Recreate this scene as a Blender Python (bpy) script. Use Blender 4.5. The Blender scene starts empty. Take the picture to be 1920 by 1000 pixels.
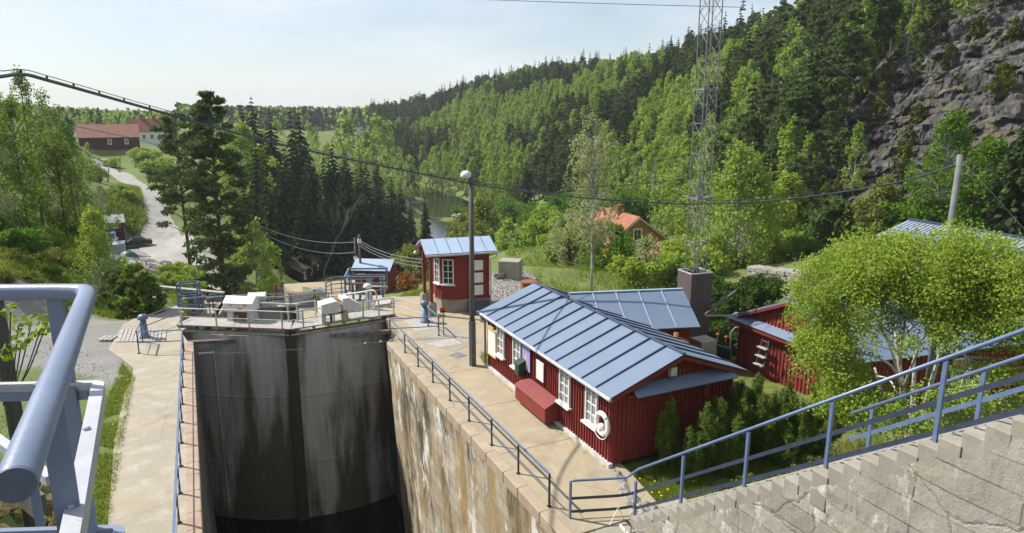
import bpy, math, random
import numpy as np
from mathutils import Vector, noise, Matrix

rnd = random.Random(11)
RS = np.random.RandomState(11)
S = bpy.context.scene
C = S.collection
R = math.radians

# ---------------------------------------------------------------- camera, sky, sun
PITCH = math.atan(285 / 1280); YAW = math.atan(.4828 / 1.0245); CZ = 10.0; FOC = 1280.0
cam = bpy.data.objects.new('camera', bpy.data.cameras.new('camera')); C.objects.link(cam)
cam.location = (0, 0, CZ); cam.rotation_euler = (math.pi / 2 - PITCH, 0, -YAW)
cam.data.sensor_width = 36; cam.data.lens = 24.0; cam.data.clip_end = 9000; cam.data.clip_start = .05
S.camera = cam
S.view_settings.view_transform = 'Standard'; S.view_settings.look = 'None'
S.view_settings.exposure = 0.48; S.view_settings.gamma = 1
SUNV = Vector((.64, -.62, -.93)).normalized()
SUN_EL = math.asin(-SUNV.z); SUN_ROT = math.atan2(-SUNV.x, -SUNV.y)
w = bpy.data.worlds.new("World"); S.world = w; w.use_nodes = True
nt = w.node_tree; nt.nodes.clear()
out = nt.nodes.new('ShaderNodeOutputWorld'); bg = nt.nodes.new('ShaderNodeBackground')
sky = nt.nodes.new('ShaderNodeTexSky'); sky.sky_type = 'NISHITA'; sky.sun_disc = False
sky.sun_elevation = SUN_EL; sky.sun_rotation = SUN_ROT
sky.air_density = 1.0; sky.dust_density = .3; sky.ozone_density = 1.0
tc = nt.nodes.new('ShaderNodeTexCoord'); mp = nt.nodes.new('ShaderNodeMapping'); mp.inputs['Scale'].default_value = (1.2, 1.2, 5)
nz = nt.nodes.new('ShaderNodeTexNoise'); nz.inputs['Scale'].default_value = 2.2; nz.inputs['Detail'].default_value = 7
cr = nt.nodes.new('ShaderNodeValToRGB'); cr.color_ramp.elements[0].position = .36; cr.color_ramp.elements[1].position = .72
cr.color_ramp.elements[0].color = (.22, .22, .22, 1); cr.color_ramp.elements[1].color = (.85, .85, .85, 1)
mx = nt.nodes.new('ShaderNodeMix'); mx.data_type = 'RGBA'
mx.inputs[7].default_value = (8.3, 8.6, 9.1, 1)
L = nt.links.new
L(tc.outputs['Generated'], mp.inputs[0]); L(mp.outputs[0], nz.inputs[0]); L(nz.outputs[0], cr.inputs[0])
L(cr.outputs[0], mx.inputs[0]); L(sky.outputs[0], mx.inputs[6]); L(mx.outputs[2], bg.inputs[0]); L(bg.outputs[0], out.inputs[0])
bg.inputs[1].default_value = 0.088
sl = bpy.data.lights.new('sun', 'SUN'); sl.energy = 4.9; sl.angle = R(.5); sl.color = (1, .955, .88)
so = bpy.data.objects.new('sun', sl); C.objects.link(so); so.rotation_euler = SUNV.to_track_quat('-Z', 'Y').to_euler(); so.location = (-60, 60, 90)

# ---------------------------------------------------------------- picture -> world helpers (used to survey the place)
def ray(px, py):
    a = (px - 960) / FOC; b = (500 - py) / FOC
    y = math.cos(PITCH) + b * math.sin(PITCH); z = -math.sin(PITCH) + b * math.cos(PITCH)
    return np.array((a * math.cos(YAW) + y * math.sin(YAW), -a * math.sin(YAW) + y * math.cos(YAW), z))
def gz(px, py, z=0.0):
    r = ray(px, py); t = (z - CZ) / r[2]; return np.array((r[0] * t, r[1] * t, z))
def gd(px, py, d):
    r = ray(px, py); t = d / math.hypot(r[0], r[1]); return np.array((r[0] * t, r[1] * t, CZ + r[2] * t))
def gx(px, py, X):
    r = ray(px, py); t = X / r[0]; return np.array((X, r[1] * t, CZ + r[2] * t))
def gdep(px, py, dep):
    r = ray(px, py); return np.array((r[0] * dep, r[1] * dep, CZ + r[2] * dep))
def V3(*a): return np.array(a, float)
def unit(v): v = np.asarray(v, float); return v / max(1e-9, np.linalg.norm(v))

# ---------------------------------------------------------------- mesh builder
class MB:
    def __init__(s): s.v = []; s.f = []; s.n = 0
    def add(s, verts, faces, mi=0):
        verts = np.asarray(verts, float).reshape(-1, 3)
        if isinstance(faces, np.ndarray): s.f.append((faces + s.n, mi))
        else:
            by = {}
            for f in faces: by.setdefault(len(f), []).append(f)
            for k, l in by.items(): s.f.append((np.array(l, int) + s.n, mi))
        s.v.append(verts); s.n += len(verts)
    def mesh(s, name, mats, off=(0, 0, 0), smooth=False):
        me = bpy.data.meshes.new(name)
        v = np.concatenate(s.v) - np.asarray(off, float)
        me.vertices.add(len(v)); me.vertices.foreach_set('co', v.ravel())
        loops = np.concatenate([f.ravel() for f, m in s.f])
        cnt = np.concatenate([np.full(len(f), f.shape[1]) for f, m in s.f])
        mis = np.concatenate([np.full(len(f), m) for f, m in s.f])
        me.loops.add(len(loops)); me.loops.foreach_set('vertex_index', loops.astype(np.int32))
        me.polygons.add(len(cnt)); st = np.concatenate(([0], np.cumsum(cnt)[:-1]))
        me.polygons.foreach_set('loop_start', st.astype(np.int32))
        me.polygons.foreach_set('material_index', mis.astype(np.int32))
        me.polygons.foreach_set('use_smooth', np.full(len(cnt), bool(smooth)))
        for m in (mats if isinstance(mats, (list, tuple)) else [mats]): me.materials.append(m)
        me.update(calc_edges=True); me.validate()
        return me
WL = {}
def world_of(o): return WL.get(o.name, np.zeros(3))
def thing(name, label, cat, loc, group=None):
    o = bpy.data.objects.new(name, None); C.objects.link(o); o.location = tuple(loc); WL[o.name] = np.asarray(loc, float)
    o.empty_display_size = .2
    o['label'] = label; o['category'] = cat
    if group: o['group'] = group
    return o
def part(name, mb, mat, parent, label=None, smooth=False, bevel=0):
    pw = world_of(parent); allv = np.concatenate(mb.v)
    org = np.array(((allv[:, 0].min() + allv[:, 0].max()) / 2, (allv[:, 1].min() + allv[:, 1].max()) / 2, allv[:, 2].min()))
    o = bpy.data.objects.new(name, mb.mesh(name, mat, org, smooth)); C.objects.link(o); o.parent = parent
    o.location = tuple(org - pw); WL[o.name] = org
    if label: o['label'] = label
    if bevel: bev(o, bevel)
    return o
def solo(name, mb, mat, label=None, cat=None, group=None, kind=None, smooth=False, bevel=0):
    allv = np.concatenate(mb.v)
    org = np.array(((allv[:, 0].min() + allv[:, 0].max()) / 2, (allv[:, 1].min() + allv[:, 1].max()) / 2, allv[:, 2].min()))
    o = bpy.data.objects.new(name, mb.mesh(name, mat, org, smooth)); C.objects.link(o); o.location = tuple(org); WL[o.name] = org
    if label: o['label'] = label
    if cat: o['category'] = cat
    if group: o['group'] = group
    if kind: o['kind'] = kind
    if bevel: bev(o, bevel)
    return o
def bev(o, b):
    m = o.modifiers.new('bevel', 'BEVEL'); m.width = b; m.segments = 2; m.limit_method = 'ANGLE'; m.angle_limit = R(40)
BF = [(0, 3, 2, 1), (4, 5, 6, 7), (0, 1, 5, 4), (1, 2, 6, 5), (2, 3, 7, 6), (3, 0, 4, 7)]
def box(mb, c, s, ax=None, mi=0):
    c = np.asarray(c, float); ax = np.eye(3) if ax is None else np.asarray(ax, float)
    h = np.asarray(s, float) / 2
    v = [c + ax[0] * h[0] * i + ax[1] * h[1] * j + ax[2] * h[2] * k for k in (-1, 1) for (i, j) in ((-1, -1), (1, -1), (1, 1), (-1, 1))]
    mb.add(v, BF, mi)
def bx(mb, x0, x1, y0, y1, z0, z1, mi=0): box(mb, ((x0 + x1) / 2, (y0 + y1) / 2, (z0 + z1) / 2), (x1 - x0, y1 - y0, z1 - z0), mi=mi)
def beam(mb, p, q, wd, h, up=(0, 0, 1), mi=0):
    p = np.asarray(p, float); q = np.asarray(q, float); d = unit(q - p); s = np.cross(d, up)
    if np.linalg.norm(s) < 1e-4: s = np.cross(d, (1, 0, 0))
    s = unit(s); u = np.cross(s, d)
    box(mb, (p + q) / 2, (np.linalg.norm(q - p), wd, h), (d, s, u), mi)
def tube(mb, pts, r, n=8, mi=0, cap=True):
    pts = np.asarray(pts, float); m = len(pts)
    r = np.full(m, r, float) if np.isscalar(r) else np.asarray(r, float)
    t = np.gradient(pts, axis=0); t /= np.maximum(1e-9, np.linalg.norm(t, axis=1))[:, None]
    ref = np.array((0, 0, 1.)) if abs(t[0][2]) < .9 else np.array((1., 0, 0))
    a = unit(np.cross(t[0], ref)); V = []
    ang = np.arange(n) * 2 * math.pi / n
    for i in range(m):
        a = unit(a - t[i] * np.dot(a, t[i])); b = np.cross(t[i], a)
        V.append(pts[i] + r[i] * (np.cos(ang)[:, None] * a + np.sin(ang)[:, None] * b))
    F = [(i * n + j, i * n + (j + 1) % n, (i + 1) * n + (j + 1) % n, (i + 1) * n + j) for i in range(m - 1) for j in range(n)]
    if cap: F += [tuple(range(n))[::-1], tuple((m - 1) * n + j for j in range(n))]
    mb.add(np.concatenate(V), F, mi)
def prism(mb, poly, z0, z1, mi=0):
    n = len(poly); z0 = [z0] * n if np.isscalar(z0) else z0; z1 = [z1] * n if np.isscalar(z1) else z1
    v = [(p[0], p[1], z0[i]) for i, p in enumerate(poly)] + [(p[0], p[1], z1[i]) for i, p in enumerate(poly)]
    mb.add(v, [tuple(range(n))[::-1], tuple(range(n, 2 * n))] + [(i, (i + 1) % n, n + (i + 1) % n, n + i) for i in range(n)], mi)
def slab(mb, quad, th, mi=0):
    """a quad of 3D points thickened downwards along its normal"""
    q = [np.asarray(p, float) for p in quad]; nn = unit(np.cross(q[1] - q[0], q[-1] - q[0]))
    if nn[2] < 0: nn = -nn
    n = len(q)
    v = [p - nn * th for p in q] + q
    mb.add(v, [tuple(range(n))[::-1], tuple(range(n, 2 * n))] + [(i, (i + 1) % n, n + (i + 1) % n, n + i) for i in range(n)], mi)
def lathe(mb, c, prof, n=14, mi=0):
    c = np.asarray(c, float); ang = np.arange(n) * 2 * math.pi / n
    V = np.concatenate([np.stack([c[0] + r * np.cos(ang), c[1] + r * np.sin(ang), np.full(n, c[2] + z)], 1) for r, z in prof])
    m = len(prof)
    F = [(i * n + j, i * n + (j + 1) % n, (i + 1) * n + (j + 1) % n, (i + 1) * n + j) for i in range(m - 1) for j in range(n)]
    F += [tuple(range(n))[::-1], tuple((m - 1) * n + j for j in range(n))]
    mb.add(V, F, mi)
def sag(p, q, s, n=24):
    p = np.asarray(p, float); q = np.asarray(q, float); t = np.linspace(0, 1, n)[:, None]
    P = p + (q - p) * t; P[:, 2] -= (4 * s * t * (1 - t))[:, 0]; return P
def spline(pts, n=8):
    pts = [np.asarray(p, float) for p in pts]; P = [2 * pts[0] - pts[1]] + pts + [2 * pts[-1] - pts[-2]]; o = []
    for i in range(1, len(P) - 2):
        for k in range(n):
            t = k / n; a, b, c, d = P[i - 1:i + 3]
            o.append(.5 * (2 * b + (c - a) * t + (2 * a - 5 * b + 4 * c - d) * t * t + (3 * b - 3 * c + d - a) * t ** 3))
    o.append(pts[-1]); return np.array(o)

# ---------------------------------------------------------------- materials
MATS = {}
def nodes_of(name):
    m = bpy.data.materials.new(name); m.use_nodes = True; MATS[name] = m
    t = m.node_tree; return m, t, t.nodes['Principled BSDF'], t.nodes['Material Output']
def N(t, typ, **kw):
    n = t.nodes.new(typ)
    for k, v in kw.items(): setattr(n, k, v)
    return n
def noise_tex(t, scale, detail=6, stretch=(1, 1, 1), rough=.6, coord='Object', off=0):
    tcn = N(t, 'ShaderNodeTexCoord'); m = N(t, 'ShaderNodeMapping'); m.inputs['Scale'].default_value = stretch
    m.inputs['Location'].default_value = (off, off * .7, off * 1.3)
    n = N(t, 'ShaderNodeTexNoise'); n.inputs['Scale'].default_value = scale; n.inputs['Detail'].default_value = detail; n.inputs['Roughness'].default_value = rough
    t.links.new(tcn.outputs[coord], m.inputs[0]); t.links.new(m.outputs[0], n.inputs['Vector']); return n
def ramp(t, src, p0, p1, c0=(0, 0, 0), c1=(1, 1, 1)):
    r = N(t, 'ShaderNodeValToRGB'); e = r.color_ramp.elements
    e[0].position = p0; e[1].position = p1; e[0].color = (*c0, 1); e[1].color = (*c1, 1)
    t.links.new(src, r.inputs[0]); return r.outputs[0]
def mixc(t, fac, a, b):
    m = N(t, 'ShaderNodeMix', data_type='RGBA')
    if hasattr(fac, 'links'): t.links.new(fac, m.inputs[0])
    else: m.inputs[0].default_value = fac
    for i, c in ((6, a), (7, b)):
        if hasattr(c, 'links'): t.links.new(c, m.inputs[i])
        else: m.inputs[i].default_value = (*c, 1)
    return m.outputs[2]
def bump(t, b, src, strength, dist=.02):
    n = N(t, 'ShaderNodeBump'); n.inputs['Strength'].default_value = strength; n.inputs['Distance'].default_value = dist
    t.links.new(src, n.inputs['Height']); t.links.new(n.outputs[0], b.inputs['Normal'])
def M(name, c0, c1=None, rough=.75, scale=3, bmp=.2, bscale=40, metal=0, stretch=(1, 1, 1), spots=None, lo=.35, hi=.65, bdist=.01):
    m, t, b, o = nodes_of(name); b.inputs['Roughness'].default_value = rough; b.inputs['Metallic'].default_value = metal
    c1 = c1 or tuple(x * .75 for x in c0)
    n = noise_tex(t, scale, 7, stretch); col = ramp(t, n.outputs[0], lo, hi, c0, c1)
    if spots:                                                     # (colour, scale, threshold)
        n2 = noise_tex(t, spots[1], 8, spots[3] if len(spots) > 3 else (1, 1, 1), .7, off=5)
        col = mixc(t, ramp(t, n2.outputs[0], spots[2], spots[2] + .08), col, spots[0])
    t.links.new(col, b.inputs['Base Color'])
    if bmp: bump(t, b, noise_tex(t, bscale, 5, stretch).outputs[0], bmp, bdist)
    return m
def leafmat(name, c0, c1, trans=.35, orand=.25):
    m, t, b, o = nodes_of(name)
    g = N(t, 'ShaderNodeNewGeometry'); oi = N(t, 'ShaderNodeObjectInfo')
    ma = N(t, 'ShaderNodeMath', operation='MULTIPLY_ADD'); ma.inputs[1].default_value = 1 - orand
    mb_ = N(t, 'ShaderNodeMath', operation='MULTIPLY'); mb_.inputs[1].default_value = orand
    t.links.new(oi.outputs['Random'], mb_.inputs[0]); t.links.new(g.outputs['Random Per Island'], ma.inputs[0]); t.links.new(mb_.outputs[0], ma.inputs[2])
    col = mixc(t, ma.outputs[0], c0, c1)
    d = N(t, 'ShaderNodeBsdfDiffuse'); tr = N(t, 'ShaderNodeBsdfTranslucent'); mxs = N(t, 'ShaderNodeMixShader'); mxs.inputs[0].default_value = trans
    hs = N(t, 'ShaderNodeHueSaturation'); hs.inputs['Value'].default_value = 1.25; hs.inputs['Hue'].default_value = .49
    t.links.new(col, hs.inputs['Color']); t.links.new(col, d.inputs[0]); t.links.new(hs.outputs[0], tr.inputs[0])
    t.links.new(d.outputs[0], mxs.inputs[1]); t.links.new(tr.outputs[0], mxs.inputs[2]); t.links.new(mxs.outputs[0], o.inputs[0]); return m

RED = M('red_boards', (.235, .031, .024), (.17, .02, .016), .7, 2.5, .25, 30, stretch=(1, 1, .2))
REDD = M('red_trim', (.215, .028, .021), (.17, .02, .015), .6, 2)
DKRED = M('dark_red_boards', (.085, .012, .012), (.06, .008, .009), .75, 2, .2)
WHITE = M('white_paint', (.78, .78, .76), (.66, .66, .64), .5, 6, .05)
WGREY = M('weathered_white_paint', (.6, .6, .6), (.42, .42, .41), .55, 4, .1, spots=((.25, .12, .06), 9, .68))
BROOF = M('blue_grey_roof_metal', (.16, .21, .295), (.135, .182, .265), .55, .7, .12, 1.3, stretch=(1, 1, 1), bdist=.01)
BROOFD = M('blue_grey_roof_edge', (.05, .08, .14), (.04, .06, .1), .4, 2, 0)
PALEROOF = M('pale_blue_roof', (.36, .45, .58), (.3, .39, .52), .45, 1.2, .05, 4)
BLUEP = M('blue_grey_paint', (.13, .18, .29), (.1, .14, .23), .42, 5, .08, spots=((.12, .05, .03), 14, .74))
PALEP = M('pale_grey_rail_paint', (.20, .245, .35), (.155, .195, .29), .36, 3, .10, 60, spots=((.16, .10, .07), 22, .655))
PALEW = M('chalky_white_rail_paint', (.46, .47, .50), (.36, .37, .42), .55, 5, .15, 60, spots=((.32, .17, .09), 9, .64))
NAVY = M('dark_navy_steel', (.018, .024, .042), (.03, .035, .05), .4, 5, .05)
GALV = M('galvanised_steel', (.24, .245, .26), (.16, .165, .18), .6, 8, .05, metal=.2)
RAILB = M('blue_hand_rail', (.13, .19, .32), (.10, .155, .27), .35, 5, .04)
TIMBER = M('weathered_timber', (.13, .12, .11), (.075, .068, .06), .85, 4, .4, 30, stretch=(3, 3, .25))
GREYWD = M('grey_weathered_planks', (.42, .40, .37), (.31, .29, .27), .85, 5, .3, 25, stretch=(1, 1, 1))
CASING = M('purple_grey_wood_casing', (.12, .09, .095), (.075, .058, .062), .85, 5, .4, 30, stretch=(4, 4, .25))
GLASS = M('window_glass', (.03, .035, .04), (.05, .055, .06), .08, 2, 0)
GLASSL = M('pale_window_glass', (.20, .22, .23), (.32, .34, .34), .12, 2, 0)
BLACK = M('black_rubber', (.012, .012, .013), None, .6, 4, .05)
BARK = M('grey_bark', (.09, .075, .06), (.05, .04, .03), .9, 3, .5, 20, stretch=(3, 3, .6))
PBARK = M('pine_bark', (.16, .085, .05), (.07, .05, .04), .9, 2, .5, 12, stretch=(2, 2, .6))
WBARK = M('birch_bark', (.55, .53, .49), (.32, .30, .28), .8, 5, .2, 20, spots=((.05, .045, .04), 3, .6, (1, 1, 5)))
RUSTY = M('rusty_metal', (.30, .10, .035), (.19, .06, .02), .75, 5, .2)
BRICK = M('red_brick', (.32, .09, .05), (.22, .06, .035), .85, 12, .3)
ORROOF = M('orange_roof_tiles', (.36, .135, .07), (.24, .085, .05), .85, 1.5, .4, 6, stretch=(1, 1, 1))
BARNROOF = M('faded_tile_roof', (.30, .14, .095), (.22, .10, .07), .85, .8, .3, 4)
BRNROOF = M('brown_tile_roof', (.10, .06, .055), (.07, .045, .04), .85, 2, .4, 5)
YELLOW = M('yellow_boards', (.46, .22, .045), (.38, .18, .04), .75, 2)
PALEY = M('pale_yellow_boards', (.55, .42, .16), (.48, .36, .14), .75, 2)
GREENB = M('dark_green_paint', (.02, .06, .035), None, .5, 3, .05)
PURPLE = M('poster_print', (.32, .26, .55), (.62, .5, .5), .5, 3, 0, stretch=(1, 1, 1))
CARP = M('dark_car_paint', (.008, .010, .018), None, .28, 2, 0)
WGEL = M('white_gelcoat', (.75, .75, .74), (.65, .65, .65), .25, 3, 0)
TEALT = M('teal_tarp', (.03, .12, .12), (.02, .08, .09), .5, 4, .3, 8)
BLUET = M('blue_tarp', (.02, .09, .38), None, .5, 4, .2, 8)
PALEBX = M('pale_blue_sheet', (.36, .41, .5), None, .5, 3, .1)
YEL = M('dandelion_yellow', (.75, .5, .02), None, .7, 3, 0)
REDS = M('red_sign_paint', (.55, .03, .02), None, .5, 3, 0)
LAMPW = M('white_lamp_shade', (.82, .82, .8), None, .25, 3, 0)
GUTTER = M('pale_gutter', (.5, .52, .55), None, .4, 5, .05)

def concrete(name, c0, c1, c2, crack=True, plank=False):
    m, t, b, o = nodes_of(name); b.inputs['Roughness'].default_value = .9
    col = mixc(t, ramp(t, noise_tex(t, .55, 8, rough=.65).outputs[0], .38, .62), c0, c1)
    col = mixc(t, ramp(t, noise_tex(t, 1.7, 9, rough=.7, off=3).outputs[0], .5, .72), col, c2)
    f = noise_tex(t, 45, 4)
    col = mixc(t, ramp(t, f.outputs[0], .3, .75, (.25,) * 3, (0,) * 3), col, tuple(x * .45 for x in c0))
    if crack:
        v = N(t, 'ShaderNodeTexVoronoi', feature='DISTANCE_TO_EDGE'); v.inputs['Scale'].default_value = .38
        tcn = N(t, 'ShaderNodeTexCoord'); wn = noise_tex(t, 1.3, 6)
        mv = N(t, 'ShaderNodeMix', data_type='VECTOR'); mv.inputs[0].default_value = .35
        t.links.new(tcn.outputs['Object'], mv.inputs[4]); t.links.new(wn.outputs['Color'], mv.inputs[5]); t.links.new(mv.outputs[1], v.inputs['Vector'])
        col = mixc(t, ramp(t, v.outputs[0], .0, .010, (.22,) * 3, (0,) * 3), col, (.09, .085, .07))
    st = noise_tex(t, .8, 6, off=9)
    col = mixc(t, ramp(t, st.outputs[0], .54, .74, (0,) * 3, (.62,) * 3), col, (.19, .15, .11))
    t.links.new(col, b.inputs['Base Color']); bump(t, b, f.outputs[0], .35, .01); return m
CONC = concrete('platform_concrete', (.40, .325, .21), (.34, .285, .20), (.44, .385, .29))
CONCL = concrete('left_quay_concrete', (.39, .335, .245), (.33, .295, .23), (.46, .435, .38))
CONCS = concrete('stair_concrete', (.33, .30, .25), (.27, .25, .21), (.42, .39, .33), False)
PLINTH = concrete('plinth_concrete', (.34, .31, .25), (.28, .26, .21), (.38, .35, .3), False)

def wallstone(name, dark=1.0):
    """stained masonry: courses of blocks, vertical black and ochre runs, white lime"""
    m, t, b, o = nodes_of(name); b.inputs['Roughness'].default_value = .9
    tcn = N(t, 'ShaderNodeTexCoord'); sp = N(t, 'ShaderNodeSeparateXYZ'); cb = N(t, 'ShaderNodeCombineXYZ')
    t.links.new(tcn.outputs['Object'], sp.inputs[0]); t.links.new(sp.outputs[1], cb.inputs[0]); t.links.new(sp.outputs[2], cb.inputs[1])
    br = N(t, 'ShaderNodeTexBrick'); br.inputs['Scale'].default_value = 1; br.inputs['Brick Width'].default_value = 2.3; br.inputs['Row Height'].default_value = .5
    br.inputs['Mortar Size'].default_value = .012; br.inputs['Color1'].default_value = (.36, .30, .20, 1); br.inputs['Color2'].default_value = (.46, .41, .31, 1); br.inputs['Mortar'].default_value = (.20, .165, .115, 1)
    t.links.new(cb.outputs[0], br.inputs['Vector'])
    col = mixc(t, ramp(t, noise_tex(t, 1.1, 7, (1, 1, .16), off=2).outputs[0], .46, .58), br.outputs[0], (.34, .225, .085))
    col = mixc(t, ramp(t, noise_tex(t, .7, 9, (1, 1, .2), .7, off=7).outputs[0], .50, .59), col, (.05, .043, .032))
    col = mixc(t, ramp(t, noise_tex(t, 1.0, 10, (1, 1, .32), .78, off=13).outputs[0], .54, .60), col, (.78, .74, .67))
    col = mixc(t, .07, col, br.outputs[0])
    t.links.new(col, b.inputs['Base Color']); bump(t, b, br.outputs['Fac'], -.6, .02); return m
WALLM = wallstone('stained_lock_masonry')
SHADEWALL = M('shade_toned_masonry', (.05, .048, .044), (.12, .115, .105), .7, 1.4, .4, 14, stretch=(1, 1, .2))  # masonry darkened so its colour carries the shade of the sunless walls

def stairwall():
    m, t, b, o = nodes_of('patched_stair_wall'); b.inputs['Roughness'].default_value = .92
    tcn = N(t, 'ShaderNodeTexCoord'); sp = N(t, 'ShaderNodeSeparateXYZ'); cb = N(t, 'ShaderNodeCombineXYZ')
    t.links.new(tcn.outputs['Object'], sp.inputs[0]); t.links.new(sp.outputs[1], cb.inputs[0]); t.links.new(sp.outputs[2], cb.inputs[1])
    br = N(t, 'ShaderNodeTexBrick'); br.inputs['Scale'].default_value = 1; br.inputs['Brick Width'].default_value = 2.6; br.inputs['Row Height'].default_value = .38
    br.inputs['Mortar Size'].default_value = .012; br.inputs['Color1'].default_value = (.27, .25, .21, 1); br.inputs['Color2'].default_value = (.34, .32, .28, 1); br.inputs['Mortar'].default_value = (.10, .09, .07, 1)
    mv = N(t, 'ShaderNodeMix', data_type='VECTOR'); mv.inputs[0].default_value = .06
    t.links.new(cb.outputs[0], mv.inputs[4]); t.links.new(noise_tex(t, 2.5, 5).outputs['Color'], mv.inputs[5]); t.links.new(mv.outputs[1], br.inputs['Vector'])
    col = mixc(t, ramp(t, noise_tex(t, .9, 8, off=3).outputs[0], .4, .62, (0,) * 3, (.7,) * 3), br.outputs[0], (.38, .35, .29))
    col = mixc(t, ramp(t, noise_tex(t, 1.1, 8, off=17).outputs[0], .56, .68, (0,) * 3, (.7,) * 3), col, (.27, .205, .13))
    col = mixc(t, ramp(t, noise_tex(t, 1.3, 8, (1, 1, .35), .75, off=6).outputs[0], .54, .62), col, (.62, .60, .56))
    col = mixc(t, ramp(t, noise_tex(t, 1.9, 9, rough=.8, off=41).outputs[0], .64, .68), col, (.10, .09, .075))
    col = mixc(t, ramp(t, noise_tex(t, 22, 5).outputs[0], .45, .75, (0,) * 3, (.45,) * 3), col, (.13, .12, .10))
    v = N(t, 'ShaderNodeTexVoronoi', feature='DISTANCE_TO_EDGE'); v.inputs['Scale'].default_value = .75
    mv2 = N(t, 'ShaderNodeMix', data_type='VECTOR'); mv2.inputs[0].default_value = .3
    t.links.new(tcn.outputs['Object'], mv2.inputs[4]); t.links.new(noise_tex(t, 2, 7).outputs['Color'], mv2.inputs[5]); t.links.new(mv2.outputs[1], v.inputs['Vector'])
    col = mixc(t, ramp(t, v.outputs[0], .001, .006, (.7,) * 3, (0,) * 3), col, (.06, .055, .05))
    v2 = noise_tex(t, 30, 6)
    t.links.new(col, b.inputs['Base Color'])
    ad = N(t, 'ShaderNodeMath', operation='ADD'); t.links.new(v2.outputs[0], ad.inputs[0]); t.links.new(ramp(t, v.outputs[0], 0, .02), ad.inputs[1])
    bump(t, b, ad.outputs[0], .5, .02); return m
STAIRW = stairwall()

def gatesteel():
    m, t, b, o = nodes_of('stained_gate_steel'); b.inputs['Roughness'].default_value = .75
    tcn = N(t, 'ShaderNodeTexCoord'); sp = N(t, 'ShaderNodeSeparateXYZ'); t.links.new(tcn.outputs['Object'], sp.inputs[0])
    c = mixc(t, ramp(t, noise_tex(t, 2, 6, (1, 1, .1)).outputs[0], .4, .65), (.50, .49, .465), (.39, .38, .35))
    a = N(t, 'ShaderNodeMath', operation='MULTIPLY_ADD'); a.inputs[1].default_value = -.034; a.inputs[2].default_value = .27
    t.links.new(sp.outputs[2], a.inputs[0])                      # more growth lower down on the plates
    n1 = noise_tex(t, .55, 8, (1, 1, .14), .6, off=4); ad = N(t, 'ShaderNodeMath', operation='ADD')
    m16 = N(t, 'ShaderNodeMath', operation='MULTIPLY'); m16.inputs[1].default_value = 1.7; t.links.new(n1.outputs[0], m16.inputs[0])
    t.links.new(m16.outputs[0], ad.inputs[0]); t.links.new(a.outputs[0], ad.inputs[1])
    c = mixc(t, ramp(t, ad.outputs[0], .82, 1.16, (0,) * 3, (.93,) * 3), c, (.09, .075, .036))
    c = mixc(t, ramp(t, noise_tex(t, 2.2, 7, (1, 1, .07), .7, off=12).outputs[0], .63, .72, (0,) * 3, (.7,) * 3), c, (.20, .09, .03))
    t.links.new(c, b.inputs['Base Color']); bump(t, b, noise_tex(t, 14, 5).outputs[0], .15); return m
GATEM = gatesteel()

def groundmat():
    m, t, b, o = nodes_of('ground_cover'); b.inputs['Roughness'].default_value = .95
    at = N(t, 'ShaderNodeAttribute', attribute_name='cover'); sp = N(t, 'ShaderNodeSeparateColor'); t.links.new(at.outputs['Color'], sp.inputs[0])
    g = mixc(t, ramp(t, noise_tex(t, .25, 8, rough=.7).outputs[0], .38, .62), (.085, .145, .018), (.14, .16, .035))
    g = mixc(t, ramp(t, noise_tex(t, 2.2, 8, rough=.75, off=4).outputs[0], .5, .72), g, (.13, .11, .055))
    gv = mixc(t, ramp(t, noise_tex(t, .7, 8, rough=.7, off=7).outputs[0], .4, .65), (.215, .21, .20), (.28, .27, .25))
    gv = mixc(t, ramp(t, noise_tex(t, 18, 4).outputs[0], .35, .6, (.55,) * 3, (0,) * 3), gv, (.13, .125, .115))
    fl = mixc(t, ramp(t, noise_tex(t, .5, 8, off=2).outputs[0], .4, .6), (.035, .04, .015), (.07, .055, .03))
    wob = noise_tex(t, 1.1, 8, rough=.8, off=21)
    def edge(ch):
        a = N(t, 'ShaderNodeMath', operation='MULTIPLY_ADD'); a.inputs[1].default_value = .9; t.links.new(wob.outputs[0], a.inputs[0])
        t.links.new(sp.outputs[ch], a.inputs[2]); return ramp(t, a.outputs[0], .88, 1.0)
    c = mixc(t, edge(1), g, fl); c = mixc(t, edge(0), c, gv)
    t.links.new(c, b.inputs['Base Color']); bump(t, b, noise_tex(t, 9, 8, rough=.75).outputs[0], .6, .05); return m
GROUND = groundmat()
ROADM = M('gravel_road', (.36, .345, .32), (.27, .255, .235), .95, .6, .4, 25, spots=((.20, .18, .15), 1.6, .62))
def rockmat(name, moss=True):
    m, t, b, o = nodes_of(name); b.inputs['Roughness'].default_value = .85
    c = mixc(t, ramp(t, noise_tex(t, .35, 9, (1, 1, 1.6), .75).outputs[0], .35, .62), (.016, .015, .019), (.085, .077, .082))
    c = mixc(t, ramp(t, noise_tex(t, .5, 9, (1, 1, 1.4), .8, off=8).outputs[0], .52, .60), c, (.16, .145, .14))  # paler patches put sunlit rock into the colour
    if moss:
        g = N(t, 'ShaderNodeNewGeometry'); sp = N(t, 'ShaderNodeSeparateXYZ'); t.links.new(g.outputs['Normal'], sp.inputs[0])
        ml = N(t, 'ShaderNodeMath', operation='MULTIPLY'); t.links.new(ramp(t, sp.outputs[2], .42, .66), ml.inputs[0]); t.links.new(ramp(t, noise_tex(t, .22, 9, rough=.75, off=3).outputs[0], .48, .58), ml.inputs[1])
        c = mixc(t, ml.outputs[0], c, mixc(t, ramp(t, noise_tex(t, 1.2, 7, off=31).outputs[0], .4, .6), (.06, .065, .018), (.14, .125, .045)))
    t.links.new(c, b.inputs['Base Color']); bump(t, b, noise_tex(t, 2.2, 9, (1, 1, 2.2), .75).outputs[0], .9, .25); return m
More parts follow.
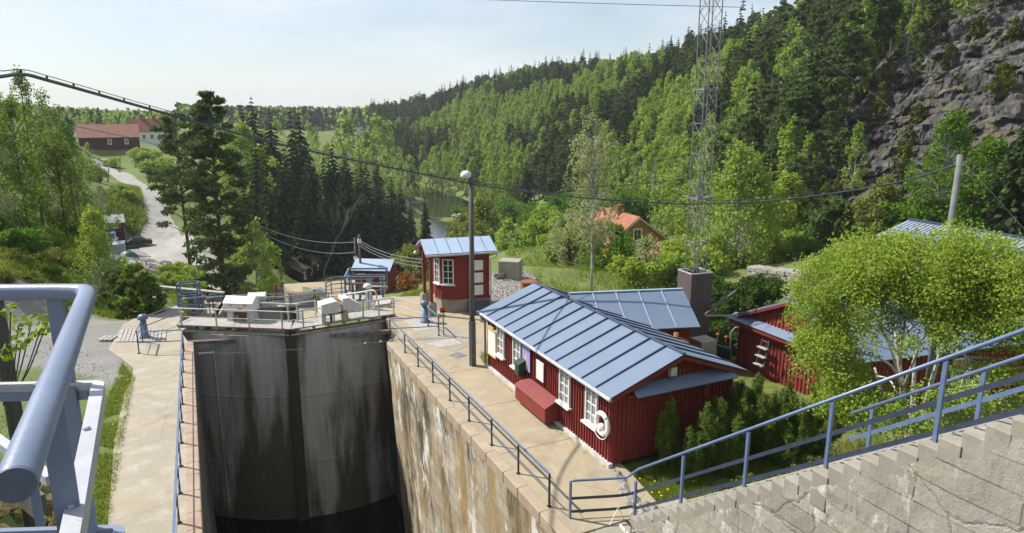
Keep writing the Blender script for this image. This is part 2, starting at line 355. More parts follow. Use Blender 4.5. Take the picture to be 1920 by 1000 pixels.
ROCK = rockmat('dark_cliff_rock'); STONE = M('grey_cobbles', (.34, .31, .28), (.22, .2, .18), .9, 3, .3)
MOSSR = M('mossy_rubble', (.16, .11, .025), (.06, .055, .03), .95, 3, .8, 18, bdist=.04)
GWALL = M('granite_masonry', (.34, .32, .28), (.2, .19, .17), .9, 1.2, .8, 5, bdist=.08)
def watermat(name, col, rough, sc):
    m, t, b, o = nodes_of(name); b.inputs['Base Color'].default_value = (*col, 1); b.inputs['Roughness'].default_value = rough
    bump(t, b, noise_tex(t, sc, 4, (1, .35, 1)).outputs[0], .25, .15); return m
RIVER = watermat('river_water', (.012, .016, .018), .08, .9); LOCKW = watermat('dark_lock_water', (.004, .004, .003), .25, 3)

LF = dict(
    birch=leafmat('birch_leaves', (.165, .26, .035), (.33, .45, .09), .48),
    stand=leafmat('stand_birch_leaves', (.09, .16, .025), (.20, .28, .05), .4),  # birch leaves darkened to carry the shade of the left stand
    bright=leafmat('fresh_birch_leaves', (.17, .27, .03), (.36, .46, .085), .45),
    willow=leafmat('olive_leaves', (.14, .185, .03), (.25, .27, .065), .4),
    pale=leafmat('pale_leaves', (.24, .28, .12), (.40, .42, .20), .4),
    spruce=leafmat('spruce_needles', (.022, .044, .018), (.06, .09, .028), .2),
    pine=leafmat('pine_needles', (.055, .105, .035), (.14, .185, .055), .28),
    mpine=leafmat('dwarf_pine_needles', (.08, .16, .03), (.20, .28, .05), .35),
    juniper=leafmat('juniper_needles', (.07, .10, .015), (.14, .16, .03), .25),
    deep=leafmat('deep_green_leaves', (.07, .16, .018), (.15, .26, .035), .4),
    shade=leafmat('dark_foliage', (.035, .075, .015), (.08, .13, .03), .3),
    rust=leafmat('orange_brown_leaves', (.22, .09, .025), (.30, .16, .05), .3),
    grass=leafmat('grass_blades', (.11, .19, .015), (.25, .29, .05), .45))

# ---------------------------------------------------------------- terrain
ROADP = [((560, 534), 64), ((500, 533), 64), ((460, 530), 66), ((430, 520), 72), ((400, 498), 84), ((340, 460), 108), ((305, 430), 118), ((290, 400), 135), ((268, 365), 160), ((240, 340), 185), ((208, 325), 205), ((192, 312), 216), ((185, 300), 226)]
ROADW = [5, 5, 5, 5.5, 5.5, 8, 6.5, 4.8, 4.6, 4.4, 4.2, 4.2, 4.2]
BRANCH = [((320, 470), 102), ((285, 492), 86), ((262, 510), 72), ((268, 540), 54), ((282, 575), 41)]
road_pts = [gd(*q, d) for q, d in ROADP]; branch_pts = [gd(*q, d) for q, d in BRANCH]
CPX = [((0, 500), 42), ((60, 480), 52), ((95, 430), 66), ((0, 420), 66), ((-200, 420), 60), ((150, 470), 85), ((200, 455), 118), ((245, 472), 121), ((242, 497), 107), ((222, 486), 114), ((210, 452), 123), ((270, 478), 118), ((262, 505), 100), ((150, 420), 118),
       ((0, 300), 120), ((-300, 300), 120), ((100, 330), 130), ((150, 325), 160), ((0, 260), 220), ((-300, 200), 300), ((215, 285), 230), ((160, 285), 225), ((275, 270), 262),
       ((400, 290), 240), ((330, 305), 200), ((430, 345), 150), ((480, 470), 95), ((250, 237), 400), ((450, 232), 400), ((50, 225), 400),
       ((600, 222), 900), ((750, 222), 900), ((450, 220), 900), ((300, 222), 1500), ((600, 219), 2500), ((1200, 214), 2500), ((0, 219), 2500), ((-800, 219), 2500), ((2500, 210), 2500),
       ((600, 458), 125), ((700, 462), 128), ((555, 452), 132), ((760, 440), 150), ((778, 415), 165), ((782, 385), 195), ((770, 366), 225), ((700, 370), 200), ((620, 340), 220), ((520, 330), 200),
       ((865, 440), 143), ((860, 405), 182), ((872, 372), 228), ((940, 430), 128), ((800, 355), 265), ((740, 340), 290), ((700, 300), 380), ((640, 285), 420),
       ((960, 540), 38), ((965, 520), 44), ((930, 515), 47), ((1000, 530), 42), ((960, 470), 80), ((1010, 470), 75), ((1000, 505), 50), ((1050, 420), 110), ((1130, 500), 72), ((1250, 500), 70), ((1250, 430), 100), ((1350, 500), 62), ((1440, 500), 55), ((1440, 560), 46),
       ((1500, 107), 180), ((1400, 126), 210), ((1300, 140), 240), ((1200, 156), 290), ((1100, 163), 330), ((1000, 165), 380), ((900, 185), 430), ((800, 214), 500), ((735, 236), 560),
       ((1600, 50), 170), ((1700, 0), 160), ((1800, -40), 150), ((1920, -60), 140), ((2300, -60), 140),
       ((1000, 385), 178), ((1100, 390), 152), ((1200, 400), 125), ((1300, 420), 105), ((1400, 440), 88), ((1480, 470), 72), ((1560, 465), 66), ((1680, 430), 64), ((1800, 410), 62), ((1920, 400), 60), ((2300, 390), 60)]
CP = [gd(*q, d) for q, d in CPX]
for (px, py), d in (((1500, 107), 180), ((1400, 126), 210), ((1300, 140), 240), ((1200, 156), 290), ((1100, 163), 330), ((1000, 165), 380), ((900, 185), 430), ((800, 214), 500), ((1700, 0), 160), ((1920, -60), 140)):
    p = gd(px, py, d); k = 1.5; CP.append(np.array((p[0] * k, p[1] * k, p[2] - 9)))
CP += [np.array(p, float) for p in [(-3, 22, 0), (-5, 30, 0), (-3, 38, -.3), (-9, 30, 0), (-9, 36, 0), (-7, 40, -.4), (-14, 30, 1), (-20, 22, 5), (-12, 22, 2), (2, 44, -2.5), (-3, 44, -1.6),
      (10, 62, -6.6), (2, 60, -5.2), (14, 55, -5), (16, 66, -7.2), (15, 85, -11), (14, 108, -15.3), (22, 116, -15.6), (6, 95, -11.5), (5.6, 110, -11.5), (7, 125, -10.5), (13, 92, -14.3), (10.5, 83, -12), (17, 100, -15.6), (20, 123, -15.6), (14, 119, -15.4), (25, 96, -16), (26, 108, -16), (20, 76, -10.5),
      (12, 37, -1.2), (13, 42, -3), (20, 40, -2.3), (16, 32, -.4), (20, 33, -1), (15, 28, -.3), (18, 20, -.5), (24, 18, -1), (30, 15, -.5), (20, 10, -.3), (14, 10, -.1), (30, 25, -1), (37, 26, .3), (37, 12, .5), (24, 26, -1.3), (14, 4, 2), (14, -8, 6), (30, 0, 1),
      (46, 143, -21), (40, 132, -21), (55, 162, -21), (62, 185, -21), (69, 205, -21), (76, 232, -21), (78, 250, -20.5), (66, 275, -20), (30, 290, -19.5), (30, 122, -18.6), (36, 112, -18.2), (48, 108, -17),
      (40, 150, -16), (46, 165, -15.6), (0, -60, 4), (-60, -60, 12), (60, -60, 10), (-60, 20, 16), (80, 20, 20), (0, -800, 20), (-800, 0, 40), (900, 0, 60)]]
CP += [p - V3(0, 0, .1) for p in road_pts] + [p - V3(0, 0, .1) for p in branch_pts[1:]]
CP = np.array(CP)
def phi(d): return np.sqrt(d * d + 9.0)
_d = np.linalg.norm(CP[:, None, :2] - CP[None, :, :2], axis=2)
_A = np.block([[phi(_d) + np.eye(len(CP)) * -.6, np.ones((len(CP), 1))], [np.ones((1, len(CP))), np.zeros((1, 1))]])
_W = np.linalg.solve(_A, np.concatenate([CP[:, 2], [0]]))
def sstep(a, b, x): t = np.clip((x - a) / (b - a), 0, 1); return t * t * (3 - 2 * t)
def rectd(x, y, r): return np.hypot(np.maximum(np.maximum(r[0] - x, x - r[1]), 0), np.maximum(np.maximum(r[2] - y, y - r[3]), 0))
FLATS = [((-8, -2.4, 19, 37), -.06, 3), ((7, 14.5, 12, 33), -.14, 2.5), ((-2.4, 8, -10, 37), -.14, 1.5), ((11, 34, 13, 22), -1.0, 3.5), ((15.2, 17.5, 17, 24), -.5, 2), ((-12.5, -3.8, 111, 122), -10.2, 4)]
def H(x, y, pit=True):
    x = np.atleast_1d(np.asarray(x, float)); y = np.atleast_1d(np.asarray(y, float)); z = np.empty_like(x)
    for i in range(0, len(x), 40000):
        s = slice(i, i + 40000)
        z[s] = phi(np.hypot(x[s, None] - CP[:, 0], y[s, None] - CP[:, 1])) @ _W[:-1] + _W[-1]
    for r, zt, fo in (FLATS[5], FLATS[3], FLATS[4], FLATS[1], FLATS[2], FLATS[0]):
        k = 1 - sstep(0, fo, rectd(x, y, r)); z = z * (1 - k) + zt * k
    bank = np.maximum(0, (19.5 - y) * .62) * sstep(-3.0, -4.4, x)                  # the dam's grassy bank left of the quay
    z = np.where((x < -2.9) & (bank > .02), np.maximum(z, bank), z)
    if pit:
        k = (1 - sstep(0, .8, rectd(x, y, (-1.4, 8.6, -20, 36.6)))); z = z * (1 - k) + np.minimum(z, -12.5) * k
        k = (1 - sstep(0, 1.4, rectd(x, y, (.3, 7.5, 36, 74)))); z = z * (1 - k) + np.minimum(z, -11) * k
    return z
def h1(x, y): return float(H(x, y)[0])

ang = np.concatenate([np.radians(np.arange(-70, 74, .32)), np.radians(np.arange(74, 290, 6))])
rr = [5.5]
while rr[-1] < 3200: rr.append(rr[-1] * 1.0095 + .02)
rr = np.array(rr); AA, RRR = np.meshgrid(ang + YAW, rr)
gx_, gy_ = (RRR * np.sin(AA)).ravel(), (RRR * np.cos(AA)).ravel()
gh = H(gx_, gy_)
CLIFF_PX = (1470, 2060)
# ---- surface kinds: x = gravel yard, y = bare forest floor
def inpoly(x, y, poly):
    c = np.zeros(len(x), bool); n = len(poly)
    for i in range(n):
        x1, y1 = poly[i][:2]; x2, y2 = poly[(i + 1) % n][:2]
        c ^= ((y1 > y) != (y2 > y)) & (x < (x2 - x1) * (y - y1) / ((y2 - y1) or 1e-9) + x1)
    return c
def polydist(x, y, poly, closed=True):
    d = np.full(len(x), 1e9); n = len(poly)
    for i in range(n if closed else n - 1):
        a = np.asarray(poly[i][:2]); b = np.asarray(poly[(i + 1) % n][:2]); ab = b - a
        t = np.clip(((x - a[0]) * ab[0] + (y - a[1]) * ab[1]) / max(1e-9, ab @ ab), 0, 1)
        d = np.minimum(d, np.hypot(x - a[0] - ab[0] * t, y - a[1] - ab[1] * t))
    return d
YARD = [gz(*q) for q in [(-120, 660), (-60, 590), (20, 568), (120, 580), (230, 592), (268, 575), (300, 572), (300, 600), (230, 640), (246, 690), (225, 730), (120, 690), (40, 690)]]
PARKING = [gd(*q, d) for q, d in [((235, 440), 120), ((300, 440), 116), ((330, 470), 104), ((285, 480), 98), ((235, 475), 112)]]
yd = polydist(gx_, gy_, YARD); yd = np.where(inpoly(gx_, gy_, YARD), yd, -yd)
pk = polydist(gx_, gy_, PARKING); pk = np.where(inpoly(gx_, gy_, PARKING), pk, -pk)
gmask = np.clip(np.maximum(.5 + yd * .35, .5 + pk * .2), 0, 1)
ridge_line = [gd(*q, d)[:2] for q, d in [((1480, 470), 72), ((1400, 440), 88), ((1300, 420), 105), ((1200, 400), 125), ((1100, 390), 152), ((1000, 385), 178), ((900, 365), 230), ((800, 350), 280), ((700, 300), 380)]]
hill_poly = ridge_line + [np.array((150, 900)), np.array((900, 900)), np.array((900, -100)), gd(2300, 390, 60)[:2]]
hm = inpoly(gx_, gy_, hill_poly); hd = polydist(gx_, gy_, ridge_line, False)
spr_poly = [gd(*q, d)[:2] for q, d in [((450, 480), 95), ((540, 470), 100), ((640, 470), 122), ((770, 450), 148), ((780, 366), 226), ((560, 320), 260), ((430, 400), 120)]]
fmask = np.where(hm, np.clip(.3 + hd * .03, 0, 1), 0); fmask = np.maximum(fmask, np.where(inpoly(gx_, gy_, spr_poly), .9, 0))
fmask = np.maximum(fmask, np.where((gx_ < -14) & (gy_ > 40) & (gy_ < 200), .28, 0))
# roughness
rough = np.clip((np.minimum(rectd(gx_, gy_, (-12, 16, 10, 40)), polydist(gx_, gy_, road_pts, False) - 3)) / 8, 0, 1)
nzv = np.array([noise.fractal(Vector((x * .14, y * .14, 3)), .9, 2.1, 5) if r < 320 else 0 for x, y, r in zip(gx_, gy_, RRR.ravel())])
gh = gh + nzv * rough * .55
nang, nr = len(ang), len(rr); idx = np.arange(nr * nang).reshape(nr, nang)
q0 = idx[:-1, :]; q1 = idx[1:, :]
F = np.stack([q0.ravel(), np.roll(q0, -1, 1).ravel(), np.roll(q1, -1, 1).ravel(), q1.ravel()], 1)[:, ::-1]
tm = MB(); tm.add(np.stack([gx_, gy_, gh], 1), F)
ground = solo('ground', tm, GROUND, kind='structure', smooth=True)
att = ground.data.attributes.new('cover', 'FLOAT_COLOR', 'POINT')
att.data.foreach_set('color', np.stack([gmask, fmask, gmask * 0, gmask * 0 + 1], 1).astype(np.float32).ravel())

def ribbon(name, pts, widths, mat, lift=.05, cross=7, n=10):
    P = spline(pts, n); W = np.interp(np.linspace(0, 1, len(P)), np.linspace(0, 1, len(widths)), widths)
    T = np.gradient(P[:, :2], axis=0); T /= np.linalg.norm(T, axis=1)[:, None]; Nn = np.stack([-T[:, 1], T[:, 0]], 1)
    wob = np.array([[noise.noise(Vector((p[0] * .35, p[1] * .35, s * 9))) * .45 for s in (0, 1)] for p in P])
    rows = []
    for i in range(len(P)):
        for k in range(cross):
            s = k / (cross - 1) * 2 - 1
            ww = W[i] / 2 + (wob[i][0] if s < 0 else wob[i][1])
            rows.append((P[i, 0] + Nn[i, 0] * ww * s, P[i, 1] + Nn[i, 1] * ww * s, 0))
    rows = np.array(rows); rows[:, 2] = H(rows[:, 0], rows[:, 1]) + lift + np.tile(.06 * (1 - np.abs(np.linspace(-1, 1, cross))), len(P))
    mb = MB(); mb.add(rows, [(i * cross + k, i * cross + k + 1, (i + 1) * cross + k + 1, (i + 1) * cross + k) for i in range(len(P) - 1) for k in range(cross - 1)])
    return solo(name, mb, mat, kind='structure', smooth=True)
ribbon('road', road_pts, ROADW, ROADM, .10)
ribbon('path', branch_pts, [6, 4.2, 3.6, 3.2, 3.2], ROADM, .07)
wb = MB(); wb.add([(-10, 100, -17.6), (140, 100, -17.6), (140, 330, -17.6), (-10, 330, -17.6)], [(0, 1, 2, 3)]); solo('river', wb, RIVER, kind='structure')
wb = MB(); wb.add([(-1.6, 2, -9.95), (8.6, 2, -9.95), (8.6, 72, -9.95), (-1.6, 72, -9.95)], [(0, 1, 2, 3)]); solo('lock_water', wb, LOCKW, kind='structure')

# ---------------------------------------------------------------- cliff
def build_cliff():
    pxs = np.arange(1462, 2080, 3.0); nv = 190
    foot_px = [1462, 1500, 1560, 1680, 1800, 1920, 2080]; foot_py = [486, 484, 470, 442, 424, 412, 400]; foot_d = [71, 68, 66, 64, 62, 60, 58]
    top_px = [1462, 1520, 1580, 1640, 1700, 1760, 1850, 1920, 2080]; top_py = [400, 300, 205, 130, 60, 5, -20, -30, -40]; top_d = [80, 88, 96, 104, 110, 114, 112, 110, 110]
    V = []
    for px in pxs:
        f = gd(px, np.interp(px, foot_px, foot_py), np.interp(px, foot_px, foot_d)) - V3(0, 0, 1.0)
        t = gd(px, np.interp(px, top_px, top_py), np.interp(px, top_px, top_d))
        out_ = unit((f - t) * V3(1, 1, 0))
        for j in range(nv):
            v = j / (nv - 1)
            p = f + (t - f) * v
            q = Vector(p * .11); st = noise.fractal(q + Vector((3, 1, 7)), 1, 2, 3) * .05 * math.sin(math.pi * v)
            vz = v + st; k = 7.0; fr = (vz * k) % 1; lv = (math.floor(vz * k) + sstep(.12, .62, fr)) / k     # ledges
            z = f[2] + (t[2] - f[2]) * (.45 * v + .55 * float(lv))
            edge = min(1, v * 10, (1 - v) * 8, (px - 1462) / 40)
            wv = Vector((p[0] * .16, p[1] * .16, z * .30))
            d = noise.ridged_multi_fractal(wv, 1.0, 2.1, 5, 1.0, 2.0) * 1.6 - 2.0 + (lambda q: (q[1] - q[0]) * 2.4 - .8)(noise.voronoi(Vector((p[0] * .13 + 7, p[1] * .13, z * .24)))[0]) + noise.fractal(wv * 5, .9, 2.2, 4) * .6
            c = noise.voronoi(Vector((p[0] * .42, p[1] * .42, z * .65)))[0]; d += (c[1] - c[0]) * 1.3
            p = p + out_ * d * edge * 1.05; z += noise.fractal(wv * 3.0 + Vector((9, 9, 9)), .9, 2.2, 4) * .7 * edge
            V.append((p[0], p[1], z))
    n = len(pxs); mb = MB()
    mb.add(V, [(i * nv + j, (i + 1) * nv + j, (i + 1) * nv + j + 1, i * nv + j + 1) for i in range(n - 1) for j in range(nv - 1)])
    return solo('cliff', mb, ROCK, kind='structure'), np.array(V).reshape(n, nv, 3), pxs
cliff, CV, CPXS = build_cliff()
def cliff_pt(px, v): i = int(np.clip(round((px - 1462) / 3), 0, len(CPXS) - 1)); return CV[i, int(v * 189)]

# ---------------------------------------------------------------- lock: quays, walls, water, gate
LW = -.55; RW = 7.4
qb = MB()
lpoly = [(LW, 8), (LW, 32.6)] + [tuple(gz(*q)[:2]) for q in [(352, 640), (333, 612), (338, 600), (345, 585), (330, 572), (300, 578), (262, 592), (232, 606), (212, 640), (203, 655), (228, 672), (250, 690), (246, 715), (232, 740), (214, 830), (203, 962), (196, 1080)]]
lpoly.append((-2.6, 8))
prism(qb, lpoly, -.35, 0)
solo('left_quay', qb, CONCL, kind='structure', bevel=.02)
qb = MB()
rpoly = [(RW, 12.75), (10.35, 12.75), (10.7, 14.9), (10.7, 24.9), (14.5, 26.5), (15.5, 29.5), (12.8, 35.5), (9.3, 36.5), (8.3, 36.4), (8.3, 30.0), (7.75, 29.2), (RW, 28.9)]
prism(qb, rpoly, -.4, 0)
solo('right_quay', qb, CONC, kind='structure', bevel=.02)
# patches and slabs on the quays
for i, qd in enumerate([[(755, 598), (800, 592), (838, 612), (780, 622)], [(772, 628), (850, 612), (905, 640), (850, 660), (800, 645)], [(795, 645), (850, 635), (868, 645), (822, 652)], [(842, 667), (858, 661), (876, 667), (858, 672)]]):
    mb = MB(); prism(mb, [tuple(gz(*q)[:2]) for q in qd][::-1], -.02, .005 + .004 * i)
    o = solo('paving_slab', mb, [GREYWD, PLINTH, GREYWD, GALV][i], kind='structure')
mb = MB()
for k in range(12):
    a0 = gz(222 + k * 7.6, 642 - k * .1); a1 = gz(231 + k * 7.0, 619)
    beam(mb, a0 + V3(0, 0, .02), a1 + V3(0, 0, .02), .19, .04)
solo('hatch_cover', mb, GREYWD, 'grey planked hatch cover lying in the left quay beside the small bollard', 'hatch cover')
mb = MB()
for k in range(3): beam(mb, gz(186 + k * 9, 639) + V3(0, 0, .03), gz(201 + k * 9, 631) + V3(0, 0, .03), .16, .04)
solo('plank_cover', mb, GREYWD, 'short loose plank cover on the gravel at the edge of the left quay', 'plank cover')
# walls
def lockwall(name, x_face0, x_face1, x_back, y0, y1, z0, z1, mat, label):
    mb = MB(); v = []
    ny = max(2, int((y1 - y0) / .5)); nzz = 24
    fx = lambda z: x_face0 + (x_face1 - x_face0) * (z1 - z) / (z1 - z0)
    vs = []
    for i in range(ny + 1):
        y = y0 + (y1 - y0) * i / ny
        for j in range(nzz + 1):
            z = z0 + (z1 - z0) * j / nzz
            dx = noise.fractal(Vector((y * .8, z * .8, x_back)), 1, 2, 4) * .05 if 0 < j < nzz else 0
            vs.append((fx(z) + dx, y, z))
    sgn = x_face0 > x_back
    fs = [(i * (nzz + 1) + j, (i + 1) * (nzz + 1) + j, (i + 1) * (nzz + 1) + j + 1, i * (nzz + 1) + j + 1) for i in range(ny) for j in range(nzz)]
    mb.add(vs, fs if sgn else [f[::-1] for f in fs])
    b = [(fx(z0), y0, z0), (x_back, y0, z0), (x_back, y0, z1), (fx(z1), y0, z1), (fx(z0), y1, z0), (x_back, y1, z0), (x_back, y1, z1), (fx(z1), y1, z1)]
    mb.add(b, [(0, 1, 2, 3), (7, 6, 5, 4), (3, 2, 6, 7), (1, 5, 6, 2)])
    return solo(name, mb, mat, label, 'lock wall', smooth=False)
lockwall('lock_wall', LW + .02, LW + .25, -2.6, 2, 32.6, -12, -.352, SHADEWALL, 'shaded left wall of the lock chamber below the railed path')
lockwall('lock_wall', RW - .0, RW + .62, 9.6, 2, 28.9, -12, -.40, WALLM, 'sunlit stained masonry wall on the right side of the lock chamber')
lockwall('lock_wall', 8.3, 8.45, 10.2, 28.95, 36.4, -12, -.41, SHADEWALL, 'dark recessed wall beside the right hinge of the lock gate')
lockwall('lock_wall', -1.4, -1.3, -3.4, 32.65, 37, -12, -.36, SHADEWALL, 'dark recessed wall beside the left hinge of the lock gate')
lockwall('lock_wall', LW, LW + .2, -2.2, 37.1, 62, -12, -5.2, SHADEWALL, 'lower chamber wall beyond the white gate deck, on the road side')
lockwall('lock_wall', RW, RW - .2, 10, 36.6, 62, -12, -6.4, PLINTH, 'lower chamber wall beyond the white gate deck, on the gatehouse side')
# coping course along the right wall
cp = MB(); y = 12.8; k = 0
while y < 28.8:
    ln = 1.15 + .2 * math.sin(k * 2.3); y2 = min(y + ln, 28.85)
    bx(cp, RW - .05, RW + .30, y + .01, y2 - .01, -.34, .012); y = y2; k += 1
solo('coping', cp, concrete('coping_stone', (.40, .33, .23), (.38, .28, .20), (.46, .40, .31), False), 'row of worn pinkish coping stones along the right edge of the chamber', 'coping', bevel=.03)
cp = MB(); y = 14
k = 0
while y < 32.5:
    y2 = min(y + .95 + .2 * math.sin(k * 1.9), 32.58); bx(cp, LW - .34, LW + .05, y + .01, y2 - .01, -.34, .012); y = y2; k += 1
solo('coping', cp, concrete('coping_stone_grey', (.40, .33, .25), (.36, .24, .18), (.44, .38, .3), False), 'row of coping stones under the left railing of the chamber', 'coping', bevel=.03)

# --- gate
def gate():
    zt = .05
    Lh = gz(330, 609, zt + .12); Ap = gz(545, 617, zt + .12); Rh = gz(741, 588, zt + .12)
    t = thing('lock_gate', 'tall stained steel mitre gate with a planked walkway closing the far end of the chamber', 'lock gate', (3.6, 33.3, 0))
    ins = lambda p, f: p + V3(0, f, 0)
    def leaf(a, b, bow):
        mb = MB(); n = 14; th = .35; a = a[:2] + V3(0, .35); b = b[:2] + V3(0, .35); d = b - a; nn = V3(d[1], -d[0]); nn = nn / np.linalg.norm(nn)
        if nn[1] > 0: nn = -nn
        P = [a + d * i / n + nn * bow * 4 * (i / n) * (1 - i / n) for i in range(n + 1)]
        zz = np.linspace(-12, -.22, 40); vs = [(p[0], p[1], z) for p in P for z in zz]; m = len(zz)
        mb.add(vs, [(i * m + j, (i + 1) * m + j, (i + 1) * m + j + 1, i * m + j + 1) for i in range(n) for j in range(m - 1)])
        vs2 = [(p[0] - nn[0] * th, p[1] - nn[1] * th, z) for p in P for z in (-12, -.22)]
        mb.add(vs2, [(i * 2, i * 2 + 1, i * 2 + 3, i * 2 + 2) for i in range(n)])
        mb.add([(*p, -.22) for p in P] + [(*(p - nn * th), -.22) for p in P], [(i, i + 1, n + 2 + i, n + 1 + i) for i in range(n)])
        for i in range(0, n, 1):                                   # plate seams and riveted bands
            for z in (-3.35, -6.9, -9.0):
                beam(mb, (*(P[i] + nn * .015), z), (*(P[i + 1] + nn * .015), z), .03, .07)
        for z in np.arange(-8.6, -.8, .85):
            for i in range(n * 2):
                k = i / 2; i0 = int(k); pp = P[i0] + (P[min(n, i0 + 1)] - P[i0]) * (k - i0)
                box(mb, (*(pp + nn * .012), z), (.035, .035, .035))
        for f in (5, ):
            pp = P[f]; box(mb, (*(pp + nn * .03), -6), (.05, .06, 11.6))
        return mb
    part('gate_leaf', leaf(Lh, Ap, .42), GATEM, t, 'left leaf, mostly dark with growth')
    part('gate_leaf', leaf(Ap, Rh, .42), GATEM, t, 'right leaf, streaked light grey')
    mb = MB(); p = Ap + V3(0, .12, 0); bx(mb, p[0] - .24, p[0] + .24, p[1], p[1] + .28, -12, -.12); part('meeting_post', mb, M('tarred_timber', (.035, .03, .022), (.06, .05, .035), .7, 3, .3, 20, stretch=(3, 3, .2)), t)
    # deck
    D0 = 1.25
    for a, b, nm in ((Lh, Ap, 'left'), (Ap, Rh, 'right')):
        mb = MB(); d = unit(b - a); n = V3(-d[1], d[0], 0); ln = np.linalg.norm(b - a)
        for k in range(7):
            o = n * (.09 + k * D0 / 7)
            s0 = a + o + d * (.0 if nm == 'left' else o @ n * .28); s1 = b + o - d * (o @ n * .28 if nm == 'left' else 0)
            beam(mb, s0 - V3(0, 0, .03), s1 - V3(0, 0, .03), D0 / 7 - .015, .06)
        for k in range(7):
            q = a + d * ln * (k + .5) / 7; beam(mb, q + n * .03 - V3(0, 0, .12), q + n * D0 - V3(0, 0, .12), .1, .12)
        part('deck', mb, GREYWD, t)
    # steel ledge in the sun under the deck
    mb = MB()
    for a, b in ((Lh, Ap), (Ap, Rh)):
        beam(mb, a + V3(0, .25, -.33), b + V3(0, .25, -.33), .45, .06)
    part('top_flange', mb, M('dirty_cream_steel', (.52, .50, .42), (.3, .26, .18), .7, 4, .2), t)
    # front railing
    def rail(pts, posts, hgt, mat, mids=(.5,), pr=.03, rr_=.032, lab=None):
        mb = MB(); pts = [np.asarray(p, float) for p in pts]
        for i in range(len(pts) - 1):
            tube(mb, [pts[i] + V3(0, 0, hgt), pts[i + 1] + V3(0, 0, hgt)], rr_, 8)
            for m_ in mids: tube(mb, [pts[i] + V3(0, 0, hgt * m_), pts[i + 1] + V3(0, 0, hgt * m_)], rr_ * .6, 6)
        r_ = part('railing', mb, mat, t, lab)
        for p in posts:
            mb = MB(); box(mb, np.asarray(p) + V3(0, 0, hgt / 2), (pr * 2.4, pr * 1.4, hgt)); part('post', mb, mat, r_)
    HG = .82
    fr = [Lh + (Ap - Lh) * f for f in (.05, .36, .645, .93)] + [Ap + (Rh - Ap) * f for f in (.115, .40, .68, .835, .985)]
    rail([Lh + (Ap - Lh) * .0, Ap, Ap + (Rh - Ap) * .985], fr, HG, WGREY, lab='white front railing of the walkway')
    dl = unit(Ap - Lh); nl = V3(-dl[1], dl[0], 0); dr = unit(Rh - Ap); nr_ = V3(-dr[1], dr[0], 0)
    A2 = Ap + nl * D0 * 1.03 + V3(-.1, 0, 0)
    rail([Lh + dl * 3.0 + nl * D0, A2], [Lh + dl * 3.0 + nl * D0, A2 - dl * .12], .86, WGREY, lab='white rear railing of the left leaf')
    A3 = Ap + nr_ * D0 * 1.03 + V3(.1, 0, 0)
    rail([A3, A3 + dr * 1.45], [A3 + dr * .08, A3 + dr * 1.4], .86, WGREY, lab='white rear railing of the right leaf')
    # push rods
    mb = MB(); beam(mb, gz(331, 637, -.1) + V3(0, .2, -.25), gz(478, 625, -.1) + V3(0, .5, -.42), .28, .14); part('push_rod', mb, M('rusty_brown_paint', (.10, .05, .04), (.2, .18, .17), .6, 2.5, .2, stretch=(.5, 3, 1)), t, 'brown rusty push rod')
    mb = MB(); a = Ap + (Rh - Ap) * .33; beam(mb, a + V3(.1, .05, -.62), V3(8.5, 32.0, -.55), .26, .16); part('push_rod', mb, M('chipped_grey_paint', (.30, .29, .29), (.14, .09, .09), .6, 6, .2), t, 'grey chipped push rod')
    return Lh, Ap, Rh, dl, nl, dr, nr_
Lh, Ap, Rh, dl, nl, dr, nr_ = gate()

def winch_box(o, u, n, s, label, group='white machine housings on the lock gates', tilt=0):
    """pitched white housing standing on two splayed legs"""
    t = thing('machine_housing', label, 'machine housing', o, group)
    w_, d_ = 1.45 * s, .75 * s; z0, z1, z2 = .52 * s, .98 * s, 1.22 * s
    mb = MB()
    def P(a, b, z): return o + u * a + n * b + V3(0, 0, z)
    v = [P(a, b, z) for a in (-w_ / 2, w_ / 2) for (b, z) in ((-d_ / 2, z0), (d_ / 2, z0), (d_ / 2, z1), (0, z2 - .02), (-d_ / 2, z1))]
    mb.add(v, [(4, 3, 2, 1, 0), (5, 6, 7, 8, 9)] + [(i, (i + 1) % 5, 5 + (i + 1) % 5, 5 + i) for i in range(5)])
    part('case', mb, WHITE, t, bevel=.012)
    mb = MB(); e = .05 * s
    for sd in (-1, 1):
        for k in (0, 1):
            a0 = -w_ / 2 - e + k * (w_ / 2 + e + .004); a1 = a0 + w_ / 2 + e - .008
            slab(mb, [P(a0, sd * (d_ / 2 + e), z1 - .02), P(a1, sd * (d_ / 2 + e), z1 - .02), P(a1, 0, z2 + .02), P(a0, 0, z2 + .02)], .035)
    part('lid', mb, WHITE, t)
    for k in (-1, 1):
        mb = MB(); tube(mb, [P(k * w_ * .25 - .08, -d_ / 2 - .03, z1 - .12), P(k * w_ * .25 + .08, -d_ / 2 - .03, z1 - .12)], .014, 6); part('handle', mb, NAVY, t)
    mb = MB(); box(mb, P(.1 * s, -d_ / 2 - .006, z0 + .14 * s), (.20 * s, .012, .11 * s), (u, n, V3(0, 0, 1))); part('plate', mb, GALV, t)
    for sd in (-1, 1):
        mb = MB(); a = sd * w_ * .36
        v = [P(a + i * .15 * s, b, z) for z, hw in ((0, .30), (z0, .22)) for (i, b) in ((-1, -hw * s), (1, -hw * s), (1, hw * s), (-1, hw * s))]
        mb.add(v, BF); part('leg', mb, WGREY, t)
    mb = MB(); tube(mb, [P(0, 0, 0), P(0, 0, z0)], .07 * s, 8); tube(mb, [P(-.35 * s, 0, .3 * s), P(.35 * s, 0, .3 * s)], .09 * s, 8); box(mb, P(.1 * s, -.1 * s, .42 * s), (.3 * s, .2 * s, .12 * s)); part('gear', mb, RUSTY, t)
    return t
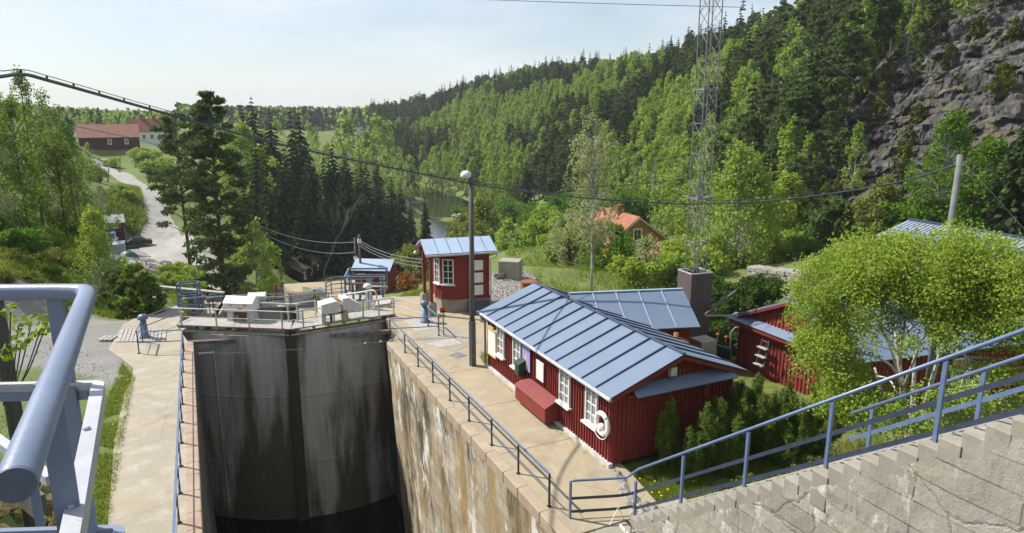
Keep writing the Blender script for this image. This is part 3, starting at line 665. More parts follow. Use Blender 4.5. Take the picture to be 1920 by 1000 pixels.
def lever_machine(o, u, n, s, label, group='white machine housings on the lock gates'):
    t = thing('machine_housing', label, 'machine housing', o, group)
    def P(a, b, z): return o + u * a * s + n * b * s + V3(0, 0, z * s)
    def wedge(pts, b0, b1, nm, mat=WHITE, bv=.015):
        mb = MB(); k = len(pts); v = [P(a, b0, z) for a, z in pts] + [P(a, b1, z) for a, z in pts]
        mb.add(v, [tuple(range(k)), tuple(range(2 * k - 1, k - 1, -1))] + [(i, k + i, k + (i + 1) % k, (i + 1) % k) for i in range(k)]); return part(nm, mb, mat, t, bevel=bv)
    wedge([(-.95, .55), (-.15, .5), (.02, .98), (-.25, 1.12), (-.95, 1.02)], -.42, .42, 'case')
    wedge([(.10, .62), (.98, .38), (1.02, .78), (.42, 1.2), (.1, 1.2)], -.40, .40, 'case')
    wedge([(-.95, 0), (-.78, 0), (-.72, .55), (-.95, .55)], -.36, .36, 'leg', WGREY)
    wedge([(.12, 0), (.42, 0), (.34, .6), (.14, .66)], -.3, .3, 'leg', M('cream_pedestal', (.5, .47, .38), None, .7, 3))
    mb = MB(); tube(mb, [P(-.4, 0, .0), P(-.4, 0, .6)], .07 * s, 8); tube(mb, [P(-.6, -.2, .46), P(.2, -.2, .46)], .05 * s, 8)
    for k in range(4): tube(mb, [P(-.2 + k * .08, -.3, 1.06), P(-.2 + k * .08, .3, 1.06)], .03 * s, 6)
    part('gear', mb, RUSTY, t)
    return t
o1 = gz(449, 604, .12) + nl * .62
winch_box(gz(447, 605, .17) + nl * .45, dl, nl, .98, 'white pitched machine housing on legs on the left leaf of the gate walkway')
lever_machine(gz(642, 606, .17) + nr_ * .5, dr, nr_, .98, 'white split machine housing with sloping ends on the right leaf of the gate walkway')

# ---------------------------------------------------------------- railings
def railing(label, pts, posts, hgt=.93, mat=BLUEP, postmat=NAVY, mids=(.5,), rr_=.024, pw=(.045, .045), flat=False, name='railing', cat='railing', group=None, base=None):
    pts = [np.asarray(p, float) for p in pts]; base = base if base is not None else pts[0]
    t = thing(name, label, cat, base, group)
    mb = MB()
    for a, b in zip(pts[:-1], pts[1:]):
        if flat: beam(mb, a + V3(0, 0, hgt), b + V3(0, 0, hgt), .06, .035)
        else: tube(mb, [a + V3(0, 0, hgt), b + V3(0, 0, hgt)], rr_, 8)
    part('top_rail', mb, mat, t)
    for m_ in mids:
        mb = MB()
        for a, b in zip(pts[:-1], pts[1:]): beam(mb, a + V3(0, 0, hgt * m_), b + V3(0, 0, hgt * m_), .012, .04)
        part('mid_rail', mb, mat, t)
    for p in posts:
        mb = MB(); box(mb, np.asarray(p, float) + V3(0, 0, hgt / 2 - .01), (pw[0], pw[1], hgt - .02)); box(mb, np.asarray(p, float) + V3(0, 0, .01), (.11, .11, .02)); part('post', mb, postmat, t)
    return t
py_ = [687.5, 717.4, 751.6, 790, 835.5, 888.5, 949.7, 661]; px_ = [785, 811, 842, 878, 920, 971, 1031, 762]
rp_ = sorted([gz(a, b) for a, b in zip(px_, py_)], key=lambda p: p[1])
rp_ = [V3(7.72, p[1], 0) for p in rp_]
pA = V3(7.66, 29.3, 0); pB = gz(823, 630); pC = gz(803, 611)
railing('blue grey railing along the right edge of the lock chamber, turning beside the bollard', [rp_[0], pA, pB, pC], rp_ + [pA, pB, pC], flat=True)
lpy = [17.4, 18.9, 20.5, 22.1, 23.7, 25.3, 27.0, 28.7, 30.3, 31.4]
lp_ = [V3(-1.02 + .02 * (y - 17) / 2, y, 0) for y in lpy]
lc = gz(261, 663); lc2 = gz(268, 642)
railing('blue grey railing along the left path, turning round the hatch by the small bollard', [V3(-1.05, 13.5, 0), lp_[-1], lc, lc2], lp_ + [lc, lc2], flat=True, hgt=.97)

# handrail of the stairs
SX = 9.4; SL = .755; M_SHADE = M('shadow_side_flat_rail', (.03, .04, .07), (.045, .06, .10), .5, 5, .03)  # near flat bars: their shadow side painted as a darker blue
def stz(y): return max(0, 1.2 + (10.99 - y) * SL)
def stair_rail(X, y0, y1, posts, hgt, label, landing=False):
    t = thing('stair_railing', label, 'railing', (X, y0, stz(y0)), 'blue stair railings')
    for nm, f, fl in (('hand_rail', 1.0, False), ('mid_rail', .52, True), ('low_rail', .13 if not landing else .16, True)):
        mb = MB(); a = V3(X, y0, stz(y0) + hgt * f); b = V3(X, y1, stz(y1) + hgt * f)
        P = [b, a]
        if landing:
            e = gz(1062, 895, 0); e = V3(7.95, 13.42, 0); k = V3(9.15, 13.0, 0)
            zz = 1.02 * f + .02; a = V3(X, 12.6, .16 + hgt * f * .92); P = [b] + list(spline([a, V3(X - .02, 12.82, zz + (.16 if f == 1 else .1)), V3(X - .1, 12.95, zz + .02), k + V3(-.08, .03, zz), (k + e) / 2 + V3(0, 0, zz), e + V3(0, 0, zz)], 5))
        P = np.array(P)
        if fl:
            for p, q in zip(P[:-1], P[1:]): beam(mb, p, q, .014, .075)
        else: tube(mb, P, .032, 10)
        part(nm, mb, RAILB if not fl or not landing else M_SHADE, t, smooth=not fl)
    for y in posts:
        mb = MB(); z = stz(y); box(mb, (X + .012, y, z + hgt / 2 - .05), (.05, .06, hgt + .06)); part('post', mb, RAILB, t)
    if landing:
        for p, z1 in ((V3(7.95, 13.42, 0), 1.02), (V3(9.38, 12.66, 0), 1.08)):
            mb = MB(); box(mb, p + V3(0, 0, z1 / 2), (.05, .06, z1)); part('post', mb, RAILB, t)
    return t
stair_rail(9.4, 12.2, 2.6, [10.99, 9.15, 7.36, 5.62, 3.9], 1.38, 'blue railing along the near edge of the concrete stairs, ending on the lock platform', True)
stair_rail(11.05, 8.2, 2.6, [7.8, 6.0, 4.2], 1.12, 'shorter blue railing along the far edge of the concrete stairs, starting halfway up')
# stairs
TR = .285
def stairs():
    t = thing('stairs', 'long worn concrete staircase climbing towards the viewer, its cracked side wall in the sun', 'stairs', (9.9, 12.5, 0))
    n = 40; x0 = 9.17; x1 = 11.2; y = 12.55; prof = [(y, -.5), ]
    prof2 = []
    for k in range(n):
        z = (k + 1) * TR * SL; prof2.append((y - k * TR, z - TR * SL)); prof2.append((y - k * TR - .0, z))
        prof2.append((y - (k + 1) * TR + .0, z))
    ye = y - n * TR; ze = n * TR * SL
    mb = MB()
    for k in range(n):
        yy0 = y - k * TR; yy1 = y - (k + 1) * TR; zz = (k + 1) * TR * SL
        wob = .012 * math.sin(k * 2.7)
        bx(mb, x0 + .004 + wob * .9, x1, yy1 - .03, yy0, zz - TR * SL - .42, zz - .004 * (k % 3))
    part('steps', mb, CONCS, t, bevel=.012)
    # side wall with a rough face, its top edge under the steps
    mb = MB(); ny = 220; nz2 = 80; vs = []
    for i in range(ny + 1):
        yv = 13.0 + (ye - 13.0) * i / ny; ragged = .10 + .16 * max(0, noise.fractal(Vector((yv * 1.7, 4, 1)), .8, 2.2, 4) + .35) + .05 * noise.noise(Vector((math.floor(yv * 2.3) * 5.1, 0, 0))); zt = max(-.02, (12.55 - yv) * SL - ragged)
        for j in range(nz2 + 1):
            z = -6 + (zt + 6) * j / nz2
            f = noise.fractal(Vector((yv * 1.3, z * 1.3, 5)), 1, 2, 5) * .03
            crs = math.floor(z / .42) ; f += .018 * noise.noise(Vector((crs * 3.3, math.floor(yv / 1.7 + crs * .5), 2)))
            vs.append((x0 - .012 - f, yv, z))
    mb.add(vs, [(i * (nz2 + 1) + j, (i + 1) * (nz2 + 1) + j, (i + 1) * (nz2 + 1) + j + 1, i * (nz2 + 1) + j + 1)[::-1] for i in range(ny) for j in range(nz2)])
    k = [(13.0, -6), (13.0, -.02), (12.55, -.02), (ye, ze - .06), (ye, -6)]
    v = [(x1, a, b) for a, b in k] + [(x0 + .06, a, b) for a, b in k]
    mb.add(v, [(0, 1, 2, 3, 4), (5, 6, 1, 0)[::-1], (6, 7, 2, 1), (7, 8, 3, 2), (8, 9, 4, 3)])
    part('side_wall', mb, STAIRW, t)
stairs()
# gate slots at the near end of the right wall
mb = MB()
bx(mb, 7.4, 7.66, 12.1, 12.72, -12, -.02); bx(mb, 7.95, 8.25, 11.4, 12.72, -12, -.02); bx(mb, 8.25, 9.15, 12.25, 12.72, -12, -.01)
bx(mb, 7.66, 7.95, 12.6, 12.72, -12, -.25); bx(mb, 8.25, 9.15, 10.2, 10.9, -12, -1.2)
solo('stop_log_slot', mb, PLINTH, 'worn concrete slot for stop logs at the near end of the sunlit chamber wall', 'slot', bevel=.03)
mb = MB(); tube(mb, [gz(1143, 985, .5), gz(1160, 950, .35), gz(1170, 975, .0)], .012, 6); beam(mb, gz(1163, 985, .1), gz(1178, 1003, .1), .05, .05)
solo('white_rod', mb, WHITE, 'short white rod and wire standing at the foot of the concrete stairs', 'rod')
# chain between the end post of the lock railing and the stair railing
for s0, s1, zz, sg in ((rp_[0] + V3(.03, 0, .88), V3(7.95, 13.42, .62), 0, .16), (rp_[0] + V3(.03, 0, .12), V3(7.95, 13.42, .03), 0, .0)):
    mb = MB(); tube(mb, sag(s0, s1, sg, 14), .008, 5)
    solo('chain', mb, BLUEP, 'thin slack wire linking the chamber railing to the stair railing' if sg else 'thin low rod linking the chamber railing to the stair railing', 'wire')

# ---------------------------------------------------------------- buildings
class Fr:
    def __init__(s, o, u, n=None): s.o = np.asarray(o, float); s.u = unit(V3(u[0], u[1], 0)); s.n = unit(V3(*n, 0)) if n is not None else V3(-s.u[1], s.u[0], 0)
    def __call__(s, a, b, z=0): return s.o + s.u * a + s.n * b + V3(0, 0, z)
def battens(mb, fr, a0, a1, b0, b1, zf0, zf1, outn, step=.2, wd=.045, dp=.028):
    """vertical battens along the line (a0,b0)-(a1,b1), tops given by zf1(s)"""
    p = fr(a0, b0); q = fr(a1, b1); ln = np.linalg.norm(q - p); d = unit(q - p); k = int(ln / step)
    for i in range(k + 1):
        s = (i + .5) * ln / (k + 1); z0 = zf0; z1 = zf1(s / ln) if callable(zf1) else zf1
        c = p + d * s + outn * dp / 2; c = V3(c[0], c[1], fr.o[2] + (z0 + z1) / 2)
        box(mb, c, (wd, dp, z1 - z0), (d, outn, V3(0, 0, 1)))
def window(t, p, d, o, wd, ht, rows=4, cols=2, frame=WHITE, glass=GLASSL, sill=True, fw=.055):
    """p = middle of the lower edge on the wall face, d along the wall, o outwards"""
    p = np.asarray(p, float); d = unit(d); o = unit(o); Z = V3(0, 0, 1); mb = MB()
    for s in (-1, 1): box(mb, p + d * s * (wd / 2 - fw / 2) + Z * ht / 2 + o * .035, (fw, .07, ht), (d, o, Z))
    for s in (0, 1): box(mb, p + Z * (fw / 2 + s * (ht - fw)) + o * .034, (wd - 2 * fw, .066, fw), (d, o, Z))
    for k in range(1, rows): box(mb, p + Z * (ht * k / rows) + o * .028, (wd - 2 * fw, .034, .028), (d, o, Z))
    for k in range(1, cols): box(mb, p + d * (wd * (k / cols - .5)) + Z * ht / 2 + o * .029, (.035 if cols == 2 else .03, .036, ht - 2 * fw), (d, o, Z))
    w_ = part('window', mb, frame, t)
    mb = MB(); box(mb, p + Z * ht / 2 + o * .012, (wd - 2 * fw + .01, .012, ht - 2 * fw + .01), (d, o, Z)); part('pane', mb, glass, w_)
    if sill:
        mb = MB(); box(mb, p - Z * .03 + o * .075, (wd + .16, .17, .055), (d, o, Z)); part('sill', mb, frame, w_)
    return w_
def gable_house(t, fr, Ln, Wd, he, hr, ov=.3, ovg=.35, wall=RED, roof=BROOF, step=.2, seam=None, th=.07, zb=0, edge=BROOFD, battened=True, bd=.028, verge=True, seam_h=.04, seammat=None, roof_name='roof'):
    """ridge along a at b = Wd/2; he/hr = wall heights at eave line and ridge"""
    mb = MB(); v = [fr(a, b, z) for a in (0, Ln) for b, z in ((0, zb), (Wd, zb), (Wd, he), (Wd / 2, hr), (0, he))]
    mb.add(v, [(0, 1, 2, 3, 4)[::-1], (5, 6, 7, 8, 9)] + [(i, (i + 1) % 5, 5 + (i + 1) % 5, 5 + i) for i in range(5) if i not in (2, 3)])
    if battened:
        battens(mb, fr, 0, Ln, 0, 0, zb, he - .02, -fr.n, step, dp=bd); battens(mb, fr, 0, Ln, Wd, Wd, zb, he - .02, fr.n, step, dp=bd)
        zg = lambda s: he + (hr - he) * (1 - abs(2 * s - 1)) - .03
        battens(mb, fr, 0, 0, 0, Wd, zb, zg, -fr.u, step, dp=bd); battens(mb, fr, Ln, Ln, 0, Wd, zb, zg, fr.u, step, dp=bd)
    part('wall', mb, wall, t)
    sl_ = (hr - he) / (Wd / 2); mb = MB(); lift = th + .02
    for b0, b1, z0, z1 in ((-ov, Wd / 2, he - sl_ * ov, hr), (Wd + ov, Wd / 2, he - sl_ * ov, hr)):
        slab(mb, [fr(-ovg, b0, z0 + lift), fr(Ln + ovg, b0, z0 + lift), fr(Ln + ovg, b1, z1 + lift), fr(-ovg, b1, z1 + lift)], th)
    r_ = part(roof_name, mb, [roof, edge], t)
    if seam:
        mb = MB(); k = int((Ln + 2 * ovg) / seam)
        for i in range(1, k + 1):
            a = -ovg + i * (Ln + 2 * ovg) / (k + 1)
            for b0, b1, z0, z1 in ((-ov + .02, Wd / 2 - .03, he - sl_ * ov, hr), (Wd + ov - .02, Wd / 2 + .03, he - sl_ * ov, hr)):
                beam(mb, fr(a, b0, z0 + lift + seam_h * .4), fr(a, b1, z1 + lift + seam_h * .4), .035, seam_h, up=fr.u * 0 + V3(0, 0, 1))
        beam(mb, fr(-ovg, Wd / 2, hr + lift + .01), fr(Ln + ovg, Wd / 2, hr + lift + .01), .12, .04)
        part('seams', mb, seammat or edge, r_)  # by default the dark edge colour imitates the ribs' shadow lines
    if verge:
        for a in (-ovg + .02, Ln + ovg - .02):
            for b0 in (-ov, Wd + ov):
                mb = MB(); beam(mb, fr(a, b0, he - sl_ * ov - .03), fr(a, Wd / 2, hr - .03), .04, .15)
                part('verge_board', mb, edge if edge is not BROOFD else REDD, t)
    return r_

# --- A: long red lock house
def house_A():
    t = thing('lock_house', 'long red boarded lock house with blue metal roof and four white windows', 'house', (12.6, 19.5, 0))
    fr = Fr((10.32, 24.15, 0), (0, -1), (1, 0)); Ln, Wd, he, hr = 8.95, 4.5, 2.3, 3.12
    gable_house(t, fr, Ln, Wd, he, hr, .27, .3, RED, BROOF, .155, .86, .06, zb=.05, bd=.04, seam_h=.055)
    mb = MB(); bx(mb, 10.2, 10.34, 15.1, 24.2, -.01, .12); part('base_board', mb, WGREY, t)
    mb = MB(); tube(mb, [(10.02, 14.85, 2.24), (10.02, 24.5, 2.24)], .055, 8); part('gutter', mb, GUTTER, t)
    mb = MB(); tube(mb, [(10.03, 24.3, 2.2), (10.1, 24.33, 2.05), (10.24, 24.28, 1.9), (10.24, 24.28, .02)], .04, 8); part('downpipe', mb, GALV, t)
    for px, py in ((941, 664), (972, 688), (1061, 757), (1111, 795)):
        p = gx(px, py, 10.30); window(t, (10.28, p[1], .92), (0, 1, 0), (-1, 0, 0), .66, 1.3, 4, 2)
    # pent roof on the near gable, painted lamp box above it
    mb = MB(); slab(mb, [(10.9, 15.2, 2.42), (14.5, 15.2, 2.42), (14.55, 14.72, 2.22), (10.85, 14.72, 2.22)], .04); part('pent_roof', mb, BROOF, t)
    mb = MB(); bx(mb, 10.7, 14.6, 14.92, 15.2, 2.14, 2.21); part('pent_board', mb, RED, t)
    mb = MB(); p = gx(1267, 703, 11.95); box(mb, (12.3, 15.06, 2.66), (.22, .16, .26)); part('gable_lamp', mb, M('pale_green_plastic', (.55, .62, .55), None, .4), t)
    mb = MB(); box(mb, (13.6, 15.06, 1.85), (.2, .14, .36)); part('wall_box', mb, RED, t)
    return t
house_A()
def wallx(px, py, X=10.27): p = gx(px, py, X); return p
p = wallx(925, 640); t = thing('notice_board', 'white notice board in a yellowish frame near the far corner of the red lock house', 'notice board', (10.25, p[1], .7))
mb = MB(); bx(mb, 10.19, 10.235, p[1] - .38, p[1] + .38, .72, 1.72); part('board', mb, WHITE, t)
mb = MB()
for y0, y1, z0, z1 in ((-.44, -.38, .68, 1.78), (.38, .44, .68, 1.78), (-.38, .38, .66, .72), (-.42, .42, 1.72, 1.8), (-.2, .2, 1.8, 1.9)): bx(mb, 10.17, 10.26, p[1] + y0, p[1] + y1, z0, z1)
part('frame', mb, PALEY, t)
p = wallx(989, 655); t = thing('poster', 'purple printed poster with a pale figure, on the red wall next to the second window', 'poster', (10.25, p[1], 1.1))
mb = MB(); bx(mb, 10.215, 10.235, p[1] - .3, p[1] + .3, 1.12, 2.0); part('sheet', mb, M('violet_print', (.30, .27, .55), (.38, .34, .62), .5, 2), t)
mb = MB(); lathe(mb, (0, 0, 0), [(.0, 0), (.16, .02), (.12, .3), (.1, .42), (.11, .5), (.06, .6), (0, .62)], 10)
mb.v = [np.stack([10.212 + v[:, 0] * .02, p[1] + v[:, 1], 1.16 + v[:, 2]], 1) for v in mb.v]; part('picture', mb, M('pale_print', (.6, .5, .45), (.4, .3, .35), .5, 6), t)
p = wallx(1015, 675); mb = MB(); bx(mb, 10.21, 10.24, p[1] - .26, p[1] + .26, 1.12, 1.8); solo('notice_sheet', mb, WHITE, 'plain white sheet pinned to the red wall above the red chest', 'notice')
p = wallx(981, 700, 10.2); mb = MB(); bx(mb, 9.93, 10.22, p[1] - .17, p[1] + .17, .92, 1.36); slab(mb, [(9.9, p[1] - .2, 1.36), (9.9, p[1] + .2, 1.36), (10.24, p[1] + .2, 1.5), (10.24, p[1] - .2, 1.5)], .03)
solo('letter_box', mb, GREENB, 'dark green box with sloping lid on the wall above the red chest end', 'box', bevel=.01)
def chest():
    y0 = gx(1005, 765, 9.85)[1]; y0 = 18.2; y1 = 20.45
    t = thing('chest', 'long red wooden chest with a sloping lid against the red wall under the white sheet', 'chest', (9.95, 19, .1))
    mb = MB(); v = [(x, y, z) for y in (y0, y1) for x, z in ((9.76, .16), (10.26, .16), (10.26, .88), (9.76, .66))]
    mb.add(v, [(0, 1, 2, 3), (7, 6, 5, 4)] + [(i, 4 + i, 4 + (i + 1) % 4, (i + 1) % 4) for i in range(4)]); part('body', mb, REDD, t, bevel=.01)
    mb = MB(); slab(mb, [(9.72, y0 - .04, .675), (9.72, y1 + .04, .675), (10.25, y1 + .04, .915), (10.25, y0 - .04, .915)], .03); part('lid', mb, REDD, t)
chest()
def lifebuoy():
    p = wallx(1132, 778, 10.2); c = V3(10.14, p[1] - .02, 1.28)
    t = thing('lifebuoy', 'white lifebuoy with a rope hanging on the red wall beside the nearest window', 'lifebuoy', c - V3(0, 0, .4))
    mb = MB(); n, m = 28, 12; Rr, r = .30, .085
    v = [(c[0] + r * .8 * math.sin(b), c[1] + (Rr + r * math.cos(b)) * math.cos(a), c[2] + (Rr + r * math.cos(b)) * math.sin(a)) for a in np.arange(n) * 2 * math.pi / n for b in np.arange(m) * 2 * math.pi / m]
    mb.add(v, [(i * m + j, ((i + 1) % n) * m + j, ((i + 1) % n) * m + (j + 1) % m, i * m + (j + 1) % m) for i in range(n) for j in range(m)]); part('ring', mb, LAMPW, t, smooth=True)
    mb = MB()
    for a in (.9, 2.3, 4.0, 5.4):
        v = [(c[0] + (r * .8 + .006) * math.sin(b), c[1] + (Rr + (r + .006) * math.cos(b)) * math.cos(a + e), c[2] + (Rr + (r + .006) * math.cos(b)) * math.sin(a + e)) for e in (-.06, .06) for b in np.arange(m) * 2 * math.pi / m]
        mb.add(v, [(j, (j + 1) % m, m + (j + 1) % m, m + j) for j in range(m)])
    part('bands', mb, M('blue_bands', (.25, .35, .6), None, .5), t)
    mb = MB(); tube(mb, [c + V3(-.07, (Rr + .1) * math.sin(a), -(Rr + .1) * math.cos(a) - .04) for a in np.linspace(-1.9, 1.9, 20)], .014, 6); part('rope', mb, LAMPW, t)
    mb = MB(); lathe(mb, c + V3(.03, .05, -.14), [(0, -.14), (.1, -.1), (.12, 0), (.09, .1), (0, .12)], 10); part('line_bag', mb, LAMPW, t, smooth=True)
lifebuoy()
# --- B: wing behind
def house_B():
    e0 = gz(1224, 613, 2.4); e1 = gz(1332, 606, 2.4); rL = gz(1075, 549, 3.3); rR = gz(1278, 541, 3.3)
    u = unit((rR - rL)[:2].tolist() + [0]); t = thing('storehouse_wing', 'low red wing with a blue seamed roof joined to the back of the lock house', 'house', (15.5, 21, 0))
    n = V3(u[1], -u[0], 0)                                    # towards the camera side
    wd = abs(np.dot((e1 - rR), n)); Ln = 4.3
    o = rR - u * Ln; o[2] = 0; fr = Fr(o + n * (wd - .25), u, (-n[0], -n[1]))
    gable_house(t, fr, Ln - .2, 2 * (wd - .25), 2.36, 3.2, .28, .25, RED, BROOF, .17, 1.0, .06, zb=-.8, seam_h=.03, seammat=PALEROOF)  # wing ribs coloured pale to look sunlit
house_B()
mb = MB(); lathe(mb, (15.55, 17.9, -.2), [(.28, 0), (.28, .2), (.62, .35), (.66, 1.1), (.62, 1.35), (.45, 1.62), (.2, 1.74), (.1, 1.78), (.09, 1.95), (0, 1.95)], 20)
_tk = gd(1268, 632, 23.6); mb.v = [v + (V3(_tk[0], _tk[1], _tk[2] - 1.80) - V3(15.55, 17.9, -.2)) for v in mb.v]
solo('rusty_buoy', mb, RUSTY, 'rusty orange domed tank standing between the lock house roof and the wing', 'tank', smooth=True)
mb = MB(); _f = Fr((11.2, 24.9, 2.0), (1, -.1)); lathe(mb, gz(992, 531, 3.0) - V3(0, 0, 1), [(.3, 0), (.3, 1.0), (.36, 1.0), (.36, 1.08), (0, 1.1)], 14)
solo('flue', mb, RUSTY, 'short rust red flue cap behind the far end of the blue lock house roof', 'flue')
# --- C: red shed on the right
def house_C():
    t = thing('red_shed', 'red boarded shed with a wide blue roof behind the big leafy birch', 'shed', (26, 18, -1))
    fr = Fr((21.25, 15.9, -1), (.987, -.16), (.16, .987)); fr.n = unit(V3(.03, 1, 0)); Ln, Wd, he, hr = 15.5, 6.0, 2.35, 3.72
    gable_house(t, fr, Ln, Wd, he, hr, .3, .28, RED, BROOF, .2, 1.2, .07, bd=.04, seam_h=.02)
    mb = MB(); slab(mb, [fr(-.42, -.25, he - .12), fr(-.42, Wd + .25, he - .12), fr(.0, Wd + .25, he + .1), fr(0, -.25, he + .1)], .04); part('pent_roof', mb, BROOF, t)
    mb = MB(); beam(mb, fr(-.34, -.2, he - .24), fr(-.34, Wd + .2, he - .24), .05, .16); part('pent_board', mb, REDD, t)
    mb = MB(); _g = gz(1900, 600, 2.2); c = fr(9.3, Wd / 2 - 1.4, 0); box(mb, (c[0], c[1], 2.45), (.75, .75, 1.8)); part('chimney', mb, BRICK, t)
    mb = MB(); box(mb, (c[0], c[1], 1.86), (.92, .92, .5)); part('flashing', mb, WHITE, t)
    for a in (5, 9): window(t, fr(a, -.02, .9), fr.u, -fr.n, .9, 1.0, 2, 2)
    return fr
frC = house_C()
def stepladder():
    b = gd(1412, 695, 27.2)
    b = frC(-.45, 4.0, 0); t = thing('stepladder', 'worn wooden stepladder leaning on the red gable of the right shed', 'ladder', b)
    d = unit(-frC.n + 0); z = 1.65
    def P(s, k, off=0): return frC(-.42 + .3 * k - off, 4.1 + s, .62 + z * k)
    for s in (-.22, .22):
        mb = MB(); beam(mb, P(s, 0), P(s * .8, 1), .03, .07); part('rail', mb, TIMBER, t)
    for k in (.08, .3, .52):
        mb = MB(); beam(mb, P(-.26, k, .08), P(.26, k, .08), .2, .035); part('tread', mb, GREYWD, t)
    mb = MB(); beam(mb, P(-.18, .98), P(.18, .98), .03, .06); beam(mb, P(-.18, .68), P(.18, .68), .03, .05); part('crossbar', mb, TIMBER, t)
stepladder()
# yard clutter between the wing and the shed
g0 = gd(1358, 665, 26.5); t = thing('wheelbarrow', 'dark upturned barrow tray standing in the small yard beside the red shed', 'wheelbarrow', g0 - V3(0, 0, .5))
mb = MB(); box(mb, g0, (.12, .62, .72), (unit(V3(1, .3, .2)), unit(V3(-.3, 1, 0)), unit(V3(-.2, 0, 1)))); part('tray', mb, NAVY, t, bevel=.05)
mb = MB(); tube(mb, [g0 + V3(.1, .2, -.3), g0 + V3(.7, .4, -.55)], .02, 6); tube(mb, [g0 + V3(.1, -.2, -.3), g0 + V3(.7, 0, -.55)], .02, 6); part('handles', mb, GALV, t)
a = gd(1368, 658, 27.5); mb = MB(); tube(mb, [a - V3(0, 0, .4), a + V3(0, 0, .35), a + V3(.02, .02, .75), a + V3(.12, -.1, 1.0), a + V3(.22, -.2, 1.0)], .035, 8)
solo('bent_pipe', mb, GALV, 'pale bent steel pipe standing upright in the yard by the red shed', 'pipe', smooth=True)
for px, py, lb in ((1345, 640, 'rusty valve spindle nearer the wing in the small yard'), (1361, 645, 'rusty valve spindle nearer the red shed in the small yard')):
    a = gd(px, py, 27.5); mb = MB(); tube(mb, [a - V3(0, 0, .5), a + V3(0, 0, .25)], .03, 6); lathe(mb, a + V3(0, 0, .25), [(.07, 0), (.08, .05), (.03, .1)], 8); solo('valve_spindle', mb, RUSTY, lb, 'valve spindle')
a = gd(1330, 662, 26); mb = MB(); lathe(mb, a - V3(0, 0, .3), [(.3, 0), (.34, .1), (.2, .16), (0, .18)], 14); solo('cable_drum', mb, PALEY, 'low ochre drum lying in the grass of the small yard', 'drum')
a = gd(1318, 655, 27); mb = MB(); box(mb, a - V3(0, 0, .1), (.8, .7, 1.1)); solo('concrete_box', mb, PLINTH, 'square grey concrete box at the corner of the wing', 'concrete box', bevel=.03)
mb = MB(); beam(mb, gd(1322, 590, 29), gd(1380, 545, 31), .07, .07); solo('leaning_pole', mb, TIMBER, 'thin pole leaning behind the wing beside the wooden casing', 'pole')
mb = MB(); beam(mb, gd(1322, 592, 29), gd(1384, 592, 28.5), .05, .06); solo('cross_pole', mb, TIMBER, 'thin level bar between the wing and the red shed', 'bar')

# --- D: far corrugated roof
def house_D():
    r0 = gd(1712, 413, 50); u = unit(V3(.42, -.9, 0)); u = unit((gd(1920, 433, 46.0) - gd(1712, 413, 50)) * V3(1, 1, 0))
    n = V3(u[1], -u[0], 0)
    if n @ r0 > 0: n = -n
    t = thing('corrugated_shed', 'long shed with a pale corrugated roof at the foot of the cliff', 'shed', r0 * V3(1, 1, 0) + V3(0, 0, .3))
    Wd = 4.6; fr = Fr(r0 * V3(1, 1, 0) + n * Wd / 2 + V3(0, 0, 0), u, (-n[0], -n[1]))
    z1 = r0[2]; z0 = z1 - .75
    gable_house(t, fr, 16, Wd, z0 - .1, z1 - .1, .3, .3, GREYWD, M('dull_corrugated_sheet', (.25, .30, .38), (.21, .26, .34), .6, 1), .3, .28, .06, zb=-.5, seam_h=.045, seammat=MATS['dull_corrugated_sheet'])
    mb = MB(); beam(mb, fr(-.3, Wd / 2, z1 + .05), fr(16.3, Wd / 2, z1 + .05), .3, .05); part('ridge_cap', mb, BROOFD, t)
house_D()

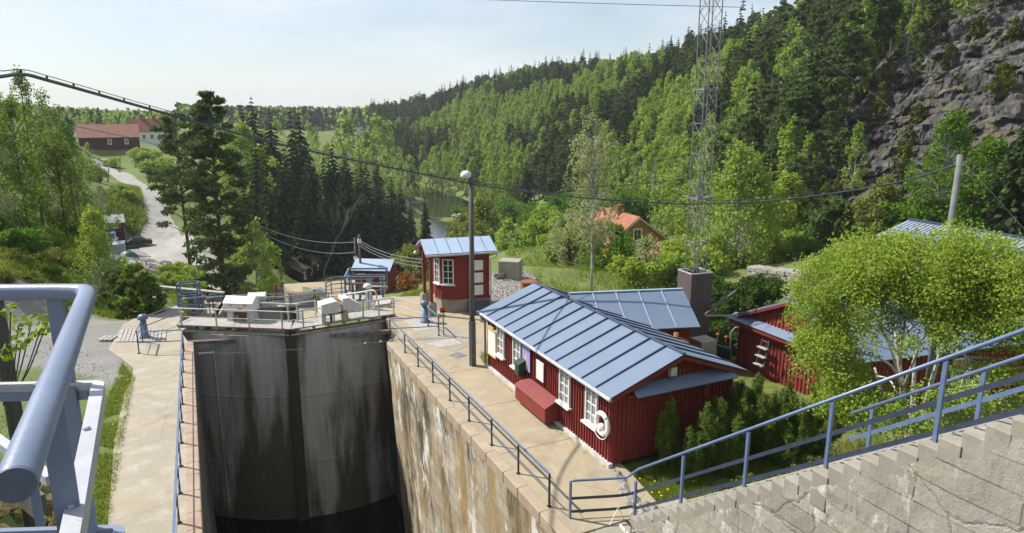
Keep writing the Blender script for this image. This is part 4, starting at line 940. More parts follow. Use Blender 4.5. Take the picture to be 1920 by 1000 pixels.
# --- E: gatekeeper's hut
def house_E():
    o = V3(10.33, 31.87, 0); u = unit(V3(.99, -.14, 0)); n = V3(.14, .99, 0)
    fr = Fr(o, u, (n[0], n[1])); t = thing('gatehouse', 'small dark red gatehouse with a porch roof on two posts and a stone plinth', 'hut', fr(1.8, 1.2, 0))
    d = .3; W2 = 2.35
    plan = [(.62, d + .95), (.84, d + .32), (1.55, d), (3.3, d), (3.3, d + W2), (.62, d + W2)]
    mb = MB(); prism(mb, [fr(a, b)[:2] for a, b in plan], .72, 3.08)
    for (a0, b0), (a1, b1) in zip(plan[:4], plan[1:5]):
        on = unit(fr(b1 - b0, -(a1 - a0)) - fr(0, 0)); battens(mb, fr, a0, a1, b0, b1, .72, 3.05, on, .2, dp=.025)
    part('wall', mb, RED, t)
    mb = MB(); prism(mb, [fr(a - (.03 if a < 1 else -.03), b - (.03 if b < 1 else 0))[:2] for a, b in plan], -.2, .7); part('plinth', mb, PLINTH, t, bevel=.02)
    mb = MB()
    for (a0, b0), (a1, b1) in zip(plan[:4], plan[1:5]): beam(mb, fr(a0, b0, .72), fr(a1, b1, .72), .12, .06)
    part('drip_board', mb, REDD, t)
    ze, zr = 3.2, 3.72; hb = d + W2 / 2 + .0
    mb = MB()
    for b0, s in ((0, 1), (2 * hb, -1)):
        slab(mb, [fr(-.05, b0, ze), fr(3.66, b0, ze), fr(3.45 + .2, hb, zr), fr(-.05, hb, zr)], .07)
    part('roof', mb, PALEROOF, t)
    mb = MB()
    for k in range(1, 6):
        a = k * .62; beam(mb, fr(a, .02, ze + .012), fr(a, hb - .02, zr + .012), .02, .018)
    beam(mb, fr(-.06, -.02, ze - .045), fr(3.68, -.02, ze - .045), .05, .10); part('eave_flashing', mb, M('blue_edge', (.10, .15, .30), None, .5), t)
    mb = MB(); tube(mb, [fr(-.05, -.06, ze - .08), fr(3.7, -.06, ze - .08)], .05, 8); tube(mb, [fr(3.62, -.04, ze - .1), fr(3.6, .05, ze - .35), fr(3.36, .26, ze - .5), fr(3.36, .26, .3)], .035, 8); part('gutter', mb, GUTTER, t)
    mb = MB()
    for b0 in (0, 2 * hb): beam(mb, fr(0, b0, ze - .16), fr(0, hb, zr - .14), .05, .16)
    v = [fr(.55, b, z) for b, z in ((.1, ze - .1), (2 * hb - .1, ze - .1), (hb, zr - .08))] + [fr(.6, b, z) for b, z in ((.1, ze - .1), (2 * hb - .1, ze - .1), (hb, zr - .08))]
    mb.add(v, [(0, 1, 2), (5, 4, 3), (0, 3, 4, 1), (1, 4, 5, 2), (2, 5, 3, 0)])
    beam(mb, fr(.18, .2, ze - .16), fr(3.3, .2, ze - .16), .1, .14); beam(mb, fr(.18, 2 * hb - .2, ze - .16), fr(3.3, 2 * hb - .2, ze - .16), .1, .14)
    part('roof_beam', mb, REDD, t)
    for b in (.2, 2 * hb - .75):
        a = .22; p = fr(a, b); mb = MB(); box(mb, p + V3(0, 0, 1.86), (.15, .15, 2.4)); po = part('porch_post', mb, REDD, t)
        mb = MB(); box(mb, p + V3(0, 0, .26), (.42, .42, .75)); box(mb, p + V3(0, 0, .66), (.3, .3, .06)); part('footing', mb, PLINTH, po, bevel=.02)
    (a0, b0), (a1, b1) = plan[1], plan[2]; d1 = unit(fr(a1, b1) - fr(a0, b0)); o1 = V3(d1[1], -d1[0], 0)
    window(t, fr((a0 + a1) / 2 - .02, (b0 + b1) / 2, 1.5) + o1 * .02, d1, o1, .58, 1.32, 4, 2, glass=GLASS)
    (a0, b0), (a1, b1) = plan[0], plan[1]; d1 = unit(fr(a1, b1) - fr(a0, b0)); o1 = V3(d1[1], -d1[0], 0)
    window(t, fr((a0 + a1) / 2, (b0 + b1) / 2, 1.5) + o1 * .02, d1, o1, .5, 1.32, 4, 2, glass=GLASS)
    mb = MB(); c = fr(2.62, d - .04, 1.75); box(mb, c, (.95, .05, 2.0), (fr.u, fr.n, V3(0, 0, 1))); dr_ = part('door', mb, RED, t)
    for k in range(3):
        mb = MB(); box(mb, fr(2.66, d - .075, 1.13 + k * .66), (.56, .03, .52), (fr.u, fr.n, V3(0, 0, 1))); part('panel', mb, WHITE, dr_)
    mb = MB()
    for k in range(3): box(mb, fr(2.65, d - .15 - .24 * k, .46 - k * .2), (1.15, .32 + .0 * k, .2), (fr.u, fr.n, V3(0, 0, 1)))
    for s in (0,): box(mb, fr(2.65, d - .2, .15), (1.1, .4, .5), (fr.u, fr.n, V3(0, 0, 1)))
    part('doorstep', mb, M('dark_step', (.10, .11, .14), None, .8), t)
    mb = MB(); lathe(mb, fr(-.12, 2 * hb - .2, ze - .42), [(0, -.1), (.1, -.06), (.12, .02), (.05, .1), (0, .12)], 10); part('lamp', mb, LAMPW, t, smooth=True)
house_E()
# bollards
def bollard(p, s, label):
    t = thing('bollard', label, 'bollard', p, 'mooring bollards on the quays'); mb = MB()
    lathe(mb, p, [(.24 * s, 0), (.24 * s, .05), (.16 * s, .1), (.11 * s, .8 * s)], 14); part('shaft', mb, BLUEP, t, smooth=True)
    mb = MB(); lathe(mb, p + V3(0, 0, .78 * s), [(.11 * s, 0), (.19 * s, .03), (.21 * s, .09 * s), (.15 * s, .2 * s), (0, .25 * s)], 14); part('cap', mb, BLUEP, t, smooth=True)
bollard(gz(797, 604), 1.1, 'blue grey mooring bollard in front of the gatehouse, by the end of the railing')
bollard(gz(272, 634), 1.12, 'blue grey mooring bollard on the left quay between planked hatch and railing')
p = gz(832, 629); t = thing('small_sign', 'small red and black sign on a thin pole in front of the gatehouse plinth', 'sign', p)
mb = MB(); tube(mb, [p, p + V3(0, 0, 1.08)], .03, 8); part('pole', mb, GALV, t)
mb = MB(); ax = (unit(V3(.9, -.42, 0)), unit(V3(.42, .9, 0)), V3(0, 0, 1)); box(mb, p + V3(-.03, -.02, 1.22), (.24, .04, .24), ax); pl = part('plate', mb, REDS, t)
mb = MB(); box(mb, p + V3(-.035, -.035, 1.15), (.23, .04, .09), ax); part('lower_band', mb, BLACK, pl)
# white tube railings from the gate deck to the quay
for a, b, lb in ((gz(735, 588, 0), gz(800, 604, 0), 'white tube rail from the gate deck towards the right bollard'), (gz(340, 603, .0), gz(268, 628, 0), 'dark tube rail from the gate deck towards the left bollard')):
    mb = MB()
    for z in (.86, .42): tube(mb, [a + V3(0, 0, z + .05), b + V3(0, 0, z - .05)], .026, 8)
    solo('tube_rail', mb, WGREY if 'white' in lb else BLUEP, lb, 'rail')
# safety cable with floats
a = gz(352, 655, 0) + V3(.2, 0, -.25); b = gz(743, 640, 0) + V3(0, 0, .05); t = thing('safety_cable', 'thin wire with small floats stretched across the chamber in front of the gate', 'cable', a)
mb = MB(); P = sag(a, b, .12, 40); tube(mb, P, .012, 5); part('wire', mb, GALV, t)
for k in (33, 36, 38):
    mb = MB(); lathe(mb, P[k] - V3(0, 0, .07), [(0, 0), (.07, .03), (.09, .07), (.07, .11), (0, .14)], 10); part('float', mb, GALV, t, smooth=True)
mb = MB()
for k in range(7): lathe(mb, P[0] + V3(.02 + k * .13, -.01, -.04 - k * .008), [(0, 0), (.05, .02), (.05, .06), (0, .08)], 6)
part('shackles', mb, GALV, t)

# ---------------------------------------------------------------- beyond the first gate
def frame_of(t, nm, segs, r, mat, flat=False, label=None):
    for a, b in segs:
        mb = MB(); (beam(mb, a, b, r * 2, r * 2) if flat else tube(mb, [a, b], r, 6)); part(nm, mb, mat, t, label)
def ladder_frame():
    o = gd(356, 588, 39.5); u = unit(V3(.97, -.2, 0)); n = V3(-u[1], u[0], 0)
    t = thing('access_frame', 'blue tubular access frame standing left of the gate deck', 'frame', o)
    P = lambda a, b, z: o + u * a + n * b + V3(0, 0, z)
    frame_of(t, 'upright', [(P(a, b, -.1), P(a, b, 1.62)) for a in (-.5, .5) for b in (0, .55)], .045, BLUEP, True)
    frame_of(t, 'rail', [(P(-.5, b, z), P(.5, b, z)) for b in (0, .55) for z in (.3, 1.0, 1.62)] + [(P(a, 0, z), P(a, .55, z)) for a in (-.5, .5) for z in (.3, 1.0, 1.62)], .035, BLUEP, True)
    frame_of(t, 'tread', [(P(-.5, .1 + .1 * k, .3 + .2 * k), P(.5, .1 + .1 * k, .3 + .2 * k)) for k in range(4)], .03, GALV, True)
ladder_frame()
o = gd(364, 592, 38); t = thing('pipe_barrier', 'pale curved pipe barrier beside the left machine housing', 'barrier', o)
u = unit(V3(.97, -.2, 0)); P = lambda a, z: o + u * a + V3(0, 0, z)
mb = MB(); tube(mb, spline([P(-.45, .35), P(-.5, .75), P(-.2, .95), P(1.9, .92)], 6), .04, 8); part('bow', mb, PALEP, t, smooth=True)
mb = MB(); tube(mb, spline([P(-.4, .5), P(-.1, .18), P(.35, .05)], 6), .03, 8); part('brace', mb, PALEP, t, smooth=True)
mb = MB(); box(mb, P(.12, .45), (.12, .1, 1.1)); part('post', mb, PALEP, t)
mb = MB(); box(mb, P(1.05, .82), (.75, .18, .26)); part('sign_plate', mb, GALV, t)
for k, (px, py) in enumerate(((394, 588), (401, 583))):
    q = gd(px, py, 37.5); mb = MB(); tube(mb, [q, q + V3(0, 0, .62)], .03, 6); tube(mb, [q + V3(-.12, 0, .62), q + V3(.12, 0, .62)], .025, 6)
    solo('lever', mb, NAVY, ('dark lever standing left of the left machine housing, nearer the deck', 'dark lever standing left of the left machine housing, farther from the deck')[k], 'lever')
q = gd(322, 585, 38.5); mb = MB(); beam(mb, gd(292, 545, 43) + V3(0, 0, .25), gd(420, 556, 41) + V3(0, 0, .2), .3, .1); solo('long_beam', mb, GREYWD, 'long pale timber beam lying beyond the blue access frame', 'beam')
def blue_platform():
    o = gd(672, 556, 39); u = unit(gd(722, 556, 38.6) - gd(640, 556, 39.4)); n = unit(V3(-u[1], u[0], 0))
    t = thing('railed_platform', 'blue railed platform beside the lower gates, with a white winch on it', 'platform', o)
    P = lambda a, b, z: o + u * a + n * b + V3(0, 0, z)
    seg = []
    for z in (1.14, .74):
        seg += [(P(-.75, 0, z), P(1.5, 0, z)), (P(-.75, 0, z), P(-1.25, 2.2, z)), (P(-1.25, 2.2, z), P(1.1, 2.2, z))]
    frame_of(t, 'rail', seg, .045, BLUEP, True)
    seg = [(P(-.75, 0, z), P(1.5, 0, z)) for z in (.34,)]; frame_of(t, 'low_rail', seg, .035, BLUEP, True)
    frame_of(t, 'post', [(P(a, 0, -.2), P(a, 0, 1.14 if a > 1.4 or a < -.7 else .74)) for a in (-.75, -.3, .1, .75, 1.45)] + [(P(-1.25, 2.2, -.2), P(-1.25, 2.2, 1.14)), (P(1.1, 2.2, -.2), P(1.1, 2.2, 1.14))], .05, BLUEP, True)
    mb = MB(); box(mb, P(.1, .45, -.25), (2.5, .9, .12), (u, n, V3(0, 0, 1))); part('floor', mb, GREYWD, t)
    t2 = thing('winch', 'blue winch post with a white domed cap at the right end of the gate deck', 'winch', gd(695, 575, 37))
    q = gd(695, 575, 37); mb = MB(); tube(mb, [q - V3(0, 0, .3), q + V3(0, 0, 1.1)], .13, 10); part('post', mb, BLUEP, t2)
    mb = MB(); lathe(mb, q + V3(-.12, 0, 1.08), [(.25, 0), (.25, .08), (.19, .2), (0, .26)], 14); tube(mb, [q + V3(0, 0, 1.15), q + V3(.95, -.1, 1.05)], .045, 8); part('cap', mb, LAMPW, t2, smooth=True)
    t3 = thing('gate_bow', 'white bent pipe barrier by the winch at the right end of the gate deck', 'barrier', gd(690, 592, 35))
    a = gd(668, 590, 35.3); b = gd(700, 585, 34.6)
    mb = MB(); tube(mb, spline([gd(645, 553, 36), gd(680, 548, 35.2), gd(700, 545, 34.7), gd(706, 556, 34.6), gd(700, 575, 34.6)], 6), .05, 8); part('bow', mb, WGREY, t3, smooth=True)
    mb = MB()
    for px in (687, 695): mb = MB(); tube(mb, [gd(px, 578, 34.8), gd(px, 548, 34.8)], .06, 8); part('post', mb, WGREY, t3)
    mb = MB(); c = gd(719, 566, 36); ax = (unit(V3(.95, -.3, .12)), unit(V3(.3, .95, 0)), unit(V3(-.12, 0, 1))); box(mb, c - V3(0, 0, .2), (.85, .95, .4), ax)
    solo('plank_ramp', mb, GREYWD, 'grey plank box ramp at the right end of the gate deck', 'ramp', bevel=.02)
blue_platform()
def lower_gate(px0, pxm, px1, py, d, lbl, n_boxes):
    a = gd(px0, py, d * 1.01); m_ = gd(pxm, py + 3, d * .99); b = gd(px1, py - 2, d); a[2] = b[2] = m_[2]
    t = thing('lower_gate', 'lower lock gate with pale deck and white rails, ' + lbl, 'lock gate', m_)
    mb = MB()
    for p, q in ((a, m_), (m_, b)):
        n = unit(np.cross(V3(0, 0, 1), q - p)); beam(mb, p + n * .5, q + n * .5, 1.2, .12)
    part('deck', mb, GREYWD, t)
    mb = MB()
    for p, q in ((a, m_), (m_, b)): n = unit(np.cross(V3(0, 0, 1), q - p)); beam(mb, p + n * .5 - V3(0, 0, 3.1), q + n * .5 - V3(0, 0, 3.1), .4, 6)
    part('gate_leaf', mb, GATEM, t)
    mb = MB()
    for off in (0, 1.05):
        for p, q in ((a, m_), (m_, b)):
            n = unit(np.cross(V3(0, 0, 1), q - p)); p = p + n * off; q = q + n * off
            for z in (.9, .5): tube(mb, [p + V3(0, 0, z), q + V3(0, 0, z)], .04, 6)
            for k in range(4): tube(mb, [p + (q - p) * k / 3, p + (q - p) * k / 3 + V3(0, 0, .9)], .04, 6)
    part('railing', mb, WGREY, t)
    return a, m_, b
a2, m2, b2 = lower_gate(428, 545, 652, 572, 60, 'seen just beyond the near gate deck', 2)
u2 = unit(m2 - a2); n2 = unit(np.cross(V3(0, 0, 1), u2)); v2 = unit(b2 - m2)
winch_box(a2 + u2 * 2.3 + n2 * .5 + V3(0, 0, .06), u2, n2, .95, 'white pitched machine housing on the lower gate, left of the red post')
lever_machine(m2 + v2 * 2.0 + n2 * .5 + V3(0, 0, .06), v2, n2, 1.0, 'white split machine housing on the right leaf of the lower gate')
a3, m3, b3 = lower_gate(500, 580, 655, 553, 72, 'farthest one, beside the blue railed platform', 2)
winch_box(a3 + unit(m3 - a3) * 2.6 + V3(0, .5, .06), u2, n2, .75, 'small white machine housing on the farthest gate, behind the red post')
winch_box(m3 + unit(b3 - m3) * 2.2 + V3(0, .5, .06), v2, n2, .75, 'small white machine housing on the farthest gate, near the blue railed platform')
mb = MB(); q = gd(519, 555, 64); tube(mb, [q, q + V3(0, 0, 1.1), ], .1, 8); solo('red_post', mb, REDS, 'short red post on the lower gate', 'post')
for k, px in enumerate((437, 452)):
    q = gd(px, 556, 62); mb = MB(); tube(mb, [q, q + V3(-.1, 0, 1.0), q + V3(-.25, 0, 1.35)], .06, 6); tube(mb, [q + V3(0, 0, .7), q + V3(.5, 0, .75)], .04, 6)
    solo('hand_winch', mb, TIMBER, ('dark hand winch lever on the left end of the lower gate, nearer the road', 'dark hand winch lever on the left end of the lower gate, nearer the white housing')[k], 'winch')
q0 = gd(618, 560, 58); t = thing('footbridge', 'grey railed steps between the lower gates and the blue railed platform', 'steps', q0); mb = MB()
for z in (.3, .6, .9): tube(mb, spline([q0 + V3(-.3, 0, z + .2), q0 + V3(.2, 0, z + .9), q0 + V3(3.6, -1, z + .95)], 5), .05, 6)
for k in range(5): tube(mb, [q0 + V3(.2 + .8 * k, -.25 * k, .3), q0 + V3(.2 + .8 * k, -.25 * k, 1.85)], .05, 6)
part('railing', mb, GREYWD, t)
# lower platforms
mb = MB(); prism(mb, [(7.4, 52), (16, 50), (19, 66), (7.4, 68)], -8, -6.15); solo('lower_quay', mb, CONC, kind='structure')
mb = MB(); prism(mb, [(-1.0, 50), (-.4, 50), (-.4, 70), (3.0, 70), (1.5, 60)], -8, -6.0); mb2 = MB()
solo('lower_quay', mb, CONCL, kind='structure')

# --- F: small hut with the blue roof
def hut_F():
    p0 = gd(665, 552, 62.5); u = unit(gd(733, 552, 61) - gd(668, 552, 62)) * V3(1, 1, 0); t = thing('small_hut', 'small dark red hut with a flat blue roof beside the lower gates', 'hut', p0)
    fr = Fr(p0 * V3(1, 1, 0) + V3(0, 0, -6.1), u); mb = MB(); v = 3.1
    prism(mb, [fr(.1, 0)[:2], fr(3.3, 0)[:2], fr(3.3, 2.6)[:2], fr(.1, 2.6)[:2]], -7.2, -3.84)
    battens(mb, fr, .1, 3.3, 0, 0, -.4, 2.2, -fr.n, .25); part('wall', mb, RED, t)
    mb = MB(); slab(mb, [fr(-.15, -.35, 2.3), fr(3.5, -.35, 2.3), fr(3.5, 1.3, 3.05), fr(-.15, 1.3, 3.05)], .07); slab(mb, [fr(-.15, 2.95, 2.3), fr(3.5, 2.95, 2.3), fr(3.5, 1.3, 3.05), fr(-.15, 1.3, 3.05)], .07); part('roof', mb, PALEROOF, t)
    mb = MB(); box(mb, fr(.75, -.05, 1.75), (.75, .05, .4), (fr.u, fr.n, V3(0, 0, 1))); part('name_plate', mb, WHITE, t)
    mb = MB(); box(mb, fr(1.45, -.04, 1.0), (.5, .06, 1.5), (fr.u, fr.n, V3(0, 0, 1))); part('door', mb, PALEY, t)
    for k in range(3): mb = MB(); box(mb, fr(2.7, -.05, .35 + k * .65), (.5, .06, .5), (fr.u, fr.n, V3(0, 0, 1))); part('shutter', mb, WHITE, t)
hut_F()
# --- G: red cottage by the water
def hut_G():
    c1 = gd(567, 536, 106); z = -15.6; u = unit(gd(622, 506, 117) - gd(567, 536, 104)); u = unit(V3(u[0], u[1], 0)); n = V3(-u[1], u[0], 0)
    t = thing('river_cottage', 'dark red cottage with a brown tiled roof and white verge boards by the river', 'cottage', c1)
    fr = Fr(V3(c1[0], c1[1], z), u); Wd = 4.6
    gable_house(t, fr, 10.5, Wd, 2.45, 3.75, .35, .4, DKRED, BRNROOF, .3, None, .1, zb=-.8, edge=WHITE)
    for a in (1.2, 4.2, 8.7): window(t, fr(a, -.02, .9), u, -n, .75, 1.15, 2, 2, glass=GLASS, fw=.12)
    mb = MB(); ce = fr(6.9, -.08, 1.5); tube(mb, [ce, ce - n * .08], .52, 16); part('round_sign', mb, WHITE, t)
hut_G()
# --- H: yellow house
def house_H():
    rl = gd(1112, 390, 86); rr2 = gd(1197, 402, 76); u = unit((rr2 - rl) * V3(1, 1, 0)); n = V3(-u[1], u[0], 0)
    if n @ V3(rl[0], rl[1], 0) < 0: n = -n
    Wd = 7.4; Ln = 8.6; zr = -1.1; fr = Fr(V3(rr2[0], rr2[1], -6.6) - u * (Ln - .1) - n * Wd / 2, u, (n[0], n[1]))
    t = thing('yellow_house', 'ochre yellow house with an orange tiled roof among the trees', 'house', fr(4, 3, 0))
    gable_house(t, fr, Ln, Wd, 2.9, 5.5, .4, .35, YELLOW, ORROOF, .3, None, .12, zb=-1.2, edge=WHITE)
    window(t, fr(Ln + .02, Wd / 2 - .1, 2.9), n, u, 1.1, 1.4, 2, 2, glass=GLASS, fw=.14)
    for a in (1.5, 4.2, 6.8): window(t, fr(a, -.02, .9), u, -n, 1, 1.3, 2, 2, glass=GLASS, fw=.12)
    mb = MB(); c = fr(Ln * .52, Wd / 2 - .2, 5.7); box(mb, c, (.75, .6, 1.5)); ch = part('chimney', mb, BRICK, t)
    mb = MB(); box(mb, c - V3(0, 0, .55), (.95, .8, .35)); part('flashing', mb, WHITE, ch)
    # the lower annexe in front
    er = gd(1258, 478, 66); fr2 = Fr(V3(er[0], er[1], -6.4) - u * 4.6 - n * .2, u, (n[0], n[1])); t2 = thing('yellow_annexe', 'low pale yellow annexe with a weathered orange roof in front of the yellow house', 'house', fr2(2, 2, 0))
    gable_house(t2, fr2, 4.8, 3.6, 2.2, 3.5, .3, .3, PALEY, ORROOF, .3, None, .1, zb=-1.2, edge=WHITE)
    window(t2, fr2(2.2, -.02, .8), u, -n, .8, 1.0, 2, 2, glass=GLASS, fw=.1)
house_H()
# --- barn and white farmhouse on the hill
def farm():
    L_ = gd(150, 284, 232); R_ = gd(264, 286, 232); u = unit((R_ - L_) * V3(1, 1, 0)); n = V3(-u[1], u[0], 0); Ln = np.linalg.norm((R_ - L_)[:2])
    fr = Fr(V3(L_[0], L_[1], R_[2]), u, (n[0], n[1])); t = thing('barn', 'long dark red barn with a faded tiled roof at the top of the gravel road', 'barn', fr(Ln / 2, 3, 0))
    gable_house(t, fr, Ln, 9, 4.6, 8.0, .4, .3, DKRED, BARNROOF, .8, None, .15, zb=-2, edge=WHITE)
    for a in (.5, .78): window(t, fr(Ln * a, -.02, 2.5), u, -n, 1.0, 1.5, 2, 2, fw=.2, glass=GLASS)
    window(t, fr(Ln * .9, -.02, -.2), u, -n, 1.0, 1.5, 2, 2, fw=.2, glass=GLASS)
    A_ = gd(250, 262, 275); B_ = gd(318, 262, 275); u = unit((B_ - A_) * V3(1, 1, 0)); n = V3(-u[1], u[0], 0); Ln = np.linalg.norm((B_ - A_)[:2])
    fr = Fr(V3(A_[0], A_[1], A_[2] - 2.5), u, (n[0], n[1])); t = thing('farmhouse', 'white farmhouse with a dark red roof and two chimneys behind the barn', 'house', fr(Ln / 2, 3, 0))
    gable_house(t, fr, Ln, 8, 5.4, 9.4, .4, .4, WHITE, M('dark_red_roof', (.20, .06, .045), (.15, .045, .035), .8, 1), .8, None, .15, zb=-2, edge=WHITE)
    for a in (.3, .52, .75): window(t, fr(Ln * a, -.02, 2.6), u, -n, 1.2, 1.6, 2, 2, fw=.15, glass=GLASS)
    for a in (.30, .62): mb = MB(); box(mb, fr(Ln * a, 4, 9.6), (.9, .9, 2.4)); part('chimney', mb, BRICK, t)
farm()
# --- boat shed, boat on trailer, car, tent, box
def by_the_road():
    p = gd(216, 452, 123); u = unit(V3(.95, .1, 0)); z = h1(p[0], p[1]); fr = Fr(V3(p[0] - 2.2, p[1], z), u); t = thing('boat_shed', 'small dark red shed with a flat grey roof beside the gravel road', 'shed', fr(2, 2, 0))
    mb = MB(); prism(mb, [fr(0, 0)[:2], fr(3.6, 0)[:2], fr(3.6, 4.5)[:2], fr(0, 4.5)[:2]], z - .5, z + 3.6); battens(mb, fr, 0, 3.6, 0, 0, -.3, 3.5, -fr.n, .3); battens(mb, fr, 3.6, 3.6, 0, 4.5, -.3, 3.5, fr.u, .3); part('wall', mb, DKRED, t)
    mb = MB(); slab(mb, [fr(-.25, -.4, 3.6), fr(3.9, -.4, 3.6), fr(3.9, 4.8, 4.3), fr(-.25, 4.8, 4.3)], .12); part('roof', mb, M('grey_felt_roof', (.17, .18, .2), (.25, .25, .25), .9, 1.2), t)
    mb = MB(); box(mb, fr(2.4, -.06, 2.8), (1.0, .04, .3)); part('sign_board', mb, WGREY, t)
    mb = MB(); box(mb, fr(3.66, 1.5, 1.3), (.08, 1.6, 2.6), (fr.u, fr.n, V3(0, 0, 1))); part('door', mb, WGREY, t)
    # boat on a trailer, bow towards us
    q = gd(205, 446, 117.5); z = h1(q[0], q[1]); o = V3(q[0], q[1], z); f = unit(V3(.12, -1, 0)); s = V3(-f[1], f[0], 0)
    P = lambda a, b, c: o + f * a + s * b + V3(0, 0, c)
    t = thing('motorboat', 'small white motorboat under a blue cover, parked on a trailer by the shed', 'boat', o)
    mb = MB(); st = [(-2.6, 1.1, .9, 1.75), (-1, 1.2, .85, 1.85), (.8, 1.05, .9, 2.0), (2.0, .6, 1.15, 2.15), (2.75, .04, 1.7, 2.3)]; vs = []
    for a, hw, zk, zd in st: vs += [P(a, -hw, zd), P(a, -hw * .8, zk + .35), P(a, 0, zk), P(a, hw * .8, zk + .35), P(a, hw, zd)]
    fs = [(i * 5 + j, i * 5 + j + 1, i * 5 + j + 6, i * 5 + j + 5) for i in range(4) for j in range(4)] + [(i * 5 + 4, i * 5, i * 5 + 5, i * 5 + 9) for i in range(4)] + [(0, 1, 2, 3, 4)]
    mb.add(vs, fs); part('hull', mb, WGEL, t)
    mb = MB(); v = [P(a, b, c) for a, hw, c in ((-1.2, 1.0, 1.85), (1.0, .85, 1.98)) for b in (-hw, hw)] + [P(a, b, c) for a, hw, c in ((-1.1, .85, 2.75), (.35, .75, 2.7)) for b in (-hw, hw)]
    mb.add(v, [(0, 2, 3, 1), (4, 5, 7, 6), (0, 1, 5, 4), (2, 6, 7, 3), (0, 4, 6, 2), (1, 3, 7, 5)]); cb_ = part('cabin', mb, WGEL, t)
    mb = MB()
    for k in (-1, 1): slab(mb, [P(.93, k * .42 - .3, 2.12), P(.93, k * .42 + .3, 2.12), P(.50, k * .38 + .3, 2.62), P(.50, k * .38 - .3, 2.62)], -.05)
    part('windscreen', mb, GLASS, cb_)
    mb = MB(); slab(mb, [P(-2.4, -.95, 2.72), P(-2.4, .95, 2.72), P(.45, .9, 2.82), P(.45, -.9, 2.82)], .14); box(mb, P(-1.8, 0, 2.3), (.1, 1.8, .8)); part('canopy', mb, BLUET, t, bevel=.03)
    t = thing('boat_trailer', 'boat trailer with a long drawbar carrying the white motorboat', 'trailer', o)
    mb = MB(); beam(mb, P(-2.2, .35, .6), P(3.6, .1, .5), .1, .1); beam(mb, P(-2.2, -.35, .6), P(3.6, -.1, .5), .1, .1); beam(mb, P(-.6, -1.1, .5), P(-.6, 1.1, .5), .1, .1); part('chassis', mb, GALV, t)
    for k in (-1, 1): mb = MB(); tube(mb, [P(-.6, k * 1.15, .32), P(-.6, k * 1.35, .32)], .32, 14); part('wheel', mb, BLACK, t)
    # parked car
    q = gd(256, 474, 120); f = unit(V3(-.99, -.12, 0)); s = V3(-f[1], f[0], 0); o = V3(q[0], q[1], h1(q[0], q[1]) + .12)
    P = lambda a, b, c: o + f * a + s * b + V3(0, 0, c)
    t = thing('parked_car', 'dark saloon car parked on the gravel by the pale box', 'car', o)
    prof = [(-2.25, .35), (-2.3, .75), (-2.2, .98), (-1.6, 1.02), (-1.0, 1.40), (-.3, 1.47), (.4, 1.42), (1.2, .98), (2.1, .85), (2.32, .62), (2.3, .32)]
    mb = MB()
    def extr(pr, w0, w1=None):
        k = len(pr); vs = [P(a, -(w0 if w1 is None else ww), c) for (a, c), ww in zip(pr, w1 or [w0] * k)] + [P(a, (w0 if w1 is None else ww), c) for (a, c), ww in zip(pr, w1 or [w0] * k)]
        mb.add(vs, [tuple(range(k)), tuple(range(2 * k - 1, k - 1, -1))] + [(i, k + i, k + (i + 1) % k, (i + 1) % k) for i in range(k)])
    extr([(-2.28, .30), (-2.32, .72), (-2.2, .98), (1.1, .99), (2.15, .84), (2.34, .60), (2.3, .30)], .9)
    extr([(-1.75, .96), (-1.0, 1.42), (-.3, 1.48), (.4, 1.43), (1.15, .96)], .9, [.86, .68, .68, .68, .86])
    part('body', mb, CARP, t, bevel=.03)
    for sd in (-1, 1):
        mb = MB(); v = [P(a, sd * b, c) for a, b, c in ((-1.45, .87, 1.05), (-.98, .735, 1.36), (.35, .735, 1.38), (1.0, .87, 1.02))]; v2_ = [p + s * sd * .02 for p in v]; mb.add(v + v2_, [(0, 1, 2, 3), (7, 6, 5, 4), (0, 4, 5, 1), (1, 5, 6, 2), (2, 6, 7, 3), (3, 7, 4, 0)]); part('side_window', mb, GLASS, t)
    for a in (-1.4, 1.45):
        for sd in (-1, 1):
            mb = MB(); tube(mb, [P(a, sd * .72, .32), P(a, sd * .93, .32)], .33, 16); wh = part('wheel', mb, BLACK, t)
            mb = MB(); tube(mb, [P(a, sd * .9, .32), P(a, sd * .945, .32)], .2, 12); part('rim', mb, GALV, wh)
    for sd in (-1, 1): mb = MB(); box(mb, P(-2.27, sd * .68, .85), (.08, .35, .16), (f, s, V3(0, 0, 1))); part('tail_light', mb, REDS, t)
    q = gd(222, 484, 114); z = h1(q[0], q[1]); mb = MB(); box(mb, (q[0], q[1], z + .85), (2.0, 1.8, 1.8)); slab(mb, [(q[0] - 1.1, q[1] - 1.0, z + 1.8), (q[0] + 1.1, q[1] - 1.0, z + 1.8), (q[0] + 1.1, q[1] + 1.0, z + 2.0), (q[0] - 1.1, q[1] + 1.0, z + 2.0)], .08)
    solo('storage_crate', mb, PALEBX, 'pale blue storage crate with a flat lid beside the parked car', 'crate', bevel=.03)
    q = gd(242, 497, 107); z = h1(q[0], q[1]); mb = MB(); n = 14; vs = []
    for i in range(7):
        for j in range(n):
            th = i / 6 * math.pi / 2; a = j * 2 * math.pi / n; r = 1.15 * math.cos(th) * (1 + .1 * math.sin(3 * a)); vs.append((q[0] + r * math.cos(a) * 1.25, q[1] + r * math.sin(a), z - .1 + 1.9 * math.sin(th) ** .9))
    mb.add(vs, [(i * n + j, i * n + (j + 1) % n, (i + 1) * n + (j + 1) % n, (i + 1) * n + j) for i in range(6) for j in range(n)])
    solo('tarpaulin_mound', mb, TEALT, 'teal tarpaulin draped over a mound beside the gravel by the crate', 'tarpaulin')
by_the_road()

